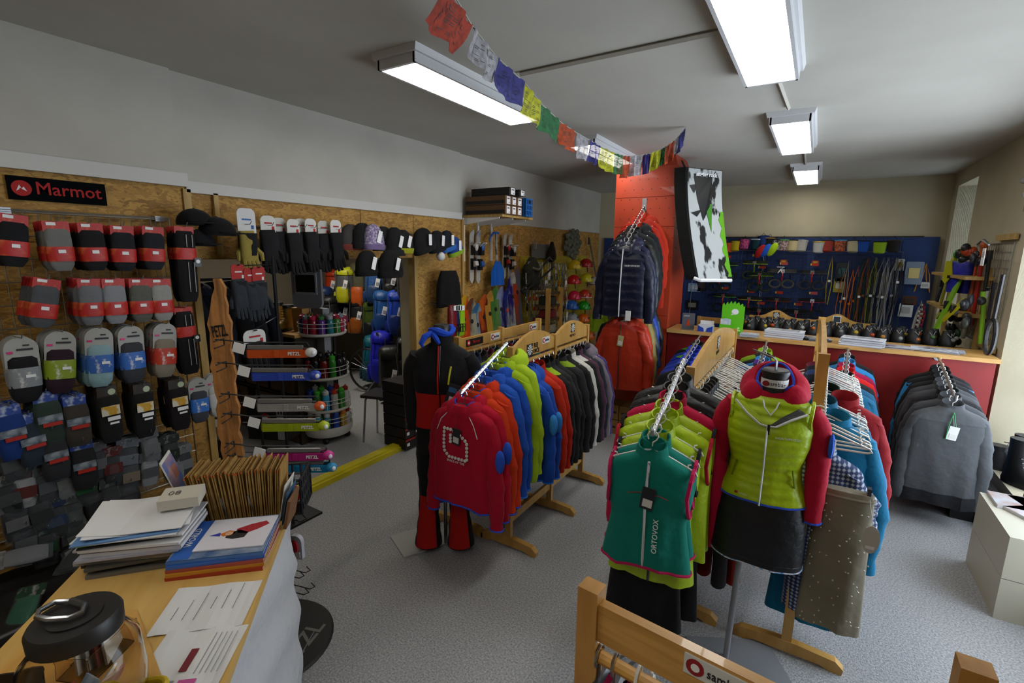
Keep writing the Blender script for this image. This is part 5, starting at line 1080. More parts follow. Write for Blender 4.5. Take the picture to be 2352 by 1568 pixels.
for i, (z, c, ch, nm) in enumerate(HL):
    t = thing('headlamp', '%s headlamp stretched on its hook at the timber board' % nm, 'headlamp', (-2.14, 1.16, z+.0), .6-.0, 'headlamps on the timber board')
    x0 = .03+.012*i; L = .255
    b = MB(); pts = [(x0, -.02, 0), (x0+L, -.022, .004), (x0+L+.02, 0, .006), (x0+L, .022, .004), (x0, .02, 0), (x0-.015, 0, 0)]
    rings = [[(p[0], p[1], p[2]-.013), (p[0], p[1], p[2]+.013)] for p in pts]; vs = []; 
    for p in pts: vs += [(p[0], p[1]*1.0, p[2]-.018), (p[0], p[1], p[2]+.018), (p[0], p[1]*.8, p[2]+.018), (p[0], p[1]*.8, p[2]-.018)]
    n = len(pts); fs_ = []
    for a in range(n):
        for q in range(4): fs_.append((a*4+q, a*4+(q+1) % 4, ((a+1) % n)*4+(q+1) % 4, ((a+1) % n)*4+q))
    b.add(vs, fs_); b.build('strap', cloth(c), t)
    b = MB(); b.ell((x0+L+.02, -.012, .008), (.026, .024, .022), 12, 8); b.build('lamp_body', plas(ch), t, smooth=True)
    b = MB(); b.ell((x0+L+.034, -.026, .008), (.010, .011, .011), 10, 8); b.build('lens', plas('#c8ccd0', .15), t, smooth=True)
    b = MB(); b.box((x0+L*.5, -.0235, .002), (.018, .006, .032)); b.build('buckle', plas(c), t)
    text('PETZL', .02, paper('#d0d0cc'), t, frame((x0+L*.8, -.0235, .003), (1, -.01, 0), (0, 0, 1)), bold=.0006)
    b = MB(); b.box((x0+L*.45, 0, .028), (L*.95, .012, .018)); b.build('card', plas('#6c6a68'), t)
    b = MB(); b.box((x0-.03, -.03, .03), (.05, .003, .045), ry=.3); b.build('price_tag', PAPERW, t)
    M_ = Matrix.Translation((.11, .03, 0)) @ RZ(.6)
    hk = MB(); hk.tube([(-.12, .01, z+.06), (-.05, 0, z+.058), (0, 0, z+.05), (x0+L, 0, z+.05), (x0+L+.01, 0, z+.035), (x0+L, 0, z+.022), (-.03, 0, z+.02)], .0035, 5); hk.tube([(-.1, -.04, z+.06), (-.1, .04, z+.06), (-.1, .04, z+.03), (-.1, -.04, z+.03)], .003, 5); hk.build('hook', DWIRE, hs, M=M_)
for i, (z, w_) in enumerate(((.78, .3), (.52, .3), (.44, .32))):
    M_ = Matrix.Translation((.1, -.02, 0)) @ RZ(.25); hk = MB()
    for dy in (-.02, .02): hk.tube([(-.1, dy, z), (w_, dy, z), (w_+.03, dy, z+.02), (w_+.01, dy, z+.035)], .0025, 5)
    hk.build('hook', DWIRE, hs, M=M_)
t = thing('blister_pack', 'clear pack with red print hanging behind the counter edge', 'accessory pack', (-1.79, 1.12, .79), .4); b = MB(); rbox(b, (0, 0, -.06), .07, .11, .02, rt=.03); b.build('shell', plas('#a8a8b0', .3), t); b = MB(); b.ell((.0, -.012, -.055), (.024, .01, .03), 10, 8); b.build('content', plas('#9c1820'), t)
b = MB(); rbox(b, (0, -.011, -.095), .05, .03, .003); b.build('label', PAPERW, t)
cr = thing('wire_basket', 'black basket of small goods between card rack and timber board', 'basket', (-1.86, 1.13, .9), .75); w_ = .09
for a, c in (((-w_, -w_), (w_, -w_)), ((w_, -w_), (w_, w_)), ((w_, w_), (-w_, w_)), ((-w_, w_), (-w_, -w_))):
    b = MB(); q = Vector((c[0]-a[0], c[1]-a[1], 0))
    for z in (.0, .05, .1, .15): b.tube([(a[0], a[1], z), (c[0], c[1], z)], .006, 4)
    for k in range(6): p = Vector((a[0], a[1], 0))+q*k/5; b.tube([p, p+Vector((0, 0, .15))], .005, 4)
    b.build('side', BLACK, cr)
b = MB(); b.box((0, 0, -.003), (2*w_, 2*w_, .006)); b.build('bottom', BLACK, cr)
for i in range(5):
    t = thing('small_pouch', '%s small pouch lying in the black basket' % ['red', 'dark red', 'yellow', 'black', 'crimson'][i], 'pouch', (-1.86+R.uniform(-.05, .05), 1.13+R.uniform(-.05, .05), .905), R.uniform(0, 3), 'pouches in the black basket'); b = MB(); b.ell((0, 0, .04), (.03, .02, .04), 10, 8); b.build('pouch_body', cloth(['#9c1418', '#6c1014', '#a89c1c', '#18181a', '#8c1c30'][i]), t, smooth=True)
# ================================================================ SALES COUNTER
PH = math.radians(136.2); ux, uy = math.cos(PH), math.sin(PH); vx, vy = -math.cos(PH+PI/2)*-1, 0
vx, vy = math.cos(PH-PI/2), math.sin(PH-PI/2); RC = PH-PI/2; CZ = .98
def C(u, v): return (ux*u+vx*v, uy*u+vy*v)
cn = thing('sales_counter', 'beech topped sales counter with white rippled side in the left foreground', 'counter', C(1.1, -.7)+(0,), RC)
# local: +Y along u, +X along v
y0, y1, x0, x1 = -.95, .90, -.3, .29
b = MB(); b.prism([(x0, y0), (x1, y0), (x1, y1), (x0+.03, y1), (x0, y1-.06)], CZ-.028, CZ, ax='z'); b.build('counter_top', mat('beech counter top', '#c8a35e', .38, col2='#be9650', nscale=3.5, stretch=(7, .8, 7), coat=.1), cn)
b = MB(); b.box((0, -.03, .47), (.5, 1.75, .94)); b.build('cabinet_body', plas('#4a3c28', .7), cn)
nu_, nv_ = 60, 40; V = []; Fq = []
for i in range(nu_+1):
    for j in range(nv_+1):
        yy = y0+(y1-y0)*i/nu_; zz = .95*j/nv_; s_ = yy*1.0-zz*.35
        V.append((x1-.016+.008*math.sin(s_*60+2*math.sin(zz*9+yy*4))*(.6+.4*math.sin(zz*21+yy*13))+.007*math.sin(zz*26+yy*9), yy, zz))
for i in range(nu_):
    for j in range(nv_): a = i*(nv_+1)+j; Fq.append((a, a+1, a+nv_+2, a+nv_+1))
b = MB(); b.add(V, Fq); b.build('rippled_side', mat('rippled white plaster', '#b4b5b8', .6, bump=.6, bscale=25), cn, smooth=True)
def cthing(name, lab, cat, u, v, z=CZ, rz=0, group=None): x, y = C(u, v); return thing(name, lab, cat, (x, y, z), RC+rz, group)
# paper pile: sheets and folders
cols = ['#6a665e', '#38372f', '#4c4a44', '#8a8680', '#a8a6a4', '#9c9ca8', '#c4c4c8', '#b0aeb4', '#cacacc', '#2c2e30', '#5c9a2c', '#c8c8ca', '#cacaca', '#c4c4c6', '#5c84b4', '#c9c9cb', '#d0d0d0', '#cccccc']
nms = ['grey catalogue', 'dark photo catalogue', 'dull brochure', 'grey brochure', 'pale brochure', 'lilac grey brochure', 'white brochure', 'grey folder', 'white sheet pad', 'black folder', 'lime green folder', 'white form pad', 'white form', 'paper sheet', 'blue edged folder', 'loose white sheet', 'curled white sheet', 'top white sheet']
z = CZ
for i, c in enumerate(cols):
    h_ = [.012, .016, .01, .012, .01, .008, .012, .006, .008, .005, .004, .006, .004, .003, .004, .002, .002, .002][i]
    t = cthing('paper_layer', '%s in the pile at the counter end, %s from the bottom' % (nms[i], ORD[i]), 'papers', 1.735+R.uniform(-.02, .02), -.82+R.uniform(-.018, .018), z, R.uniform(-.12, .12)+(.25 if i in (15, 16) else 0), 'papers piled at the counter end'); z += h_+.0005
    b = MB(); n = 8; top = []
    for k in range(n+1):
        x = -.14+.28*k/n; up = (.012*max(0, -(k-3))/3 if i > 14 else 0)
        top.append([(x, -.105, up), (x, .105, up+(.01 if i > 14 else 0)), (x, .105, up+h_+(.01 if i > 14 else 0)), (x, -.105, up+h_)])
    b.loft(top); b.build('sheets', paper(c), t)
t = cthing('paper_box', 'flat whiteboard box with printed digits on the paper pile', 'box', 1.78, -.72, z+.012, .1); b = MB(); b.box((0, 0, .02), (.12, .1, .035)); b.build('box_body', paper('#b8b2a4'), t); text('08', .04, paper('#5c5850'), t, T((-.02, 0, .0385)))
# magazines
mg = [('#9c2c18', 'red spined thick catalogue at the bottom of the magazine pile'), ('#b87c20', 'amber spined catalogue, second in the magazine pile'), ('#9c4438', 'rust spined catalogue in the middle of the magazine pile'), ('#2c5cac', 'blue spined catalogue under the climber cover'), ('#3c6aa8', 'blue magazine with icy mountain cover')]
z = CZ
for i, (c, lab) in enumerate(mg):
    t = cthing('magazine', lab, 'magazine', 1.665+.004*i, -.56, z, -.02+R.uniform(-.02, .02), 'magazines on the counter'); h_ = .011
    b = MB(); b.box((0, 0, h_/2), (.275, .225, h_-.002)); b.build('pages', paper('#b8b8b8'), t)
    b = MB(); b.box((0, 0, h_-.0012), (.28, .23, .0016)); b.box((0, -.1145, h_/2), (.28, .002, h_)); b.build('cover', mat('cover '+c, c, .35, coat=.3), t); z += h_
b = MB(); b.box((0, 0, .0125), (.278, .228, .0008)); b.build('ice_photo', mat('icy photo print', '#31507c', .3, col2='#8c98a8', nscale=14), t)
b = MB(); b.box((-.105, 0, .0135), (.055, .225, .001)); b.build('blue_band', paper('#2458a8'), t); text('WORLD', .03, PAPERW, t, T((-.105, .01, .0143)) @ RZ(PI/2))
t = cthing('magazine', 'white catalogue with a person in red jacket on its cover', 'magazine', 1.69, -.53, z+.003, -.06, 'magazines on the counter')
b = MB(); b.box((0, 0, .002), (.21, .185, .004)); b.build('cover', mat('white gloss cover', '#cfcdd4', .3, coat=.3), t)
for nm, pl_, c in (('red_jacket', [(-.01, .02), (.03, .045), (.075, .06), (.09, .04), (.06, .01), (.03, -.01), (.0, -.005)], '#981c24'), ('dark_sleeve', [(-.03, -.01), (.0, .015), (.035, -.005), (.03, -.035), (-.005, -.04), (-.03, -.03)], '#1c1414'), ('orange_hair', [(-.055, -.005), (-.03, .015), (-.005, .005), (-.01, -.015), (-.04, -.02)], '#b8661c'), ('blue_hat', [(-.085, -.01), (-.055, .005), (-.05, -.018)], '#2c2c8c')):
    b = MB(); b.prism(pl_, .0041, .0046, ax='z'); b.build(nm, paper(c), t)
b = MB(); b.cyl((-.025, -.006, .0046), (-.025, -.006, .0051), .012, n=12); b.build('face', paper('#c89878'), t)
# card rack
cb = cthing('card_rack', 'black rack with slim metal dividers holding kraft cards', 'rack', 1.92, -.565)
b = MB(); b.box((0, 0, .004), (.28, .15, .006)); b.box((-.143, 0, .07), (.005, .15, .14)); b.box((0, .076, .05), (.28, .004, .1)); b.build('tray', BLACK, cb)
for x in (-.045, .045): b = MB(); b.tube([(x+.012, -.078, 0), (x-.012, -.083, .12)], .0028, 5); b.build('divider', STEEL, cb)
KR = mat('kraft card', '#9c7a40', .8, col2='#8a6832', nscale=30)
cx, cy = C(1.92, -.565)
for i in range(38):
    v = -.132+.264*i/37; lean = -.22+.30*i/37+R.uniform(-.03, .03)
    x, y = C(1.92, -.565+v); t = thing('kraft_card', '', 'card', (x, y, CZ+.009), RC+R.uniform(-.02, .02), 'kraft cards in the black rack')
    t['label'] = 'brown kraft card in the black rack, %s' % ('nearest the paper pile' if i == 0 else 'nearest the basket' if i == 37 else 'one of the packed row between dividers')
    t.rotation_euler[1] = lean*.8
    hh = .2+R.uniform(-.008, .012); b = MB(); b.box((0, R.uniform(-.004, .004), hh/2), (.0042, .14, hh)); b.build('sheet', KR, t)
    b = MB(); b.box((0, -.071, hh*.97), (.0044, .003, .006)); b.build('orange_tip', paper('#b85a20'), t)
t = cthing('brochure', 'tilted holiday brochure with blue picture behind the kraft cards', 'brochure', 1.95, -.75, CZ+.01, .15); t.rotation_euler[1] = -.3
b = MB(); b.box((0, 0, .14), (.004, .13, .24)); b.build('back_card', paper('#c4c2bc'), t); b = MB(); b.box((.0026, 0, .17), (.001, .125, .16)); b.build('picture', mat('holiday print', '#3c64a0', .4, col2='#b88c7c', nscale=12), t)
b = MB(); b.box((.003, .02, .19), (.001, .05, .05)); b.build('inset', paper('#9c6454'), t)
for i, (v, c, lab) in enumerate(((-.415, '#c4c2bc', 'white leaflet stuck upright at the right of the kraft cards'), (-.4, '#2c4c68', 'blue framed leaflet at the counter corner'), (-.385, '#6c4a2c', 'brown wooden leaflet holder at the counter corner'))):
    t = cthing('leaflet', lab, 'leaflet', 1.9-.03*i, v-.012, CZ+.001, -.1); t.rotation_euler[1] = .2; b = MB(); b.box((0, 0, .07-.008*i), (.003+.008*(i == 2), .12, .15-.02*i)); b.build('sheet', paper(c), t)
# flat sheets on the top
def sheet(lab, u, v, w_, l_, rz, z=CZ+.001, c='#cbcbcb'):
    t = cthing('paper_sheet', lab, 'paper', u, v, z, rz, 'sheets lying on the counter'); b = MB(); n = 10
    b.loft([[(-w_/2+w_*k/n, -l_/2, .001+.002*math.sin(k*1.3)), (-w_/2+w_*k/n, l_/2, .001+.002*math.sin(k*1.1+1)), (-w_/2+w_*k/n, l_/2, .0016+.002*math.sin(k*1.1+1)), (-w_/2+w_*k/n, -l_/2, .0016+.002*math.sin(k*1.3))] for k in range(n+1)]); b.build('page', paper(c), t); return t
s1 = sheet('printed white sheet beside the magazine pile, further of two', 1.405, -.535, .235, .19, -.05)
s2 = sheet('printed white sheet with maroon bar, nearer of two', 1.215, -.515, .2, .2, -.1)
for i in range(6): b = MB(); b.box((-.08+.03*i, -.02+.01*i, .0045), (.0015, .05+.03*(i % 3), .0006)); b.build('pen_stroke', paper('#6a6c74'), s1)
b = MB(); b.box((.0, -.01, .0048), (.018, .07, .0006)); b.build('maroon_bar', paper('#6c1c24'), s2)
for i in range(8): b = MB(); b.box((-.085+.022*i, .0+.0*i, .0047), (.002, .12, .0004)); 
for i in range(5): b = MB(); b.box((.03+.013*i, .01, .0048), (.002, .13, .0004)); b.build('text_line', paper('#8c8c90'), s2)
b = MB(); b.box((-.03, -.085, .0049), (.05, .03, .0006)); b.box((.025, -.085, .005), (.04, .03, .0006), 1); b.build('colour_photo', [paper('#7c8488'), paper('#b84c8c')], s2)
t = cthing('plywood_sheet', 'thin light beech sheet lying askew on the counter under the jar', 'board', 1.1, -.72, CZ+.004, -.1)
b = MB(); b.prism([(-.2, -.45), (.21, -.3), (.2, .02), (-.04, .33), (-.25, .28)], 0, .004, ax='z'); b.build('sheet', mat('pale ply', '#c89a52', .35, col2='#bc8d45', nscale=4, stretch=(7, .8, 7), coat=.2), t)
# jar
GLASS = mat('clear jar plastic', '#f4f0e8', .04, trans=1, ior=1.2)
jx, jy = -1.225, .27; jr = thing('plastic_jar', 'clear plastic jar with black screw lid and a silver carabiner on top', 'jar', (jx, jy, CZ+.009), .7); jr.scale = (1, 1, 1.22)
b = MB(); b.lathe([(.085, 0), (.1, .02), (.105, .08), (.1, .145), (.078, .168), (.072, .175), (.072, .19), (.07, .19), (.07, .175), (.076, .165), (.097, .142), (.102, .08), (.097, .022), (.083, .004)], 36, cap=False); b.build('body', GLASS, jr, smooth=True)
b = MB(); b.lathe([(.07, .18), (.078, .18), (.079, .205), (.074, .212), (.03, .212)], 36); b.lathe([(.045, .212), (.046, .215), (.03, .215)], 30); b.build('lid', plas('#1e1d1c', .45), jr, smooth=True)
cbn = thing('carabiner', 'silver carabiner lying on the black jar lid', 'carabiner', (jx-.02, jy-.012, CZ+.009+.2225*1.22), .35)
b = MB(); b.tube([(-.045, -.012, 0), (-.04, .015, 0), (-.01, .024, 0), (.03, .02, 0), (.045, .004, 0), (.035, -.014, 0), (0, -.026, 0), (-.03, -.026, 0)], .0055, 8, closed=True); b.build('body', CHROME, cbn, smooth=True)
b = MB(); b.tube([(-.01, .024, .002), (.03, .02, .002)], .0065, 6); b.build('gate', plas('#3a3a38', .3), cbn)
it = [('#b8bcc8', '#2c4c9c', 'blue white sachet inside the jar'), ('#c4c4c4', '#c8c8c8', 'white sachet inside the jar'), ('#8c1c24', '#8c1c24', 'red sachet at the jar bottom'), ('#b8a84c', '#b89c1c', 'yellow sachet inside the jar'), ('#a8b4c4', '#5c7cac', 'pale blue sachet inside the jar'), ('#3c2c5c', '#3c2c5c', 'violet sachet at the jar bottom'), ('#c8c0b4', '#a03828', 'cream sachet inside the jar')]
for i, (c, c2, lab) in enumerate(it):
    a = i*2.4; t = thing('sachet', lab, 'sachet', (jx+.035*math.cos(a), jy+.035*math.sin(a), CZ+.04+.012*(i % 4)), a, 'sachets in the clear jar', rx=.6); b = MB(); soft(b, [(.05, .025, .003), (.04, .028, .006), (-.02, .028, .006), (-.03, .025, .003)], n=10, nr=4, fold=.001); b.build('wrapper', mat('wrap '+c, c, .3, col2=c2, nscale=25), t)
bx = cthing('clear_box', 'small clear box of cards beside the jar', 'box', 1.255, -.73, CZ+.009, -.3); b = MB()
for p, d in (((0, 0, .001), (.09, .14, .002)), ((-.044, 0, .03), (.002, .14, .06)), ((.044, 0, .03), (.002, .14, .06)), ((0, -.069, .03), (.09, .002, .06)), ((0, .069, .03), (.09, .002, .06))): b.box(p, d)
b.build('walls', mat('clear acrylic', '#f0e8dc', .05, trans=1, ior=1.15), bx)
for i, (c, nm) in enumerate((('#c8c8cc', 'white'), ('#8c8c90', 'grey'), ('#6c1c24', 'maroon'), ('#b8b8bc', 'pale'))):
    t = cthing('card_pack', '%s card pack standing in the small clear box' % nm, 'card', 1.255+.008*i-.01, -.735+.012*i, CZ+.012, -.3+.1*i, 'card packs in the clear box'); b = MB(); b.box((0, 0, .035), (.006, .09, .065)); b.build('card_body', paper(c), t)
tr = cthing('accessory_tray', 'dark tray of small coloured goods with pale lettering at the lower left corner', 'tray', 1.02, -.9, CZ+.001, -.05); b = MB(); b.box((0, 0, .003), (.2, .3, .006)); b.box((-.1, 0, .04), (.004, .3, .08)); b.box((0, .15, .04), (.2, .004, .08)); b.box((.1, 0, .025), (.004, .3, .05)); b.build('tray_body', plas('#1c1b1c'), tr)
text('WWW', .04, paper('#9c9c9c'), tr, frame((.104, .05, .028), (0, 1, 0), (0, 0, 1)))
for i in range(14):
    c = ['#8c5c14', '#5c7c2c', '#6c1c1c', '#3c3c40', '#a8a8a8', '#2c4c8c', '#9c7c2c'][i % 7]
    t = cthing('key_tag', '%s key tag in the dark tray' % ['amber', 'green', 'red', 'grey', 'white', 'blue', 'ochre'][i % 7]+(', lower one' if i > 6 else ', upper one'), 'tag', 1.02+R.uniform(-.12, .12), -.9+R.uniform(-.07, .07), CZ+.01+.008*(i//4), R.uniform(0, 3), 'key tags in the dark tray'); b = MB(); b.ell((0, 0, .012), (.03, .018, .012), 10, 6); b.build('tag_body', plas(c), t, smooth=True)
t = cthing('tape_dispenser', 'yellow looped strap lying by the jar at the bottom edge', 'strap', 1.1, -.6, CZ+.012, .4); b = MB(); b.tube([(.07*math.cos(a), .035*math.sin(a), .01) for a in np.linspace(0, 2*PI, 25)[:-1]], .008, 8, closed=True); b.build('loop', plas('#b89c10', .4), t, smooth=True)
# ================================================================ FAR LEFT WALL
WX = XL-.03
sf = thing('wall_shelf', 'timber wall shelf on white brackets high above the short skis', 'shelf', (WX, 4.8, 2.375))
b = MB(); b.box((.28, 0, 0), (.56, .66, .025)); b.build('shelf_board', WOODL, sf)
for y in (-.3, -.02, .26):
    b = MB(); b.box((.012, y, -.25), (.02, .03, .5)); b.prism([(.02, -.012), (.5, -.012), (.5, -.03), (.02, -.09)], y-.008, y+.008); b.build('bracket', WHITE, sf)
BRN = mat('long carton', '#5c4024', .75)
def lbox(y, z, lab, L=.53, x0=-3.43, c=None, w=.112, h=.098):
    t = thing('long_carton', lab, 'box', (x0, y, z), 0, 'long cartons on the wall shelf'); b = MB(); b.box((L/2, 0, h/2), (L, w, h-.003)); b.build('body', c or BRN, t)
    b = MB(); b.box((L/2, -w/2-.001, h*.3), (L*.98, .002, h*.35)); b.build('dark_band', plas('#171310', .6), t)
    b = MB(); b.box((L+.001, .01, h*.5), (.002, w*.62, h*.8)); b.build('end_label', PAPERW, t); b = MB(); b.box((L+.0025, .01, h*.68), (.001, w*.4, h*.12)); b.box((L+.0025, .025, h*.25), (.001, .012, .012)); b.build('label_print', BLACK, t)
for j in range(2):
    for i in range(3): lbox(4.545+i*.118, 2.389+j*.1, 'brown carton with white end label, %s row, %s from the left' % (['lower', 'upper'][j], ORD[i]), x0=-3.43+.0*i)
lbox(4.6, 2.59, 'dark carton lying on top of the brown ones', c=plas('#1a1511', .7), x0=-3.38, L=.5, w=.13, h=.085)
lbox(4.74, 2.59, 'small black carton behind the top one with white label', c=plas('#1c1a18', .7), x0=-3.2, L=.36, h=.07)
ct = thing('plastic_crate', 'blue plastic crate with handle holes at the end of the shelf', 'crate', (-3.0, 4.96, 2.389)); CB = plas('#1c5a9c', .45)
b = MB()
for z in (0, .06, .12, .185): b.box((.0, 0, z+.008), (.26, .15, .016)) if z == 0 else [b.box((0, s_*.072, z+.008), (.26, .008, .016)) for s_ in (-1, 1)] and [b.box((s_*.127, 0, z+.008), (.008, .15, .016)) for s_ in (-1, 1)]
for k in range(8):
    for s_ in (-1, 1): b.box((-.125+.25*k/7, s_*.072, .1), (.008, .007, .2))
for k in range(5):
    for s_ in (-1, 1): b.box((s_*.127, -.07+.14*k/4, .1), (.007, .008, .2))
b.box((0, 0, .1), (.24, .13, .17)); b.build('crate_body', CB, ct)
b = MB(); b.ell((.131, 0, .165), (.002, .03, .014), 12, 6); b.build('handle_hole', BLACK, ct)
# short skis
def skis(px, py, pyb, lab, c, acc):
    x, y, z = P(px, py, 0, -3.4); _, _, zb = P(px, pyb, 0, -3.4); L = z-zb; t = thing('short_ski', lab, 'ski', (-3.42, y, zb), 0, 'short skis on the wall')
    b = MB(); n = 16; rings = []
    for k in range(n+1):
        s_ = k/n; w_ = .04*(1-.15*math.sin(PI*s_)); 
        if s_ > .92: w_ *= math.sqrt(max(.03, 1-((s_-.92)/.08)**2))
        if s_ < .05: w_ *= math.sqrt(max(.05, 1-((.05-s_)/.05)**2))
        xo = .03*max(0, (s_-.85)/.15)**2
        rings.append([(xo, -w_, L*s_), (xo+.012, -w_, L*s_), (xo+.012, w_, L*s_), (xo, w_, L*s_)])
    b.loft(rings); b.build('ski_blade', mat('pale ski '+acc, '#a8a49a', .35, col2=acc, nscale=6, lo=.5, hi=.75), t)
    b = MB(); b.box((.035, 0, L*.36), (.045, .06, .13)); b.box((.05, 0, L*.62), (.06, .06, .11)); b.build('binding_base', BLACK, t)
    b = MB(); b.ell((.07, 0, L*.68), (.03, .032, .05), 10, 6); b.prism([(.04, L*.3), (.09, L*.34), (.08, L*.42), (.04, L*.42)], -.03, .03); b.build('binding_cap', plas(acc), t, smooth=True)
    b = MB(); b.tube([(.06, -.03, L*.7), (.11, -.03, L*.76), (.11, .03, L*.76), (.06, .03, L*.7)], .008, 6); b.build('brake_lever', plas('#b8b8b4'), t); return t
skis(1085, 527, 650, 'leftmost short ski with dark bindings on the board wall', '#fff', '#b8b4ac'); skis(1100, 528, 651, 'short ski with blue bindings, left pair', '#fff', '#28508c')
skis(1161, 534, 640, 'short ski with red bindings right of the shovel', '#fff', '#8c1c18'); skis(1174, 537, 645, 'rightmost short ski of the red bindings pair', '#fff', '#a8a49c')
# shovel
x, y, z = P(1138, 560, 0, -3.38); sh = thing('snow_shovel', 'bright blue snow shovel hanging between the short skis', 'shovel', (-3.4, y, 0)); SB = plas('#1c5cb8', .3)
_, _, z1 = P(1138, 535, 0, -3.38); _, _, z2 = P(1138, 600, 0, -3.38); _, _, z3 = P(1140, 655, 0, -3.38)
b = MB(); b.cyl((.03, 0, z1), (.04, 0, z2), .014, n=10); b.build('shaft', mat('shaft print', '#30343c', .4, col2='#9c9ca4', nscale=14), sh); b = MB(); b.cyl((.03, -.05, z1), (.03, .05, z1), .014, n=8); b.tube([(.03, -.06, z1-.0), (.03, -.12, z1-.05), (.03, -.14, z1-.1)], .012, 6); b.build('handle', SB, sh)
rings = []
for k in range(9):
    s_ = k/8; w_ = .05+.085*min(1, s_*2.5)+.01*s_; zz = z2-(z2-z3)*s_; row_ = []
    for j in range(13): a = -1+2*j/12; row_.append((.03+.05*s_*0+.035*a*a+.006*math.cos(a*9), a*w_, zz))
    rings.append(row_+[(p[0]-.006, p[1], p[2]) for p in row_[::-1]])
b = MB(); b.loft(rings); b.build('blade', SB, sh, smooth=True)
# snowboards
SBD = [(1068, 684, '#a8380f', '#b89018', 'orange to yellow snowboard at the left end of the row'), (1086, 691, '#8c8874', '#5c3020', 'grey snowboard with brown flame beside the orange one'), (1099, 702, '#7c8488', '#2c5c80', 'shortest blue grey snowboard in the row'), (1114, 682, '#5c1414', '#b04c14', 'dark red to orange snowboard'), (1128, 674, '#a8842c', '#a8742c', 'yellow snowboard between red and green ones'), (1141, 663, '#5c7c44', '#3c6c2c', 'green snowboard next to the navy one'), (1154, 664, '#181850', '#7c84a8', 'navy snowboard with white mountain print'), (1168, 668, '#84888c', '#1c2878', 'silver and navy snowboard with a coral dot'), (1180, 632, '#a8a89c', '#241c6c', 'tall cream snowboard with violet wedge'), (1191, 620, '#4c5058', '#98381c', 'tallest snowboard, grey with rust pattern')]
for i, (px, py, c, c2, lab) in enumerate(SBD):
    x, y, z = P(px, py, 0, -3.28); t = thing('snowboard', lab, 'snowboard', (-3.14, y, .01), .0, 'snowboards leaning on the board wall', ry=-math.atan(.2/z)); L = z*1.02; n = 20; rings = []
    for k in range(n+1):
        s_ = k/n; w_ = .098*(1-.14*math.sin(PI*s_))
        e_ = min(s_, 1-s_)/.1
        if e_ < 1: w_ *= math.sqrt(max(.02, 1-(1-e_)**2))
        xo = .05*max(0, (s_-.86)/.14)**2
        rings.append([(xo, -w_, L*s_), (xo+.011, -w_, L*s_), (xo+.011, w_, L*s_), (xo, w_, L*s_)])
    M_ = mat('board print %d' % i, c, .3, col2=c2, nscale=1.6, stretch=(1, 2.2, 1), lo=.46, hi=.54, coat=.3)
    b = MB(); b.loft(rings); b.build('deck', M_, t)
    b = MB(); b.cyl((.011, 0, L*.82), (.017, 0, L*.82), .026, n=14); b.build('disc_sticker', plas('#24221f') if i != 7 else plas('#c04c3c'), t)
def pin_(x0, y, z, x1):
    t = thing('wall_hook', 'small steel hook on the board wall at height %.1f metres' % z, 'hook', (x0, y, z), 0, 'small hooks on the board wall'); b = MB(); b.tube([(-.01, 0, -.01), (x1-x0+.01, 0, -.005), (x1-x0+.02, 0, .012)], .003, 5); b.build('rod', STEEL, t); b = MB(); b.box((0, 0, -.01), (.006, .02, .03)); b.build('plate', STEEL, t)
# dark shorts and lime bag on the board wall
garment('trousers', 'black ski trousers clipped on the board wall left of the snowboards', 'trousers', P(1030, 615, 0, -3.3), '#0e0e10', rz=PI/2, sleeves=False, neck=None, L=.4, prof=[(-.03, .12, .03, 0), (-.1, .15, .05, 0), (-.2, .18, .06, 0), (-.45, .2, .06, 0)])
for i, (px, c, nm) in enumerate(((1040, '#6c1418', 'dark red'), (1045, '#161c48', 'navy'), (1050, '#5c8c18', 'leaf green'), (1056, '#8cb418', 'lime green'))):
    x, y, z = P(px, 700, 0, -3.15); pin_(WX+.03, y, z, x); t = thing('strap_pack', nm+' climbing skin bag hanging beside the orange snowboard', 'bag', (x, y, z), PI/2, 'skin bags beside the snowboards'); b = MB(); soft(b, [(0, .05, .02), (-.03, .07, .03), (-.3, .075, .035), (-.33, .06, .02)], nr=7); b.build('bag_body', shell(c), t, smooth=True)
    b = MB(); b.tube([(.02, -.04, -.2), (.045, -.04, -.2), (.045, -.04, -.28), (.0, -.04, -.28), (0, -.04, -.23), (.03, -.04, -.23)], .005, 5); b.build('print_mark', BLACK, t); b = MB(); b.box((0, -.035, -.03), (.06, .01, .05)); b.build('clip', PAPERW, t)
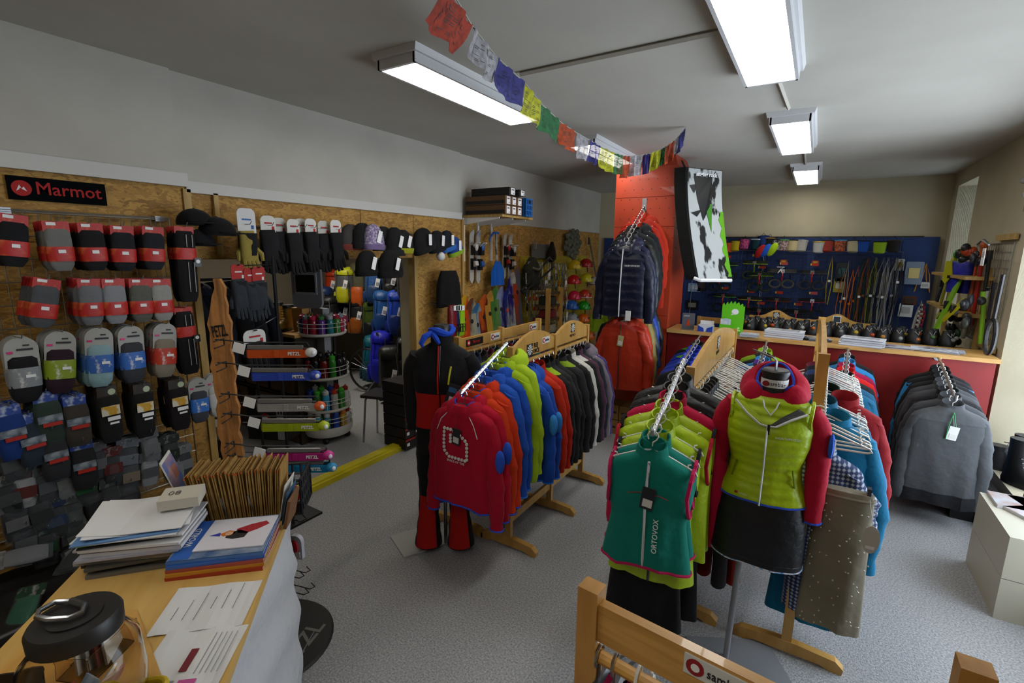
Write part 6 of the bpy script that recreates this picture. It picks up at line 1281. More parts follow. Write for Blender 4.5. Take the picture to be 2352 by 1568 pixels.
# yellow gear grid
yg = thing('gear_grid', 'yellow panel and wire grid crowded with climbing hardware', 'display grid', (WX+.02, 6.9, 0)); YEL = mat('yellow painted board', '#a8921a', .6, col2='#9c8414', nscale=5)
b = MB(); b.bbox((-.01, -1.15, .5), (.006, 1.1, 1.93)); b.build('backing_panel', YEL, yg)
b = MB()
for i in range(46): y = -1.14+i*.05; b.cyl((.02, y, .52), (.02, y, 1.92), .0022, n=4)
for i in range(28): z = .54+i*.05; b.cyl((.022, -1.15, z), (.022, 1.1, z), .0022, n=4)
b.build('wires', plas('#a8981c'), yg)['kind'] = 'stuff'
def helmet(px, py, lab, c, c2=None, X=-3.28):
    x, y, z = P(px, py, 0, X); t = thing('climbing_helmet', lab, 'helmet', (x, y, z-.06), .35, 'climbing helmets on the yellow grid')
    b = MB(); b.ell((0, 0, 0), (.115, .1, .13), 18, 10, t0=PI*.47, t1=PI); b.build('shell', plas(c, .25), t, smooth=True)
    b = MB(); b.tube([(.117*math.cos(a), .102*math.sin(a), .0) for a in np.linspace(0, 2*PI, 21)[:-1]], .006, 5, closed=True); b.build('rim', plas(c2 or c), t)
    b = MB()
    for a in (-.5, 0, .5): b.ell((.1*math.cos(a), .088*math.sin(a), .055), (.014, .012, .02), 8, 5)
    b.build('vents', BLACK, t)['kind'] = 'stuff'
    b = MB(); b.tube([(.02, -.1, 0), (.03, -.06, -.09), (.03, .06, -.09), (.02, .1, 0)], .004, 4); b.build('chin_strap', BLACK, t); return t
for px, py, c, c2, lab in ((1320, 607, '#b8980c', '#b8980c', 'yellow helmet in the left column, topmost'), (1346, 603, '#8c1410', None, 'dark red helmet topmost in the right column'), (1318, 641, '#b01818', None, 'red helmet under the topmost yellow one'), (1347, 637, '#b0a414', None, 'lemon yellow helmet under the dark red one'), (1319, 677, '#b81c3c', None, 'pink red helmet third in the left column'), (1343, 674, '#a82c14', '#c8c8c8', 'red and white helmet third in the right column'), (1313, 699, '#2458a8', None, 'blue helmet in the left column'), (1341, 700, '#1c8c1c', None, 'green helmet with wavy vents'), (1314, 727, '#8c9094', None, 'grey white helmet lowest of the left column'), (1340, 729, '#c85c0c', None, 'orange helmet in the right column'), (1352, 768, '#c05c14', None, 'orange helmet lowest beside the arched headboard'), (1368, 645, '#b0aca8', '#8c1c18', 'white helmet half hidden by the navy jacket')):
    helmet(px, py, lab, c, c2)
def lumps(t, cs, n, sx, sy, sz, r):
    for k in range(n):
        b = MB(); b.ell((R.uniform(-sx, sx), R.uniform(-sy, sy), R.uniform(-sz, sz)), (r*R.uniform(.6, 1.2), r*R.uniform(.6, 1.2), r*R.uniform(.8, 1.6)), 8, 6); b.build('piece', plas(cs[k % len(cs)], .35), t, smooth=True)
GN = ['silver quickdraw', 'steel pulley', 'orange sling pack', 'grey belay device', 'blue screw karabiner', 'clear bagged karabiner', 'white boxed device', 'red cord pack', 'black ascender', 'yellow tagged sling']
GCOL = ['#a0a4a8', '#808488', '#b05418', '#5c6064', '#3c5c94', '#a8acb4', '#b8b8b4', '#8c1c1c', '#1c1c1e', '#a89818']
def gear(px, py, i, X=-3.3, lab=None):
    x, y, z = P(px, py, 0, X); k = i % 10; h_ = MB(); h_.tube([(0, y-6.9, z+.01), (x-WX-.02+.02, y-6.9, z+.01), (x-WX-.02+.03, y-6.9, z+.02)], .003, 4); h_.build('hook', WIRE, yg); t = thing('karabiner' if k in (0, 4, 5) else 'climbing_device', lab, 'climbing gear', (x, y, z), PI/2+R.uniform(-.4, .4), 'climbing hardware on the yellow grid')
    M_ = mat('gear metal '+GCOL[k], GCOL[k], .3, metal=.6 if k in (0, 1, 3, 4) else 0)
    b = MB(); b.tube([(-.02, 0, 0), (-.018, 0, -.07), (0, 0, -.09), (.022, 0, -.07), (.02, 0, 0), (0, 0, .014)], .006, 6, closed=True); b.build('loop', M_, t, smooth=True)
    b = MB(); b.box((0, -.005, -.13), (.02 if k != 6 else .05, .008, .09)); b.build('sling', cloth(GCOL[(k+3) % 10]) if k not in (5, 6) else PAPERW, t)
    b = MB(); b.ell((0, 0, -.2), (.022, .01, .035), 10, 6); b.build('body', M_, t, smooth=True)
rows_ = ['top', 'second', 'third', 'fourth', 'fifth', 'lowest']
for r_ in range(6):
    for c_ in range(13):
        px = 1208+c_*7.6+r_*.8; py = 603+r_*24+c_*.4
        gear(px, py, R.randrange(10), X=-3.33+R.uniform(-.03, .06), lab='climbing device in the %s row of the yellow grid, %s from the snowboards' % (rows_[r_], ORD[c_]))
# dark harness bag, ice axes, grey plate, rope coil
t = thing('harness_bag', 'dark olive harness hanging at the left edge of the yellow grid', 'harness', P(1222, 590, 0, -3.3), PI/2); b = MB(); soft(b, [(0, .05, .03), (-.1, .16, .06), (-.18, .2, .08), (-.24, .17, .07), (-.34, .2, .08), (-.44, .12, .05)], n=20, nr=14, fold=.014); b.build('padding', cloth('#26251a'), t, smooth=True)
b = MB(); b.tube([(-.12, -.07, -.14), (0, -.1, -.17), (.14, -.08, -.13)], .018, 6); b.build('belt', cloth('#5c5a4c'), t)
for i, (a, c) in enumerate((((1262, 592), (1197, 668)), ((1272, 612), (1200, 672)))):
    p, q = Vector(P(*a, 0, -3.28)), Vector(P(*c, 0, -3.2)); t = thing('ice_axe', ['upper dark ice axe slanting across the yellow grid', 'lower dark ice axe slanting across the yellow grid'][i], 'ice axe', p); d = q-p
    b = MB(); b.tube([(0, 0, 0), d*.5+Vector((0, 0, -.02)), d], .014, 6); b.build('shaft', BLACK, t); b = MB(); b.tube([(0, -.1, -.03), (0, 0, .01), (0, .12, -.05)], [.004, .012, .004], 5); b.build('pick', STEEL, t)
x, y, z = P(1246, 577, 0, -3.42); t = thing('metal_plate', 'grey rectangular plate above the yellow grid', 'plate', (x, y, z)); b = MB(); b.box((0, 0, 0), (.02, .62, .2)); b.build('plate', plas('#5c5c58', .5), t)
t = thing('karabiner', 'large steel karabiner hung on the grey plate', 'climbing gear', P(1229, 553, 0, -3.38), PI/2); b = MB(); b.tube([(-.025, 0, 0), (-.025, 0, -.09), (0, 0, -.12), (.028, 0, -.09), (.02, 0, 0), (0, 0, .02)], .008, 6, closed=True); b.build('loop', CHROME, t, smooth=True)
t = thing('gear_bundle', 'black bundle of slings hanging over the grey plate', 'climbing gear', P(1268, 555, 0, -3.35), PI/2); b = MB(); soft(b, [(0, .02, .02), (-.06, .05, .03), (-.15, .1, .05), (-.25, .11, .05), (-.3, .05, .03)], n=14, nr=9, fold=.014); b.build('slings', cloth('#1c1712'), t, smooth=True)
x, y, z = P(1315, 560, 0, -3.42); t = thing('ammonite_relief', 'round grey green relief plaque above the helmets', 'plaque', (x, y, z), PI/2)
for k in range(26):
    r_ = .24*math.sqrt((k+.5)/26); a = k*2.4; b = MB(); b.ell((r_*math.cos(a)*1.25, -.01, r_*math.sin(a)*.95), (.055, .03, .05), 8, 5); b.build('lobe', mat('grey green relief', '#4c4a38', .8, col2='#5c5c4c', nscale=20), t, smooth=True)
t = thing('ski_pole', 'thin grey pole leaning at the far board wall', 'pole', P(1353, 545, 0, -3.4)); d = Vector(P(1372, 650, 0, -3.25))-Vector(P(1353, 545, 0, -3.4)); b = MB(); b.tube([(0, 0, 0), d], .012, 6); b.build('shaft', plas('#3c3a30'), t); b = MB(); b.tube([(0, 0, .0), (0, .0, -.12)], .018, 8); b.build('grip', BLACK, t)
# plaid shirts rack by the snowboards
t = thing('wooden_clothes_rack', 'narrow timber rack with folded shirts behind the snowboards', 'clothes rack', (-2.95, 5.65, 0)); 
for y_ in (-.02, .35): b = MB(); b.box((0, y_, .76), (.05, .05, 1.52)); b.build('post', PINE, t)
for z_ in (1.45, 1.28, 1.1, .9): b = MB(); b.box((-.1, .16, z_), (.2, .36, .03)); b.build('slat', plas('#4c3c20'), t)
for i, (z_, c, nm) in enumerate(((1.3, '#2c2c24', 'dark'), (1.12, '#6c2020', 'maroon'), (.92, '#8c8474', 'beige checked'))):
    q = thing('folded_shirt', nm+' folded shirt on the narrow timber rack', 'shirt', (-3.05, 5.81, z_), 0, 'folded shirts'); b = MB(); soft(b, [(.1, .09, .14), (.05, .1, .16), (0, .1, .15)], nr=4); b.build('cloth', cloth(c), q, smooth=True)
garment('jacket', 'small lime jacket hanging between the helmets and the pillar', 'jacket', P(1378, 700, 1, 5.9), '#7c9c18', L=.7, SL=.5, shiny=True, prof=WOM, sc_=.5)
garment('jacket', 'black jacket under the lime one left of the pillar', 'jacket', (-2.12, 5.8, 1.2), '#17181a', L=.6, sc_=.7)
for i in range(4):
    t = thing('timber_crate', '%s pale timber box on the floor left of the pillar base' % ['first', 'second', 'third', 'fourth'][i], 'box', (-1.82+.26*(i % 2), 5.1, .0+.17*(i//2)), 0, 'timber boxes at the pillar base'); b = MB(); b.box((0, 0, .08), (.25, .25, .16)); b.build('box_body', plas('#8c6a34', .7), t); b = MB(); b.box((0, -.127, .08), (.2, .004, .02)); b.build('slot', plas('#2c2010'), t)
# ================================================================ PILLAR CLOTHES
PX_ = 0
pa = thing('chrome_bar', 'upper studded chrome arm on the orange red pillar', 'display arm', (-1.7, 5.48, 2.5)); b = MB(); b.tube([(0, 0, 0), (.08, -.78, -.36)], .008, 8); b.build('arm', CHROME, pa); b = MB()
for k in range(14): b.ell((.08*k/14, -.78*k/14, -.36*k/14+.012), (.008, .008, .006), 6, 4)
b.build('studs', CHROME, pa); b = MB(); b.box((0, .0, .02), (.05, .01, .14)); b.build('bracket', STEEL, pa)
for s_, c, lab, kw in ((.97, '#10152c', 'front navy quilted jacket with white zip on the upper pillar arm', dict(zipc='#c8c8cc', quilt=13, shiny=True, neck='hood')), (.84, '#131a38', 'second navy jacket behind the white zipped one', dict(quilt=13, shiny=True, neck='hood')), (.7, '#16181a', 'black jacket behind the navy ones on the pillar', dict(shiny=True)), (.56, '#1c2020', 'charcoal jacket on the upper pillar arm', {}), (.42, '#17191b', 'black hooded jacket against the red one on the pillar', dict(neck='hood')), (.26, '#98200f', 'bright red jacket rearmost on the upper pillar arm', dict(neck='hood', L=.9, SL=.72)), (.12, '#a0260f', 'orange red jacket touching the pillar boards', dict(neck='hood', L=.8))):
    p = (-1.7+.08*s_, 5.48-.78*s_, 2.5-.36*s_-.01); g = garment('jacket', lab, 'jacket', p, c, rz=R.uniform(-.06, .06)-.1, sc_=1.08, out=.07, **kw); hang_at(p[0], p[1], p[2]-.004, 'w', 'on the upper pillar arm', lab_=lab)
    if s_ == .97:
        text('NORTHFINDER', .02, PAPERW, g, frame((.1, -.078, -.25), (1, .1, 0), (0, 0, 1))); b = MB(); b.box((.09, -.085, -.7), (.05, .003, .09)); b.build('price_tag', PAPERW, g)
pb = thing('chrome_bar', 'lower chrome arm on the orange red pillar', 'display arm', (-1.7, 5.48, 1.6)); b = MB(); b.tube([(0, 0, 0), (.1, -.78, -.2)], .012, 8); b.build('arm', CHROME, pb); b = MB(); b.box((0, .0, .02), (.05, .01, .1)); b.build('bracket', STEEL, pb)
for s_, c, lab, kw in ((.97, '#a02a12', 'orange red shell jacket at the front of the lower pillar arm', dict(zipc='#3c2018', tagc='#a8a070', neck='hood', SL=.5, yoke=('#8c1a0c', .16))), (.8, '#b03014', 'tomato jacket behind the front shell jacket', dict(neck='hood')), (.62, '#8c7c3c', 'khaki jacket on the lower pillar arm', {}), (.46, '#3c444c', 'slate grey hooded jacket on the lower pillar arm', dict(neck='hood')), (.3, '#143c9c', 'cobalt blue jacket on the lower pillar arm', dict(L=.82)), (.14, '#16181b', 'black jacket rearmost on the lower pillar arm', {})):
    p = (-1.7+.1*s_, 5.48-.78*s_, 1.6-.2*s_-.01); garment('jacket', lab, 'jacket', p, c, rz=-.1+R.uniform(-.05, .05), sc_=1.08, out=.07, shiny=True, **kw); hang_at(p[0], p[1], p[2]-.004, 'w', 'on the lower pillar arm', lab_=lab)
# crash pad
cp = thing('crash_pad', 'tall folded bouldering pad hanging on the pillar, white, black and green print', 'crash pad', (-1.30, 5.42, 1.72)); n = 16; rings = []; PR = mat('pad print', '#a8acac', .45, col2='#0c0d0c', nscale=3.2, stretch=(1, 2.5, 1), lo=.54, hi=.58)
def padx(s_): return .0+.20*(1-s_)**1.6
for k in range(n+1):
    s_ = k/n; z = 1.16*s_; x = padx(s_); rings.append([(x-.09, .02, z), (x+.03, -.0, z), (x+.32, .42, z), (x+.2, .46, z)])
b = MB(); b.loft(rings); b.build('pad_body', cloth('#121312'), cp)
b = MB(); q = []
for k in range(n+1): s_ = k/n; x = padx(s_); z = 1.16*s_; q.append([(x+.048, .02, z*.99+.005), (x+.318, .411, z*.99+.005)])
b.loft(q, closed=False, cap=False); b.build('print_face', PR, cp)
b = MB(); q = []
for k in range(n+1): s_ = k/n; x = padx(s_); z = 1.16*s_*.6+.03; x = padx(z/1.16); q.append([(x+.29+.012*math.sin(k*1.7), .364+.017*math.sin(k*1.7), z), (x+.323, .416, z)])
b.loft(q, closed=False, cap=False); b.build('green_edge', plas('#5c9c1c'), cp)
for i, pts in enumerate((((.1, 1.1), (.36, 1.1), (.3, .75), (.2, .62), (.14, .85)), ((.24, .8), (.34, .8), (.3, .5)), ((.04, .98), (.16, 1.0), (.1, .9)), ((.04, .7), (.2, .74), (.12, .66)))):
    b = MB(); vs = []
    for yy, zz in pts: x = padx(zz/1.16)+.051+.27*((yy-.02)/.47); vs.append((x, .017+.391*(yy-.02)/.47, zz))
    b.add(vs, [tuple(range(len(vs)))]); b.build('ink_splash', BLACK if i != 1 else plas('#3c7c1c'), cp)
text('singing rock', .06, PAPERW, cp, frame((padx(.97)+.20, .22, 1.10), (.29, .42, 0), (0, 0, 1)), bold=.002)
b = MB(); b.tube([(padx(0)-.0, 0.0, .02), (padx(0)+.06, .0, .0), (padx(0)+.31, .4, -.01)], .02, 6); b.build('white_binding', PAPERW, cp)
b = MB(); b.tube([(-.0, .1, 1.16), (-.05, .15, 1.25), (-.02, .3, 1.16)], .008, 5); b.build('hanging_strap', BLACK, cp)
# ================================================================ BLUE BOARD
bb = thing('blue_board', 'large blue painted board on the back wall behind the counter', 'board', (0, 8.55, 0)); BLU = mat('blue painted board', '#16356c', .55, col2='#142f62', nscale=3)
for x0, x1 in ((-3.35, -1.9), (-1.895, -.45), (-.445, .95), (.955, 1.34)): b = MB(); b.bbox((x0, -.02, .6), (x1, .0, 2.25)); b.build('panel', BLU, bb)
for i, (x0, x1) in enumerate(((-1.75, -.72), (-.7, .97))):
    g = thing('wire_grid', ['left zinc wire grid on the blue board', 'right zinc wire grid on the blue board behind harnesses'][i], 'display grid', (0, 8.49, 0)); b = MB(); b.tube([(x0, 0, .75), (x1, 0, .75), (x1, 0, 2.05), (x0, 0, 2.05)], .006, 5, closed=True); b.build('frame', WIRE, g)
    b = MB(); n = int((x1-x0)/.05)
    for k in range(1, n): x = x0+(x1-x0)*k/n; b.cyl((x, 0, .75), (x, 0, 2.05), .0014, n=4)
    for k in range(1, 26): z = .75+.05*k; b.cyl((x0, -.003, z), (x1, -.003, z), .0016, n=4)
    b.build('wires', mat('dull wire', '#4a5468', .3, .8), g)['kind'] = 'stuff'
rd = thing('hook_rail', 'black rail with hooks along the top edge of the blue board', 'rail', (0, 8.4, 2.25)); b = MB(); b.box((-.2, 0, 0), (2.7, .04, .02)); b.build('rail_bar', plas('#16120e'), rd)
def chalk(px, py, lab, c, rim='#1a1a1a', s_=1.0, pat=None, squash=1.0):
    x, y, z = P(px, py, 1, 8.32); t = thing('chalk_bag', lab, 'chalk bag', (x, y, z), R.uniform(-.3, .3), 'chalk bags along the blue board', rx=R.uniform(-.25, .05)); M_ = mat('pattern '+c+pat, c, .8, col2=pat, nscale=45, lo=.45, hi=.55) if pat else cloth(c)
    b = MB(); b.lathe([(.045*s_, -.1), (.062*s_, -.09), (.07*s_, -.02), (.076*s_, .05), (.078*s_, .055), (.07*s_, .05), (.06*s_, -.05)], 16, cap=False, sx=1, sy=.8); b.lathe([(.001, -.099), (.045*s_, -.1)], 16, cap=False, sy=.8); b.build('bag_body', M_, t, smooth=True)
    b = MB(); b.tube([(.076*s_*math.cos(a), .061*s_*math.sin(a), .054) for a in np.linspace(0, 2*PI, 17)[:-1]], .007, 5, closed=True); b.build('rim', cloth(rim), t)
    b = MB(); b.tube([(-.05, 0, .05), (0, .03, .12), (.05, 0, .05)], .004, 4); b.build('loop', BLACK, t)
for px, py, lab, c, rim, pat in ((1637, 563, 'black and beige chalk bag beside the bouldering pad', '#8c8444', '#1a1a1a', None), (1657, 557, 'magenta chalk bag near the left end', '#8c1c74', '#1a1a1a', None), (1672, 565, 'orange chalk bag near the left end', '#a84420', '#1a1a1a', None), (1689, 562, 'mustard yellow chalk bag', '#a08c14', '#1a1a1a', None), (1709, 558, 'purple speckled chalk bag', '#5c1c5c', '#1a1a1a', '#a83c5c'), (1738, 558, 'white rimmed teal chalk bag', '#14343c', '#b0b4b8', None), (1754, 552, 'navy chalk bag hanging high', '#142c5c', '#14244c', None), (1766, 556, 'black chalk bag with amber tag', '#1c1a18', '#8c6c2c', None), (1780, 560, 'black and white chalk bag', '#1c1c1e', '#1a1a1a', '#8c8c90'), (1799, 560, 'floral patterned chalk bag beside the black and white one', '#5c4c44', '#3c8c2c', '#a88c8c'), (1822, 562, 'beige chalk bag with dark mouth', '#a89c74', '#1a1a18', None), (1841, 562, 'grey white chalk bag', '#98948c', '#a8a49c', None), (1881, 565, 'silver white chalk bag with yellow rim', '#a4a4a0', '#a88c1c', None), (1902, 563, 'brick red chalk bag', '#7c2c24', '#1a1a1a', None), (1930, 562, 'orange printed chalk bag with cyan rim', '#a04c20', '#2c8cb4', '#5c2c1c'), (1960, 563, 'sand coloured chalk bag with dark mouth', '#948c70', '#1a1a18', None), (1982, 562, 'blue bottomed black chalk bag', '#153c84', '#111', None), (2021, 565, 'black chalk bag with lime base', '#7c9c1c', '#111', None), (2053, 562, 'dark chalk bag at the right end', '#1c1a18', '#3c3028', None)):
    chalk(px, py, lab, c, '#111111' if rim == '#111' else rim, 1.05, pat)
for px, py, c, lab in ((1746, 577, '#981818', 'red pouch hanging below the chalk bags'), (1759, 575, '#1c50b0', 'blue pouch hanging below the chalk bags'), (1774, 573, '#90b014', 'lime pouch hanging below the chalk bags')):
    t = thing('pouch', lab, 'pouch', P(px, py, 1, 8.2), 0, 'pouches below the chalk bags', ry=.5); b = MB(); b.ell((0, 0, 0), (.055, .04, .11), 12, 8); b.build('pouch_body', cloth(c), t, smooth=True); b = MB(); b.tube([(0, 0, .1), (0, .05, .2)], .004, 4); b.build('loop', BLACK, t)
def bhook(x, y, z):
    h_ = MB(); h_.tube([(x, -.02, z), (x, y-8.55, z), (x, y-8.565, z+.015)], .003, 4); h_.build('hook', WIRE, bb)
def harness(px, py, lab, c, acc, s_=1.0, card=True):
    x, y, z = P(px, py, 1, 8.33); bhook(x, y-.02, z+.029); t = thing('climbing_harness', lab, 'harness', (x, y, z), R.uniform(-.15, .15), 'climbing harnesses on the blue board')
    b = MB(); rr = []
    n = 26
    for k in range(n): a = 2*PI*k/n; rr.append([(.165*s_*math.cos(a), .07*math.sin(a), -.028), (.17*s_*math.cos(a), .075*math.sin(a), .028), (.158*s_*math.cos(a), .065*math.sin(a), .028), (.155*s_*math.cos(a), .062*math.sin(a), -.028)])
    b.loft(rr, loop=True); b.build('waist_belt', cloth(c), t, smooth=True)
    b = MB(); b.tube([(.172*s_*math.cos(a), .077*math.sin(a), -.02) for a in np.linspace(0, 2*PI, 27)[:-1]], .0055, 5, closed=True); b.build('edge_binding', cloth(acc), t)
    for q in (-1, 1):
        b = MB(); b.tube([(q*.085+.075*math.cos(a), -.03+.03*math.sin(a), -.19+.055*math.sin(a)) for a in np.linspace(0, 2*PI, 19)[:-1]], .016, 6, closed=True, flat=.6); b.build('leg_loop', cloth(c), t, smooth=True)
        b = MB(); b.tube([(q*.1, .02, -.03), (q*.12, 0, -.14)], .007, 4); b.build('riser', BLACK, t)
        b = MB(); b.tube([(q*.13, -.06, -.02), (q*.15, -.09, -.06), (q*.09, -.09, -.05), (q*.08, -.07, -.02)], .004, 5); b.build('gear_loop', BLACK, t)
    b = MB(); b.tube([(0, -.08, .0), (.0, -.1, -.07), (0, -.07, -.14)], .011, 6); b.build('belay_loop', plas('#9c1c18' if acc != '#8c9c2c' else '#4c6c1c'), t)
    b = MB(); b.box((0, -.082, .0), (.05, .008, .05)); b.build('buckle', STEEL, t)
    if card: b = MB(); b.box((.02, -.02, .11), (.08, .004, .04)); b.box((-.035, -.023, .11), (.018, .002, .032), 1); b.build('label_card', [plas('#a02814'), plas('#b89c1c')], t)
for px, py, lab, c, acc in ((1668, 606, 'green edged black harness high beside the bouldering pad', '#161a18', '#5c8c2c'), (1735, 603, 'olive and lime harness in the upper row', '#26301c', '#8c9c2c'), (1655, 630, 'small green edged harness below the upper left one', '#161a18', '#5c8c2c'), (1748, 630, 'dark green harness leg loops in the middle', '#1e2a1c', '#6c8c2c'), (1797, 622, 'large grey harness with white cord knot', '#3c3a36', '#4a4844'), (1868, 625, 'black and grey harness in the upper right', '#26262a', '#3c3c40'), (1664, 678, 'black harness with green edge and red dot', '#17191a', '#4c8c3c'), (1722, 685, 'black harness edged in yellow', '#1c1c1c', '#a8941c'), (1787, 688, 'black harness with red belay loop', '#201f1c', '#6c2018'), (1864, 690, 'black harness with crimson edge', '#1c1c20', '#8c1c3c'), (1745, 712, 'black harness behind the arched headboard', '#151517', '#26262a'), (1830, 715, 'dark harness low between the headboards', '#17171a', '#26262a')):
    harness(px, py, lab, c, acc, 1.0 if 'large' not in lab else 1.15)
b = MB(); b.tube([(0, 0, 0), (.03, 0, -.06), (0, 0, -.02), (-.03, 0, -.06), (0, 0, 0), (.05, 0, .03), (-.05, 0, .03)], .006, 5); b.build('cord', PAPERW, tag(thing('cord_knot', 'white cord knot on the large grey harness', 'cord', P(1793, 618, 1, 8.22)), 'white cord knot on the large grey harness', 'cord'))
# slings and cords
SLC = [(1912, 590, 700, '#a8941c', 'black and yellow lanyard'), (1930, 612, 650, '#1c2c30', 'teal dark bag strap'), (1940, 625, 760, '#a8541c', 'orange sling, left one'), (1950, 600, 770, '#8c8478', 'beige long sling'), (1960, 620, 775, '#b05c18', 'orange sling, middle one'), (1972, 612, 770, '#b85a14', 'orange sling, right one'), (1985, 592, 770, '#24301c', 'dark green cord bundle'), (1994, 592, 765, '#6c3c1c', 'brown cord bundle'), (2003, 590, 770, '#1c2c24', 'bottle green cord bundle'), (2012, 592, 765, '#6c6c24', 'olive yellow cord bundle'), (2021, 590, 768, '#26241c', 'black olive cord bundle'), (2030, 592, 770, '#6c6c68', 'grey long cord'), (2040, 592, 772, '#8c8c88', 'pale grey cord loop'), (2050, 594, 770, '#4c4c48', 'dark grey cord bundle'), (2060, 592, 765, '#7c7c7c', 'silver cord'), (2070, 596, 700, '#2c2c30', 'black cord by the striped card'), (2078, 600, 760, '#202028', 'black webbing at the grid edge')]
for i, (px, p0, p1, c, nm) in enumerate(SLC):
    x, y, z = P(px, p0, 1, 8.36); bhook(x, y, z-.004); _, _, z1 = P(px, p1, 1, 8.36); L = z-z1; t = thing('sling', nm+' hanging on the blue board', 'sling', (x, y, z), R.uniform(-.3, .3), 'slings and cords on the blue board')
    w_ = .03+.01*(i % 3)
    for k in range(2 if 'bundle' in nm or 'cord' in nm else 1):
        o_ = .014*k; b = MB(); b.tube([(0+o_, -.0, 0), (-w_*.6-o_, -.01*k, -L*.2), (-w_-o_, 0, -L*.6), (-w_*.5, 0, -L*.97), (w_*.4, 0, -L), (w_+o_, .01, -L*.6), (w_*.5+o_, 0, -L*.2)], .009, 5, closed=True, flat=.6); b.build('loop', cloth(c), t)
    b = MB(); b.box((0, -.012, -L*.5), (.03, .004, .03)); b.build('stitch_label', PAPERW if i % 3 == 0 else cloth(c), t)
def gpack(px, py, w_, h_, lab, c, c2, nm='blister_pack', Y=8.4, cat='climbing gear', rz=0):
    t = thing(nm, lab, cat, P(px, py, 1, Y), rz); b = MB(); rbox(b, (0, 0, 0), w_, h_, .02, rt=.015); b.build('pack_body', plas(c, .3), t); b = MB(); b.box((0, -.013, 0), (w_*.6, .006, h_*.45)); b.build('insert', plas(c2), t); return t
gpack(1933, 625, .14, .26, 'dark bag with teal edge beside the orange slings', '#14181a', '#1c4c4c'); gpack(1927, 655, .13, .2, 'yellow wrapped sling pack under the dark bag', '#8c8420', '#b0b0a0'); gpack(2066, 608, .1, .16, 'white and yellow striped card at the grid edge', '#b0b0a8', '#b8942c')
gpack(2099, 627, .19, .3, 'clear pack of metal pegs on the blue board', '#6c7888', '#b8a86c'); gpack(2080, 712, .15, .18, 'white tag card on a beige cord', '#b0b0ac', '#8c8c88'); gpack(2088, 690, .16, .12, 'brown boxed device above the white tag', '#4c2c20', '#2c2420'); gpack(2125, 655, .09, .08, 'small white labels on the orange sling', '#b0b0ac', '#8c8c88')
gpack(1667, 582, .08, .05, 'orange label card under the orange chalk bag', '#a83814', '#b8501c'); gpack(1800, 600, .09, .05, 'red label card above the grey harness', '#a02814', '#b89c1c'); gpack(1873, 602, .09, .05, 'red label card above the upper right harness', '#a02814', '#b89c1c'); gpack(1595, 660, .2, .14, 'blue white striped packs under the bouldering pad', '#8ca4c4', '#c0c8d0', Y=8.51); gpack(1590, 700, .2, .16, 'black box with pale stripes under the bouldering pad', '#17171a', '#8c8c80', Y=8.51); gpack(1612, 655, .14, .2, 'dark netted pack beside the striped packs', '#2c2428', '#4c3c3c', Y=8.51)
t = thing('sling', 'orange sling pair hanging right of the clear pack', 'sling', P(2128, 605, 1, 8.4)); 
for s_ in (-1, 1): b = MB(); b.tube([(0, 0, 0), (s_*.05, 0, -.15), (s_*.08, 0, -.38), (s_*.02, 0, -.2)], .012, 5, closed=True, flat=.5); b.build('band', cloth('#a8701c'), t)
for i, (px, py, c, nm) in enumerate(((2115, 700, '#8c8474', 'beige'), (2120, 705, '#7c1c1c', 'red'), (2108, 715, '#a09c90', 'cream'))):
    t = thing('sling', nm+' beaded cord at the lower right of the blue board', 'sling', P(px, py, 1, 8.4)); b = MB(); b.tube([(0, 0, .06), (.03, 0, -.1), (.0, 0, -.4), (-.04, 0, -.36), (-.02, 0, -.1)], .01, 6, closed=True); b.build('loop', cloth(c), t)
    b = MB()
    for k in range(5): b.ell((.01, -.01, -.06*k), (.016, .012, .016), 6, 4)
    b.build('beads', cloth(c), t)
# ================================================================ BEHIND THE COUNTER
def rack2(x0, n, y, zt, lab, squares=True, arch=.085):
    t = thing('shoe_rack', lab, 'rack', (x0, y, 0)); w_ = .6
    for i in range(n+1): b = MB(); b.box((i*w_, 0, zt/2), (.035, .035, zt)); b.build('post', PINE, t)
    for i in range(n):
        up = [(i*w_+.017+(w_-.034)*k/20, zt-.005+arch*math.exp(-((k/20-.45)/.2)**2)) for k in range(21)]; lo = [(p[0], zt-.075) for p in up]
        b = MB(); b.prism(up+lo[::-1], -.012, .012); o = b.build('headboard', PINE, t)
        if squares:
            if i == 0: daisy(o, frame((i*w_+.27, -.013, zt+.02), (1, 0, 0), (0, 0, 1)), .034, '#1c1c1c')
            else:
                b = MB(); b.box((i*w_+.27, -.014, zt+.02), (.075, .003, .075)); b.box((i*w_+.27, -.016, zt+.02), (.062, .002, .062), 1); b.build('square_print', [PAPERW, paper('#28343c')], o)
        for z in (zt-.25, zt-.55, zt-.85): b = MB(); b.cyl((i*w_+.015, 0, z), (i*w_+w_-.015, 0, z), .012, n=8); b.build('rail', PINE, t)
    return t
rack2(-.62, 2, 6.5, 1.27, 'pine shoe rack with two wavy headboards standing behind the counter'); rack2(-1.2, 1, 6.4, 1.22, 'low pine rack behind the counter beside the pillar', False, 0)
sr = thing('shoe_shelf', 'long timber shelf of climbing shoes behind the counter', 'shelf', (.2, 6.2, 0)); b = MB(); b.box((0, 0, 1.1), (2.2, .3, .03)); b.build('board', BEECH, sr)
for x in (-1.05, 0, 1.05): b = MB(); b.box((x, 0, .54), (.04, .28, 1.08)); b.build('leg', BEECH, sr)
SHC = ['#a8581c', '#8c8c88', '#a87018', '#98380f', '#a88c1c', '#6c6c68', '#3c5c2c']; SHN = ['orange', 'silver', 'amber', 'rust', 'yellow', 'grey', 'green']
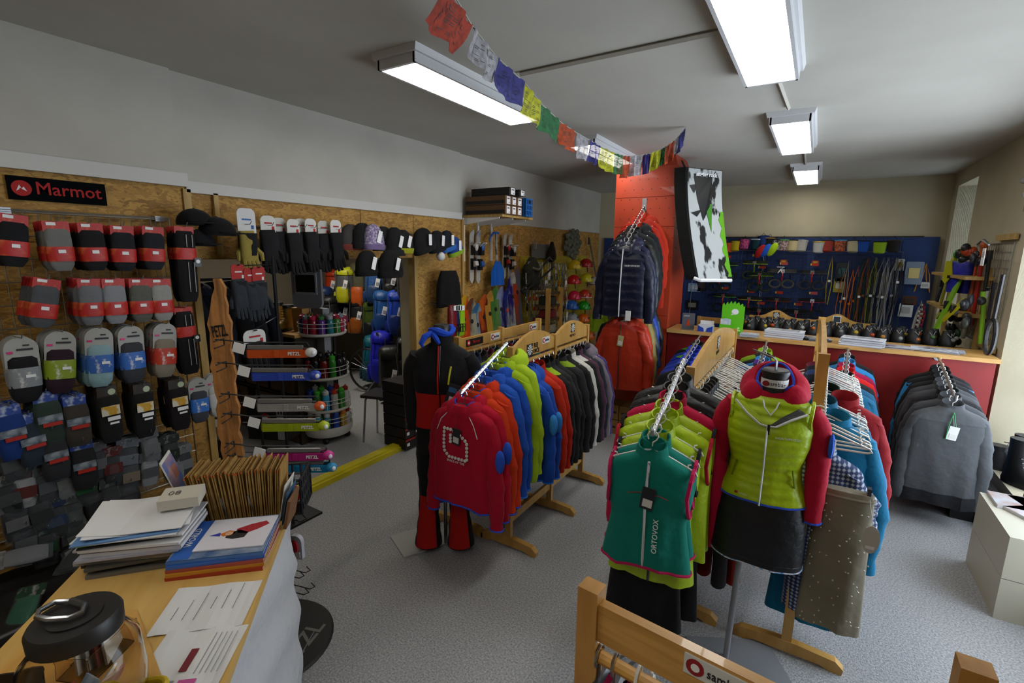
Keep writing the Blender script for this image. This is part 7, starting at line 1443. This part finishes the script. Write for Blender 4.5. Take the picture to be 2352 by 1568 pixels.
for i in range(34):
    r_ = i % 2; k = i//2; x = -.82+k*.122+(.05 if r_ else 0); y = 6.12+.14*r_
    c = SHC[(i*3) % 7]; t = thing('climbing_shoe', 'black climbing shoe with %s patch, %s row, %s from the pillar side' % (SHN[(i*3) % 7], ['front', 'back'][r_], ORD[k]), 'climbing shoe', (x, y, 1.118), R.uniform(-.5, .5), 'climbing shoes behind the counter')
    b = MB(); b.loft([[(w_*math.cos(a), yy+l_*math.sin(a), z) for a in np.linspace(0, 2*PI, 13)[:-1]] for w_, l_, yy, z in ((.03, .05, 0, 0), (.05, .065, 0, .02), (.055, .068, 0, .06), (.05, .06, .005, .1), (.035, .04, .01, .14), (.028, .03, .012, .17))]); b.build('shoe_body', plas('#161617', .55), t, smooth=True)
    b = MB(); b.ell((R.uniform(-.03, .03), -.05, .085+R.uniform(-.02, .03)), (.022, .02, .02), 8, 6); b.build('patch', plas(c), t, smooth=True); b = MB(); b.tube([(-.02, -.03, .15), (0, -.06, .12), (.02, -.03, .15)], .004, 4); b.build('lace', plas('#8c8c88'), t)
# things on the counter top
CT = 1.166
def leafst(px, py, lab, n, w_, d_, c='#c4c4c8', rz=0, h1=.006, name='leaflet_stack', fan=.006, top=None):
    x, y, z = P(px, py, 2, CT); t = thing(name, lab, 'leaflets', (x, min(y, 5.72), CT), rz, 'leaflet piles on the counter top')
    for k in range(n):
        b = MB(); b.box((R.uniform(-fan, fan)+k*.0005, R.uniform(-fan, fan), h1*(k+.5)), (w_, d_, h1*.85), rz=R.uniform(-.03, .03)*(fan*120)); b.build('leaflet', paper(c if k % 3 else '#9c9ca4'), t)
    b = MB(); b.box((0, 0, h1*n+.0008), (w_*.8, d_*.8, .001)); b.build('cover_print', mat('cover '+(top or '#8c9098'), top or '#8c9098', .5, col2='#c0c0c4', nscale=18), t); return t
leafst(1720, 772, 'small fanned grey leaflets right of the green stand', 5, .17, .12, '#9ca0a4', .1)
leafst(1800, 775, 'tall white leaflet pile in the middle of the counter top', 12, .34, .17, '#c8c8cc', -.08, .0065, top='#70747c')
leafst(1875, 781, 'dark fanned flyers on the counter top', 5, .2, .15, '#3a3c40', .25, .005, fan=.02, top='#3c3430')
leafst(1978, 793, 'leaning white leaflet pile right of the dark flyers', 12, .33, .17, '#c8c8cc', -.15, .0062, fan=.012)
leafst(2058, 798, 'spread white flyers with dark picture', 4, .28, .16, '#c0c0c8', -.1, .004, fan=.03, top='#4c3c50')
leafst(2152, 806, 'spread flyers at the right end of the counter top', 5, .32, .16, '#b8bcc4', -.1, .004, fan=.03, top='#3c3c40')
x, y, z = P(1680, 757, 1, 5.52); t = thing('brochure_stand', 'bright green brochure stand with jagged top and white bubble', 'stand', (x, 5.52, CT), -.08); GRN = plas('#5cb41c', .4)
n = 18; prof_ = [(-.11+.22*k/n, .3+.018*math.sin(k*2.1)+.03*math.sin(PI*k/n)) for k in range(n+1)]; b = MB(); b.prism([(.11, 0)]+prof_[::-1]+[(-.11, 0)], -.002, .004); b.build('back_card', GRN, t)
b = MB(); b.prism([(-.11, .0), (.01, 0), (.01, .1), (-.11, .1)], -.06, -.055); b.box((-.05, -.03, .003), (.12, .06, .004)); b.build('pocket', GRN, t)
b = MB(); b.prism([(.02+.034*math.cos(a), .235+.03*math.sin(a)) for a in np.linspace(0, 2*PI, 19)[:-1]], -.004, -.002); b.prism([(-.02, .2), (.0, .225), (.01, .21), (-.005, .2)], -.004, -.002); b.build('bubble_print', PAPERW, t)
b = MB(); b.prism([(-.105, .06), (-.005, .06), (-.005, .155), (-.05, .165), (-.105, .155)], -.05, -.045); b.build('leaflet', mat('pale leaflet', '#a8b4c0', .5, col2='#c8ccd0', nscale=30), t); b = MB(); b.box((.06, -.0035, .04), (.05, .002, .012)); b.cyl((.065, -.003, .065), (.065, -.0045, .065), .012, n=12); b.build('text_print', paper('#b8e08c'), t); b = MB(); b.box((-.05, -.061, .03), (.06, .002, .012)); b.box((-.05, -.061, .05), (.05, .002, .012)); b.build('pocket_print', paper('#b8e08c'), t)
x, y, z = P(1621, 752, 1, 5.52); t = thing('dispenser_box', 'small blue and white dispenser box by the green stand', 'box', (x, 5.54, CT), 0); b = MB(); b.box((0, 0, .035), (.15, .1, .07)); b.build('box_body', paper('#b8bcc4'), t)
b = MB()
for s_ in (-1, 1): b.prism([(s_*.076, 0), (s_*.076, .065), (s_*.02, .04), (s_*.01, 0)], -.054, -.05)
b.build('blue_front', plas('#1c3c9c'), t); b = MB(); b.box((0, .045, .085), (.14, .004, .05)); b.build('raised_lid', PAPERW, t)
x, y, z = P(1580, 745, 1, 5.55); t = thing('leaflet_holder', 'clear grey leaflet holder with red rocket print by the pillar', 'holder', (x, 5.56, CT), .1); b = MB(); b.box((0, 0, .09), (.13, .01, .18)); b.box((0, -.03, .005), (.13, .06, .008)); b.build('holder_body', plas('#54565c', .3), t); b = MB(); b.prism([(-.02, .04), (.02, .04), (.014, .08), (0, .12), (-.014, .08)], -.008, -.006); b.build('rocket_print', plas('#b03c1c'), t); text('Jobhof', .022, PAPERW, t, frame((-.02, -.0065, .15), (1, 0, 0), (0, 0, 1)))
# ================================================================ RIGHT WALL GEAR
rg_ = thing('wire_grid', 'tall wire grid on the window wall with skis and axes', 'display grid', (1.385, 0, 0)); b = MB(); b.tube([(0, 5.75, 1.2), (0, 6.9, 1.2), (0, 6.9, 2.12), (0, 5.75, 2.12)], .006, 5, closed=True); b.build('frame', WIRE, rg_); b = MB()
for k in range(1, 17): b.cyl((0, 5.75+k*.07, 1.2), (0, 5.75+k*.07, 2.12), .0025, n=4)
for k in range(1, 13): b.cyl((-.003, 5.75, 1.2+k*.07), (-.003, 6.9, 1.2+k*.07), .0025, n=4)
b.build('wires', WIRE, rg_)['kind'] = 'stuff'
for z in (2.17, 1.2): b = MB(); b.box((-.01, 5.95, z), (.03, .5, .05)); b.build('timber_batten', WOODL, rg_)
hk = thing('wire_hooks', 'thin wire brackets with round clips high on the window wall', 'bracket', (1.39, 5.6, 2.55))
for dz, dy in ((0, 0), (.12, .12), (.3, .05)): b = MB(); b.tube([(0, dy, dz-.3), (0, dy, dz), (-.06, dy-.1, dz+.1), (-.06, dy-.4, dz+.16)], .004, 5); b.build('wire', WIRE, hk); b = MB(); b.ell((-.03, dy, dz-.05), (.03, .03, .03), 10, 6); b.build('round_clip', plas('#8c8a80'), hk, smooth=True)
def stick(a, c, lab, col, w_=.03, col2=None, nm='ski_pole', cat='pole', flat=None, grip=True, X0=1.3, X1=1.32):
    p, q = Vector(P(*a, 0, X0)), Vector(P(*c, 0, X1)); t = thing(nm, lab, cat, p); d = q-p
    if flat:
        u = d.normalized(); s_ = Vector((0, 1, 0)); s_ = (s_-u*s_.dot(u)).normalized(); k = Vector((1, 0, 0)).cross(u)
        n_ = u.cross(s_); v = []
        for f_, g_ in ((0, .6), (.05, 1), (.9, .9), (1, .3)):
            c_ = d*f_
            for ss, nn in ((-1, -1), (1, -1), (1, 1), (-1, 1)): v.append(c_+s_*(ss*flat*g_)+n_*(nn*.008))
        f = [(0, 1, 2, 3), (12, 15, 14, 13)]+[(i*4+j, i*4+(j+1) % 4, i*4+4+(j+1) % 4, i*4+4+j) for i in range(3) for j in range(4)]
        b = MB(); b.add(v, f); b.build('blade', plas(col, .3), t)
        b = MB(); b.box(tuple(d*.45+n_*.0), (.05, .05, .08)); b.build('binding', BLACK, t)
    else:
        b = MB(); b.tube([(0, 0, 0), d*.5, d], w_*.5, 8); b.build('shaft', plas(col, .35), t, smooth=True)
        b = MB(); b.tube([(0, 0, 0), d*.14], w_*.75, 8); b.build('grip', plas(col2 or '#18181a'), t, smooth=True)
    return t
stick((2205, 640), (2140, 775), 'long lime ski slanting down to the counter by the window wall', '#7cb41c', flat=.07, nm='ski', cat='ski', X0=1.25, X1=1.05)
stick((2215, 690), (2165, 735), 'yellow ski tip section beside the lime ski', '#b0a814', flat=.06, nm='ski', cat='ski', X0=1.2, X1=1.1); stick((2180, 690), (2150, 730), 'pale lemon ski end beside the lime ski', '#a8a850', flat=.05, nm='ski', cat='ski', X0=1.25, X1=1.2)
stick((2190, 590), (2160, 700), 'yellow black ski standing by the far window', '#8c8c14', flat=.05, nm='ski', cat='ski', X0=1.3, X1=1.25); stick((2178, 610), (2150, 700), 'black ski standing beside the yellow black one', '#17181a', flat=.05, nm='ski', cat='ski', X0=1.3, X1=1.25)
stick((2262, 560), (2232, 745), 'red ice axe shaft with white tag on the wire grid', '#981c14', .035, '#b04c18', 'ice_axe', 'ice axe'); stick((2245, 590), (2222, 740), 'orange red trekking pole left of the red shaft', '#a83c14', .025); stick((2275, 575), (2255, 720), 'black ice axe shaft on the wire grid', '#17171a', .03, None, 'ice_axe', 'ice axe')
stick((2262, 670), (2252, 790), 'lime bow shaped axe handle low on the grid', '#6c9c14', .035, '#7cb41c', 'ice_axe', 'ice axe'); stick((2225, 720), (2212, 775), 'white yellow axe handle low on the grid', '#b8b8a8', .04, '#a8a01c', 'ice_axe', 'ice axe'); stick((2285, 650), (2268, 740), 'black pole with fork end near the window', '#18181a', .025); stick((2270, 660), (2262, 700), 'white shafted axe beside the lime one', '#b0b0ac', .02, None, 'ice_axe', 'ice axe')
t = thing('axe_head', 'steel and orange axe head at the grid top', 'ice axe', P(2262, 555, 0, 1.28)); b = MB(); b.tube([(0, .25, -.02), (0, .05, .01), (0, -.15, -.03)], [.006, .02, .008], 6); b.build('pick', STEEL, t); b = MB(); b.ell((0, 0, -.03), (.03, .05, .04), 10, 6); b.build('head', plas('#a8481c'), t)
t = thing('price_tag', 'white price tag on the red axe shaft', 'tag', P(2258, 590, 0, 1.22)); b = MB(); b.box((0, 0, 0), (.004, .09, .15)); b.build('card', PAPERW, t); b = MB(); b.box((-.003, 0, .02), (.002, .05, .05)); b.build('print', paper('#9c9ca0'), t)
t = thing('avalanche_pouch', 'violet blue and yellow pouch on the wire grid', 'pouch', P(2210, 600, 0, 1.25), -PI/2+.4); b = MB(); soft(b, [(0, .13, .03), (-.03, .15, .05), (-.2, .14, .05), (-.32, .13, .04)], n=16, nr=6); b.build('pouch_body', shell('#24289c'), t, smooth=True); b = MB(); b.prism([(-.14, -.0), (-.06, -.0), (-.02, -.14), (-.1, -.24), (-.15, -.2)], -.058, -.05); b.build('yellow_flap', plas('#a8a814'), t); b = MB(); b.box((.02, -.056, -.16), (.2, .01, .03)); b.build('strap', BLACK, t)
t = thing('cord_loop', 'black looped cord with handle hanging low by the window', 'cord', P(2280, 745, 0, 1.25)); b = MB(); b.tube([(0, .12*math.cos(a), -.1+.14*math.sin(a)) for a in np.linspace(0, 2*PI, 21)[:-1]], .016, 7, closed=True); b.build('loop', BLACK, t); b = MB(); b.tube([(0, 0, .04), (0, -.02, .4)], .014, 6); b.build('cord', BLACK, t)
for i, (px, py, c, nm) in enumerate(((2195, 590, '#a8a814', 'yellow'), (2205, 585, '#3c8c1c', 'green'), (2215, 590, '#1c1c1e', 'black'), (2228, 580, '#a83c14', 'orange'), (2240, 590, '#242428', 'dark'), (2190, 720, '#1c1c1e', 'lower black'), (2215, 740, '#3a3c38', 'grey green'), (2175, 760, '#2a2c2c', 'charcoal'), (2190, 775, '#2c4c2c', 'moss'), (2235, 700, '#1a1a1c', 'inky'))):
    t = thing('hardware_item', nm+' strap bundle on the window wall grid', 'climbing gear', P(px, py, 0, 1.22), R.uniform(0, 3), 'small gear on the window wall grid'); lumps(t, [c, c, '#1c1c1e'], 4, .04, .07, .05, .035)
skr = thing('ski_bracket', 'timber bracket holding skis and axes by the window wall', 'bracket', (1.3, 6.9, 1.45))
for z_ in (0, .35): b = MB(); b.box((-.02, 0, z_), (.2, 1.6, .03)); b.build('cross_bar', WOODL, skr)
for y_ in (-.7, .7): b = MB(); b.box((.06, y_, -.2), (.04, .04, 1.3)); b.build('upright', WOODL, skr)
# ================================================================ WINDOW BENCH AND PEDESTAL
pd = thing('white_pedestal', 'cream display pedestal of two stacked blocks at the right edge', 'pedestal', (1.22, 3.78, 0)); CR = mat('cream laminate', '#b0ab9a', .5)
for z0, z1 in ((0, .245), (.25, .5)): b = MB(); b.bbox((-.17, -.3, z0), (.17, .3, z1)); b.build('block', CR, pd)
for i, (dx, dy, c, lab) in enumerate(((-.05, .2, '#9ca0a8', 'open magazine with coloured print on the cream pedestal'), (.07, .22, '#4c4c54', 'dark catalogue on the cream pedestal'), (.02, .05, '#b0b4bc', 'pale leaflet on the near part of the pedestal'))):
    t = thing('magazine', lab, 'magazine', (1.22+dx, 3.78+dy, .501), .3*i, 'magazines on the pedestal'); b = MB(); b.box((0, 0, .008), (.17, .22, .016)); b.build('pages', paper('#c0c0c4'), t); b = MB(); b.box((0, 0, .0165), (.17, .22, .001)); b.build('cover', mat('mag '+c, c, .4, col2='#8c6c60', nscale=9), t)
def wboot(x, y, z, lab, rz, c='#101012', h=.3):
    t = thing('winter_boot', lab, 'boot', (x, y, z), rz, 'boots on the window bench'); b = MB(); b.loft([[(w_*math.cos(a), yy+l_*math.sin(a), zz) for a in np.linspace(0, 2*PI, 17)[:-1]] for yy, w_, l_, zz in ((0, .05, .14, 0), (0, .052, .145, .03), (.0, .05, .135, .07), (.04, .045, .09, .11), (.06, .046, .065, .16), (.062, .05, .062, h*.8), (.062, .055, .065, h))]); b.build('boot_body', plas(c, .5), t, smooth=True)
    b = MB()
    for k in range(5): b.tube([(-.04, -.02+k*.01, .1+k*.03), (0, -.04+k*.01, .11+k*.03), (.04, -.02+k*.01, .1+k*.03)], .004, 4)
    b.build('laces', plas('#5c5c60'), t)
wboot(1.5, 4.95, .285, 'tall black boot standing against the white window reveal', .8, h=.36); wboot(1.58, 5.15, .285, 'second tall black boot behind the first', .9, h=.34); wboot(1.48, 5.3, .285, 'low black boot by the reveal corner', 1.6, '#16161a', .2); wboot(1.28, 4.72, .0, 'black boot with grey laces on the floor by the wall', .4, h=.24); wboot(1.5, 4.6, .285, 'black boot beside the wrapped dark bag', 2.2, '#131316', .24)
t = thing('wrapped_bag', 'dark plastic wrapped bag with red dot on green handled stand', 'bag', (1.52, 4.42, .29)); b = MB(); b.lathe([(.12, .02), (.15, .05), (.13, .13), (.05, .22), (.02, .26)], 16); b.build('bag_body', mat('dark film', '#1e1e24', .18, bump=1, bscale=20), t, smooth=True); b = MB(); b.cyl((-.14, -.05, .07), (-.155, -.055, .07), .03, n=12); b.build('red_dot', plas('#a81c14'), t)
for i in range(2): t = thing('green_tube', '%s green rubber handle under the wrapped bag' % ['left', 'right'][i], 'handle', (1.3, 4.35-i*.08, .0)); b = MB(); b.tube([(0, 0, 0), (.02, 0, .3)], .018, 8); b.build('tube', plas('#2c9c2c'), t); b = MB(); b.cyl((0, 0, 0), (0, 0, .02), .022, n=8); b.build('foot_cap', BLACK, t)
t = thing('floor_crate', 'dark box of shoes on the floor beside the grey fleeces', 'box', (1.22, 4.75, 0)); b = MB(); b.box((0, .2, .12), (.28, .4, .24)); b.build('box_body', plas('#16181a', .6), t); b = MB(); b.box((-.142, .2, .18), (.004, .3, .05)); b.build('label', plas('#2c5c3c'), t)
# ================================================================ PRAYER FLAGS
def PD(x, y, d):
    q = (_r2*((x-1176)/FPX) - _u2*((y-784)/FPX) + _fw)*d; return Vector((float(q[0]), float(q[1]), float(q[2])+CAMZ))
ctrl = [(1000, -70, 1.5), (1050, 0, 1.7), (1085, 60, 1.9), (1140, 130, 2.15), (1205, 190, 2.45), (1245, 240, 2.75), (1290, 282, 3.05), (1325, 305, 3.3), (1355, 322, 3.5), (1385, 340, 3.65), (1412, 352, 3.8), (1440, 360, 3.92), (1488, 354, 4.0), (1520, 342, 4.03), (1550, 322, 4.05), (1577, 291, 4.07)]
cw_ = [PD(*c) for c in ctrl]; px_ = [c[0] for c in ctrl]
def onstr(px): return Vector([float(np.interp(px, px_, [w[k] for w in cw_])) for k in range(3)])
pf = thing('prayer_flag_string', 'string of coloured printed prayer flags sagging from the ceiling to the pillar', 'flags', cw_[0]); O = cw_[0]
b = MB(); b.tube([w-O for w in cw_], .003, 5); b.build('string', paper('#9c9c90'), pf)
FC = {'r': '#a83c28', 'w': '#a8a4a8', 'b': '#34347c', 'y': '#b4b41c', 'g': '#2c7040', 'o': '#b04820'}
fl = [('r', 1025, 1083, .11, .12), ('w', 1087, 1140, .11, .02), ('b', 1142, 1203, .12, .03), ('y', 1206, 1243, .13, .02), ('g', 1245, 1288, .13, 0), ('o', 1290, 1324, .13, 0), ('w', 1326, 1350, .15, 0), ('b', 1354, 1376, .14, 0), ('y', 1377, 1409, .15, 0), ('g', 1411, 1430, .15, 0), ('o', 1431, 1448, .17, 0), ('w', 1450, 1478, .16, 0), ('b', 1479, 1494, .16, 0), ('y', 1495, 1517, .15, 0), ('g', 1518, 1528, .14, 0), ('o', 1529, 1549, .16, 0), ('w', 1550, 1558, .13, 0), ('b', 1559, 1577, .15, 0)]
for i, (c, a, e, h, sw) in enumerate(fl):
    p, q = onstr(a)-O, onstr(e)-O; n, m_ = 8, 7; V = []; side = Vector((-.4, -.35, 0))
    d = (q-p); nrm = Vector((d[1], -d[0], 0)).normalized()
    for j in range(m_+1):
        for k in range(n+1):
            s_, t_ = k/n, j/m_; base = p+d*s_
            w_ = base+Vector((0, 0, -h*t_))+side*(sw+.02)*t_+nrm*(.014*math.sin(s_*7+i*2+t_*3)*t_+.01*math.sin(s_*13+i))-d*(.06*math.sin(t_*3))*(.5-s_)
            V.append(w_)
    F_ = [(j*(n+1)+k, j*(n+1)+k+1, (j+1)*(n+1)+k+1, (j+1)*(n+1)+k) for j in range(m_) for k in range(n)]
    V2 = V+[v+nrm*.0012 for v in V]; N_ = len(V); F2 = F_+[tuple(x+N_ for x in f[::-1]) for f in F_]
    b = MB(); b.add(V2, F2)
    M_ = mat('flag '+c, FC[c], .85, col2='#%02x%02x%02x' % tuple(int(int(FC[c][x:x+2], 16)*.8) for x in (1, 3, 5)), nscale=30, lo=.4, hi=.6, alpha=.8)
    o = b.build('flag', M_, pf, smooth=True)
    # printed block of script: thin dark strokes on the cloth
    pr = MB()
    if (e-a) > 18:
        for j in range(1, m_-1):
            for k in range(1, n-1):
                if R.random() < .75:
                    v0, v1 = V[j*(n+1)+k], V[j*(n+1)+k+1]; dn = (V[(j+1)*(n+1)+k]-v0)
                    for off in (.25, .65):
                        if R.random() < .8:
                            aa = v0+dn*off+(v1-v0)*R.uniform(0, .2); bb_ = v0+dn*off+(v1-v0)*R.uniform(.6, .95); th = dn*.13; sgn = -1
                            for sg in (-.0015, .0028): pr.add([aa+nrm*sg, bb_+nrm*sg, bb_+th+nrm*sg, aa+th+nrm*sg], [(0, 1, 2, 3)])
        if pr.n: pr.build('script_print', paper('#3a3838' if c != 'b' else '#1c1c3c'), o)['kind'] = 'stuff'
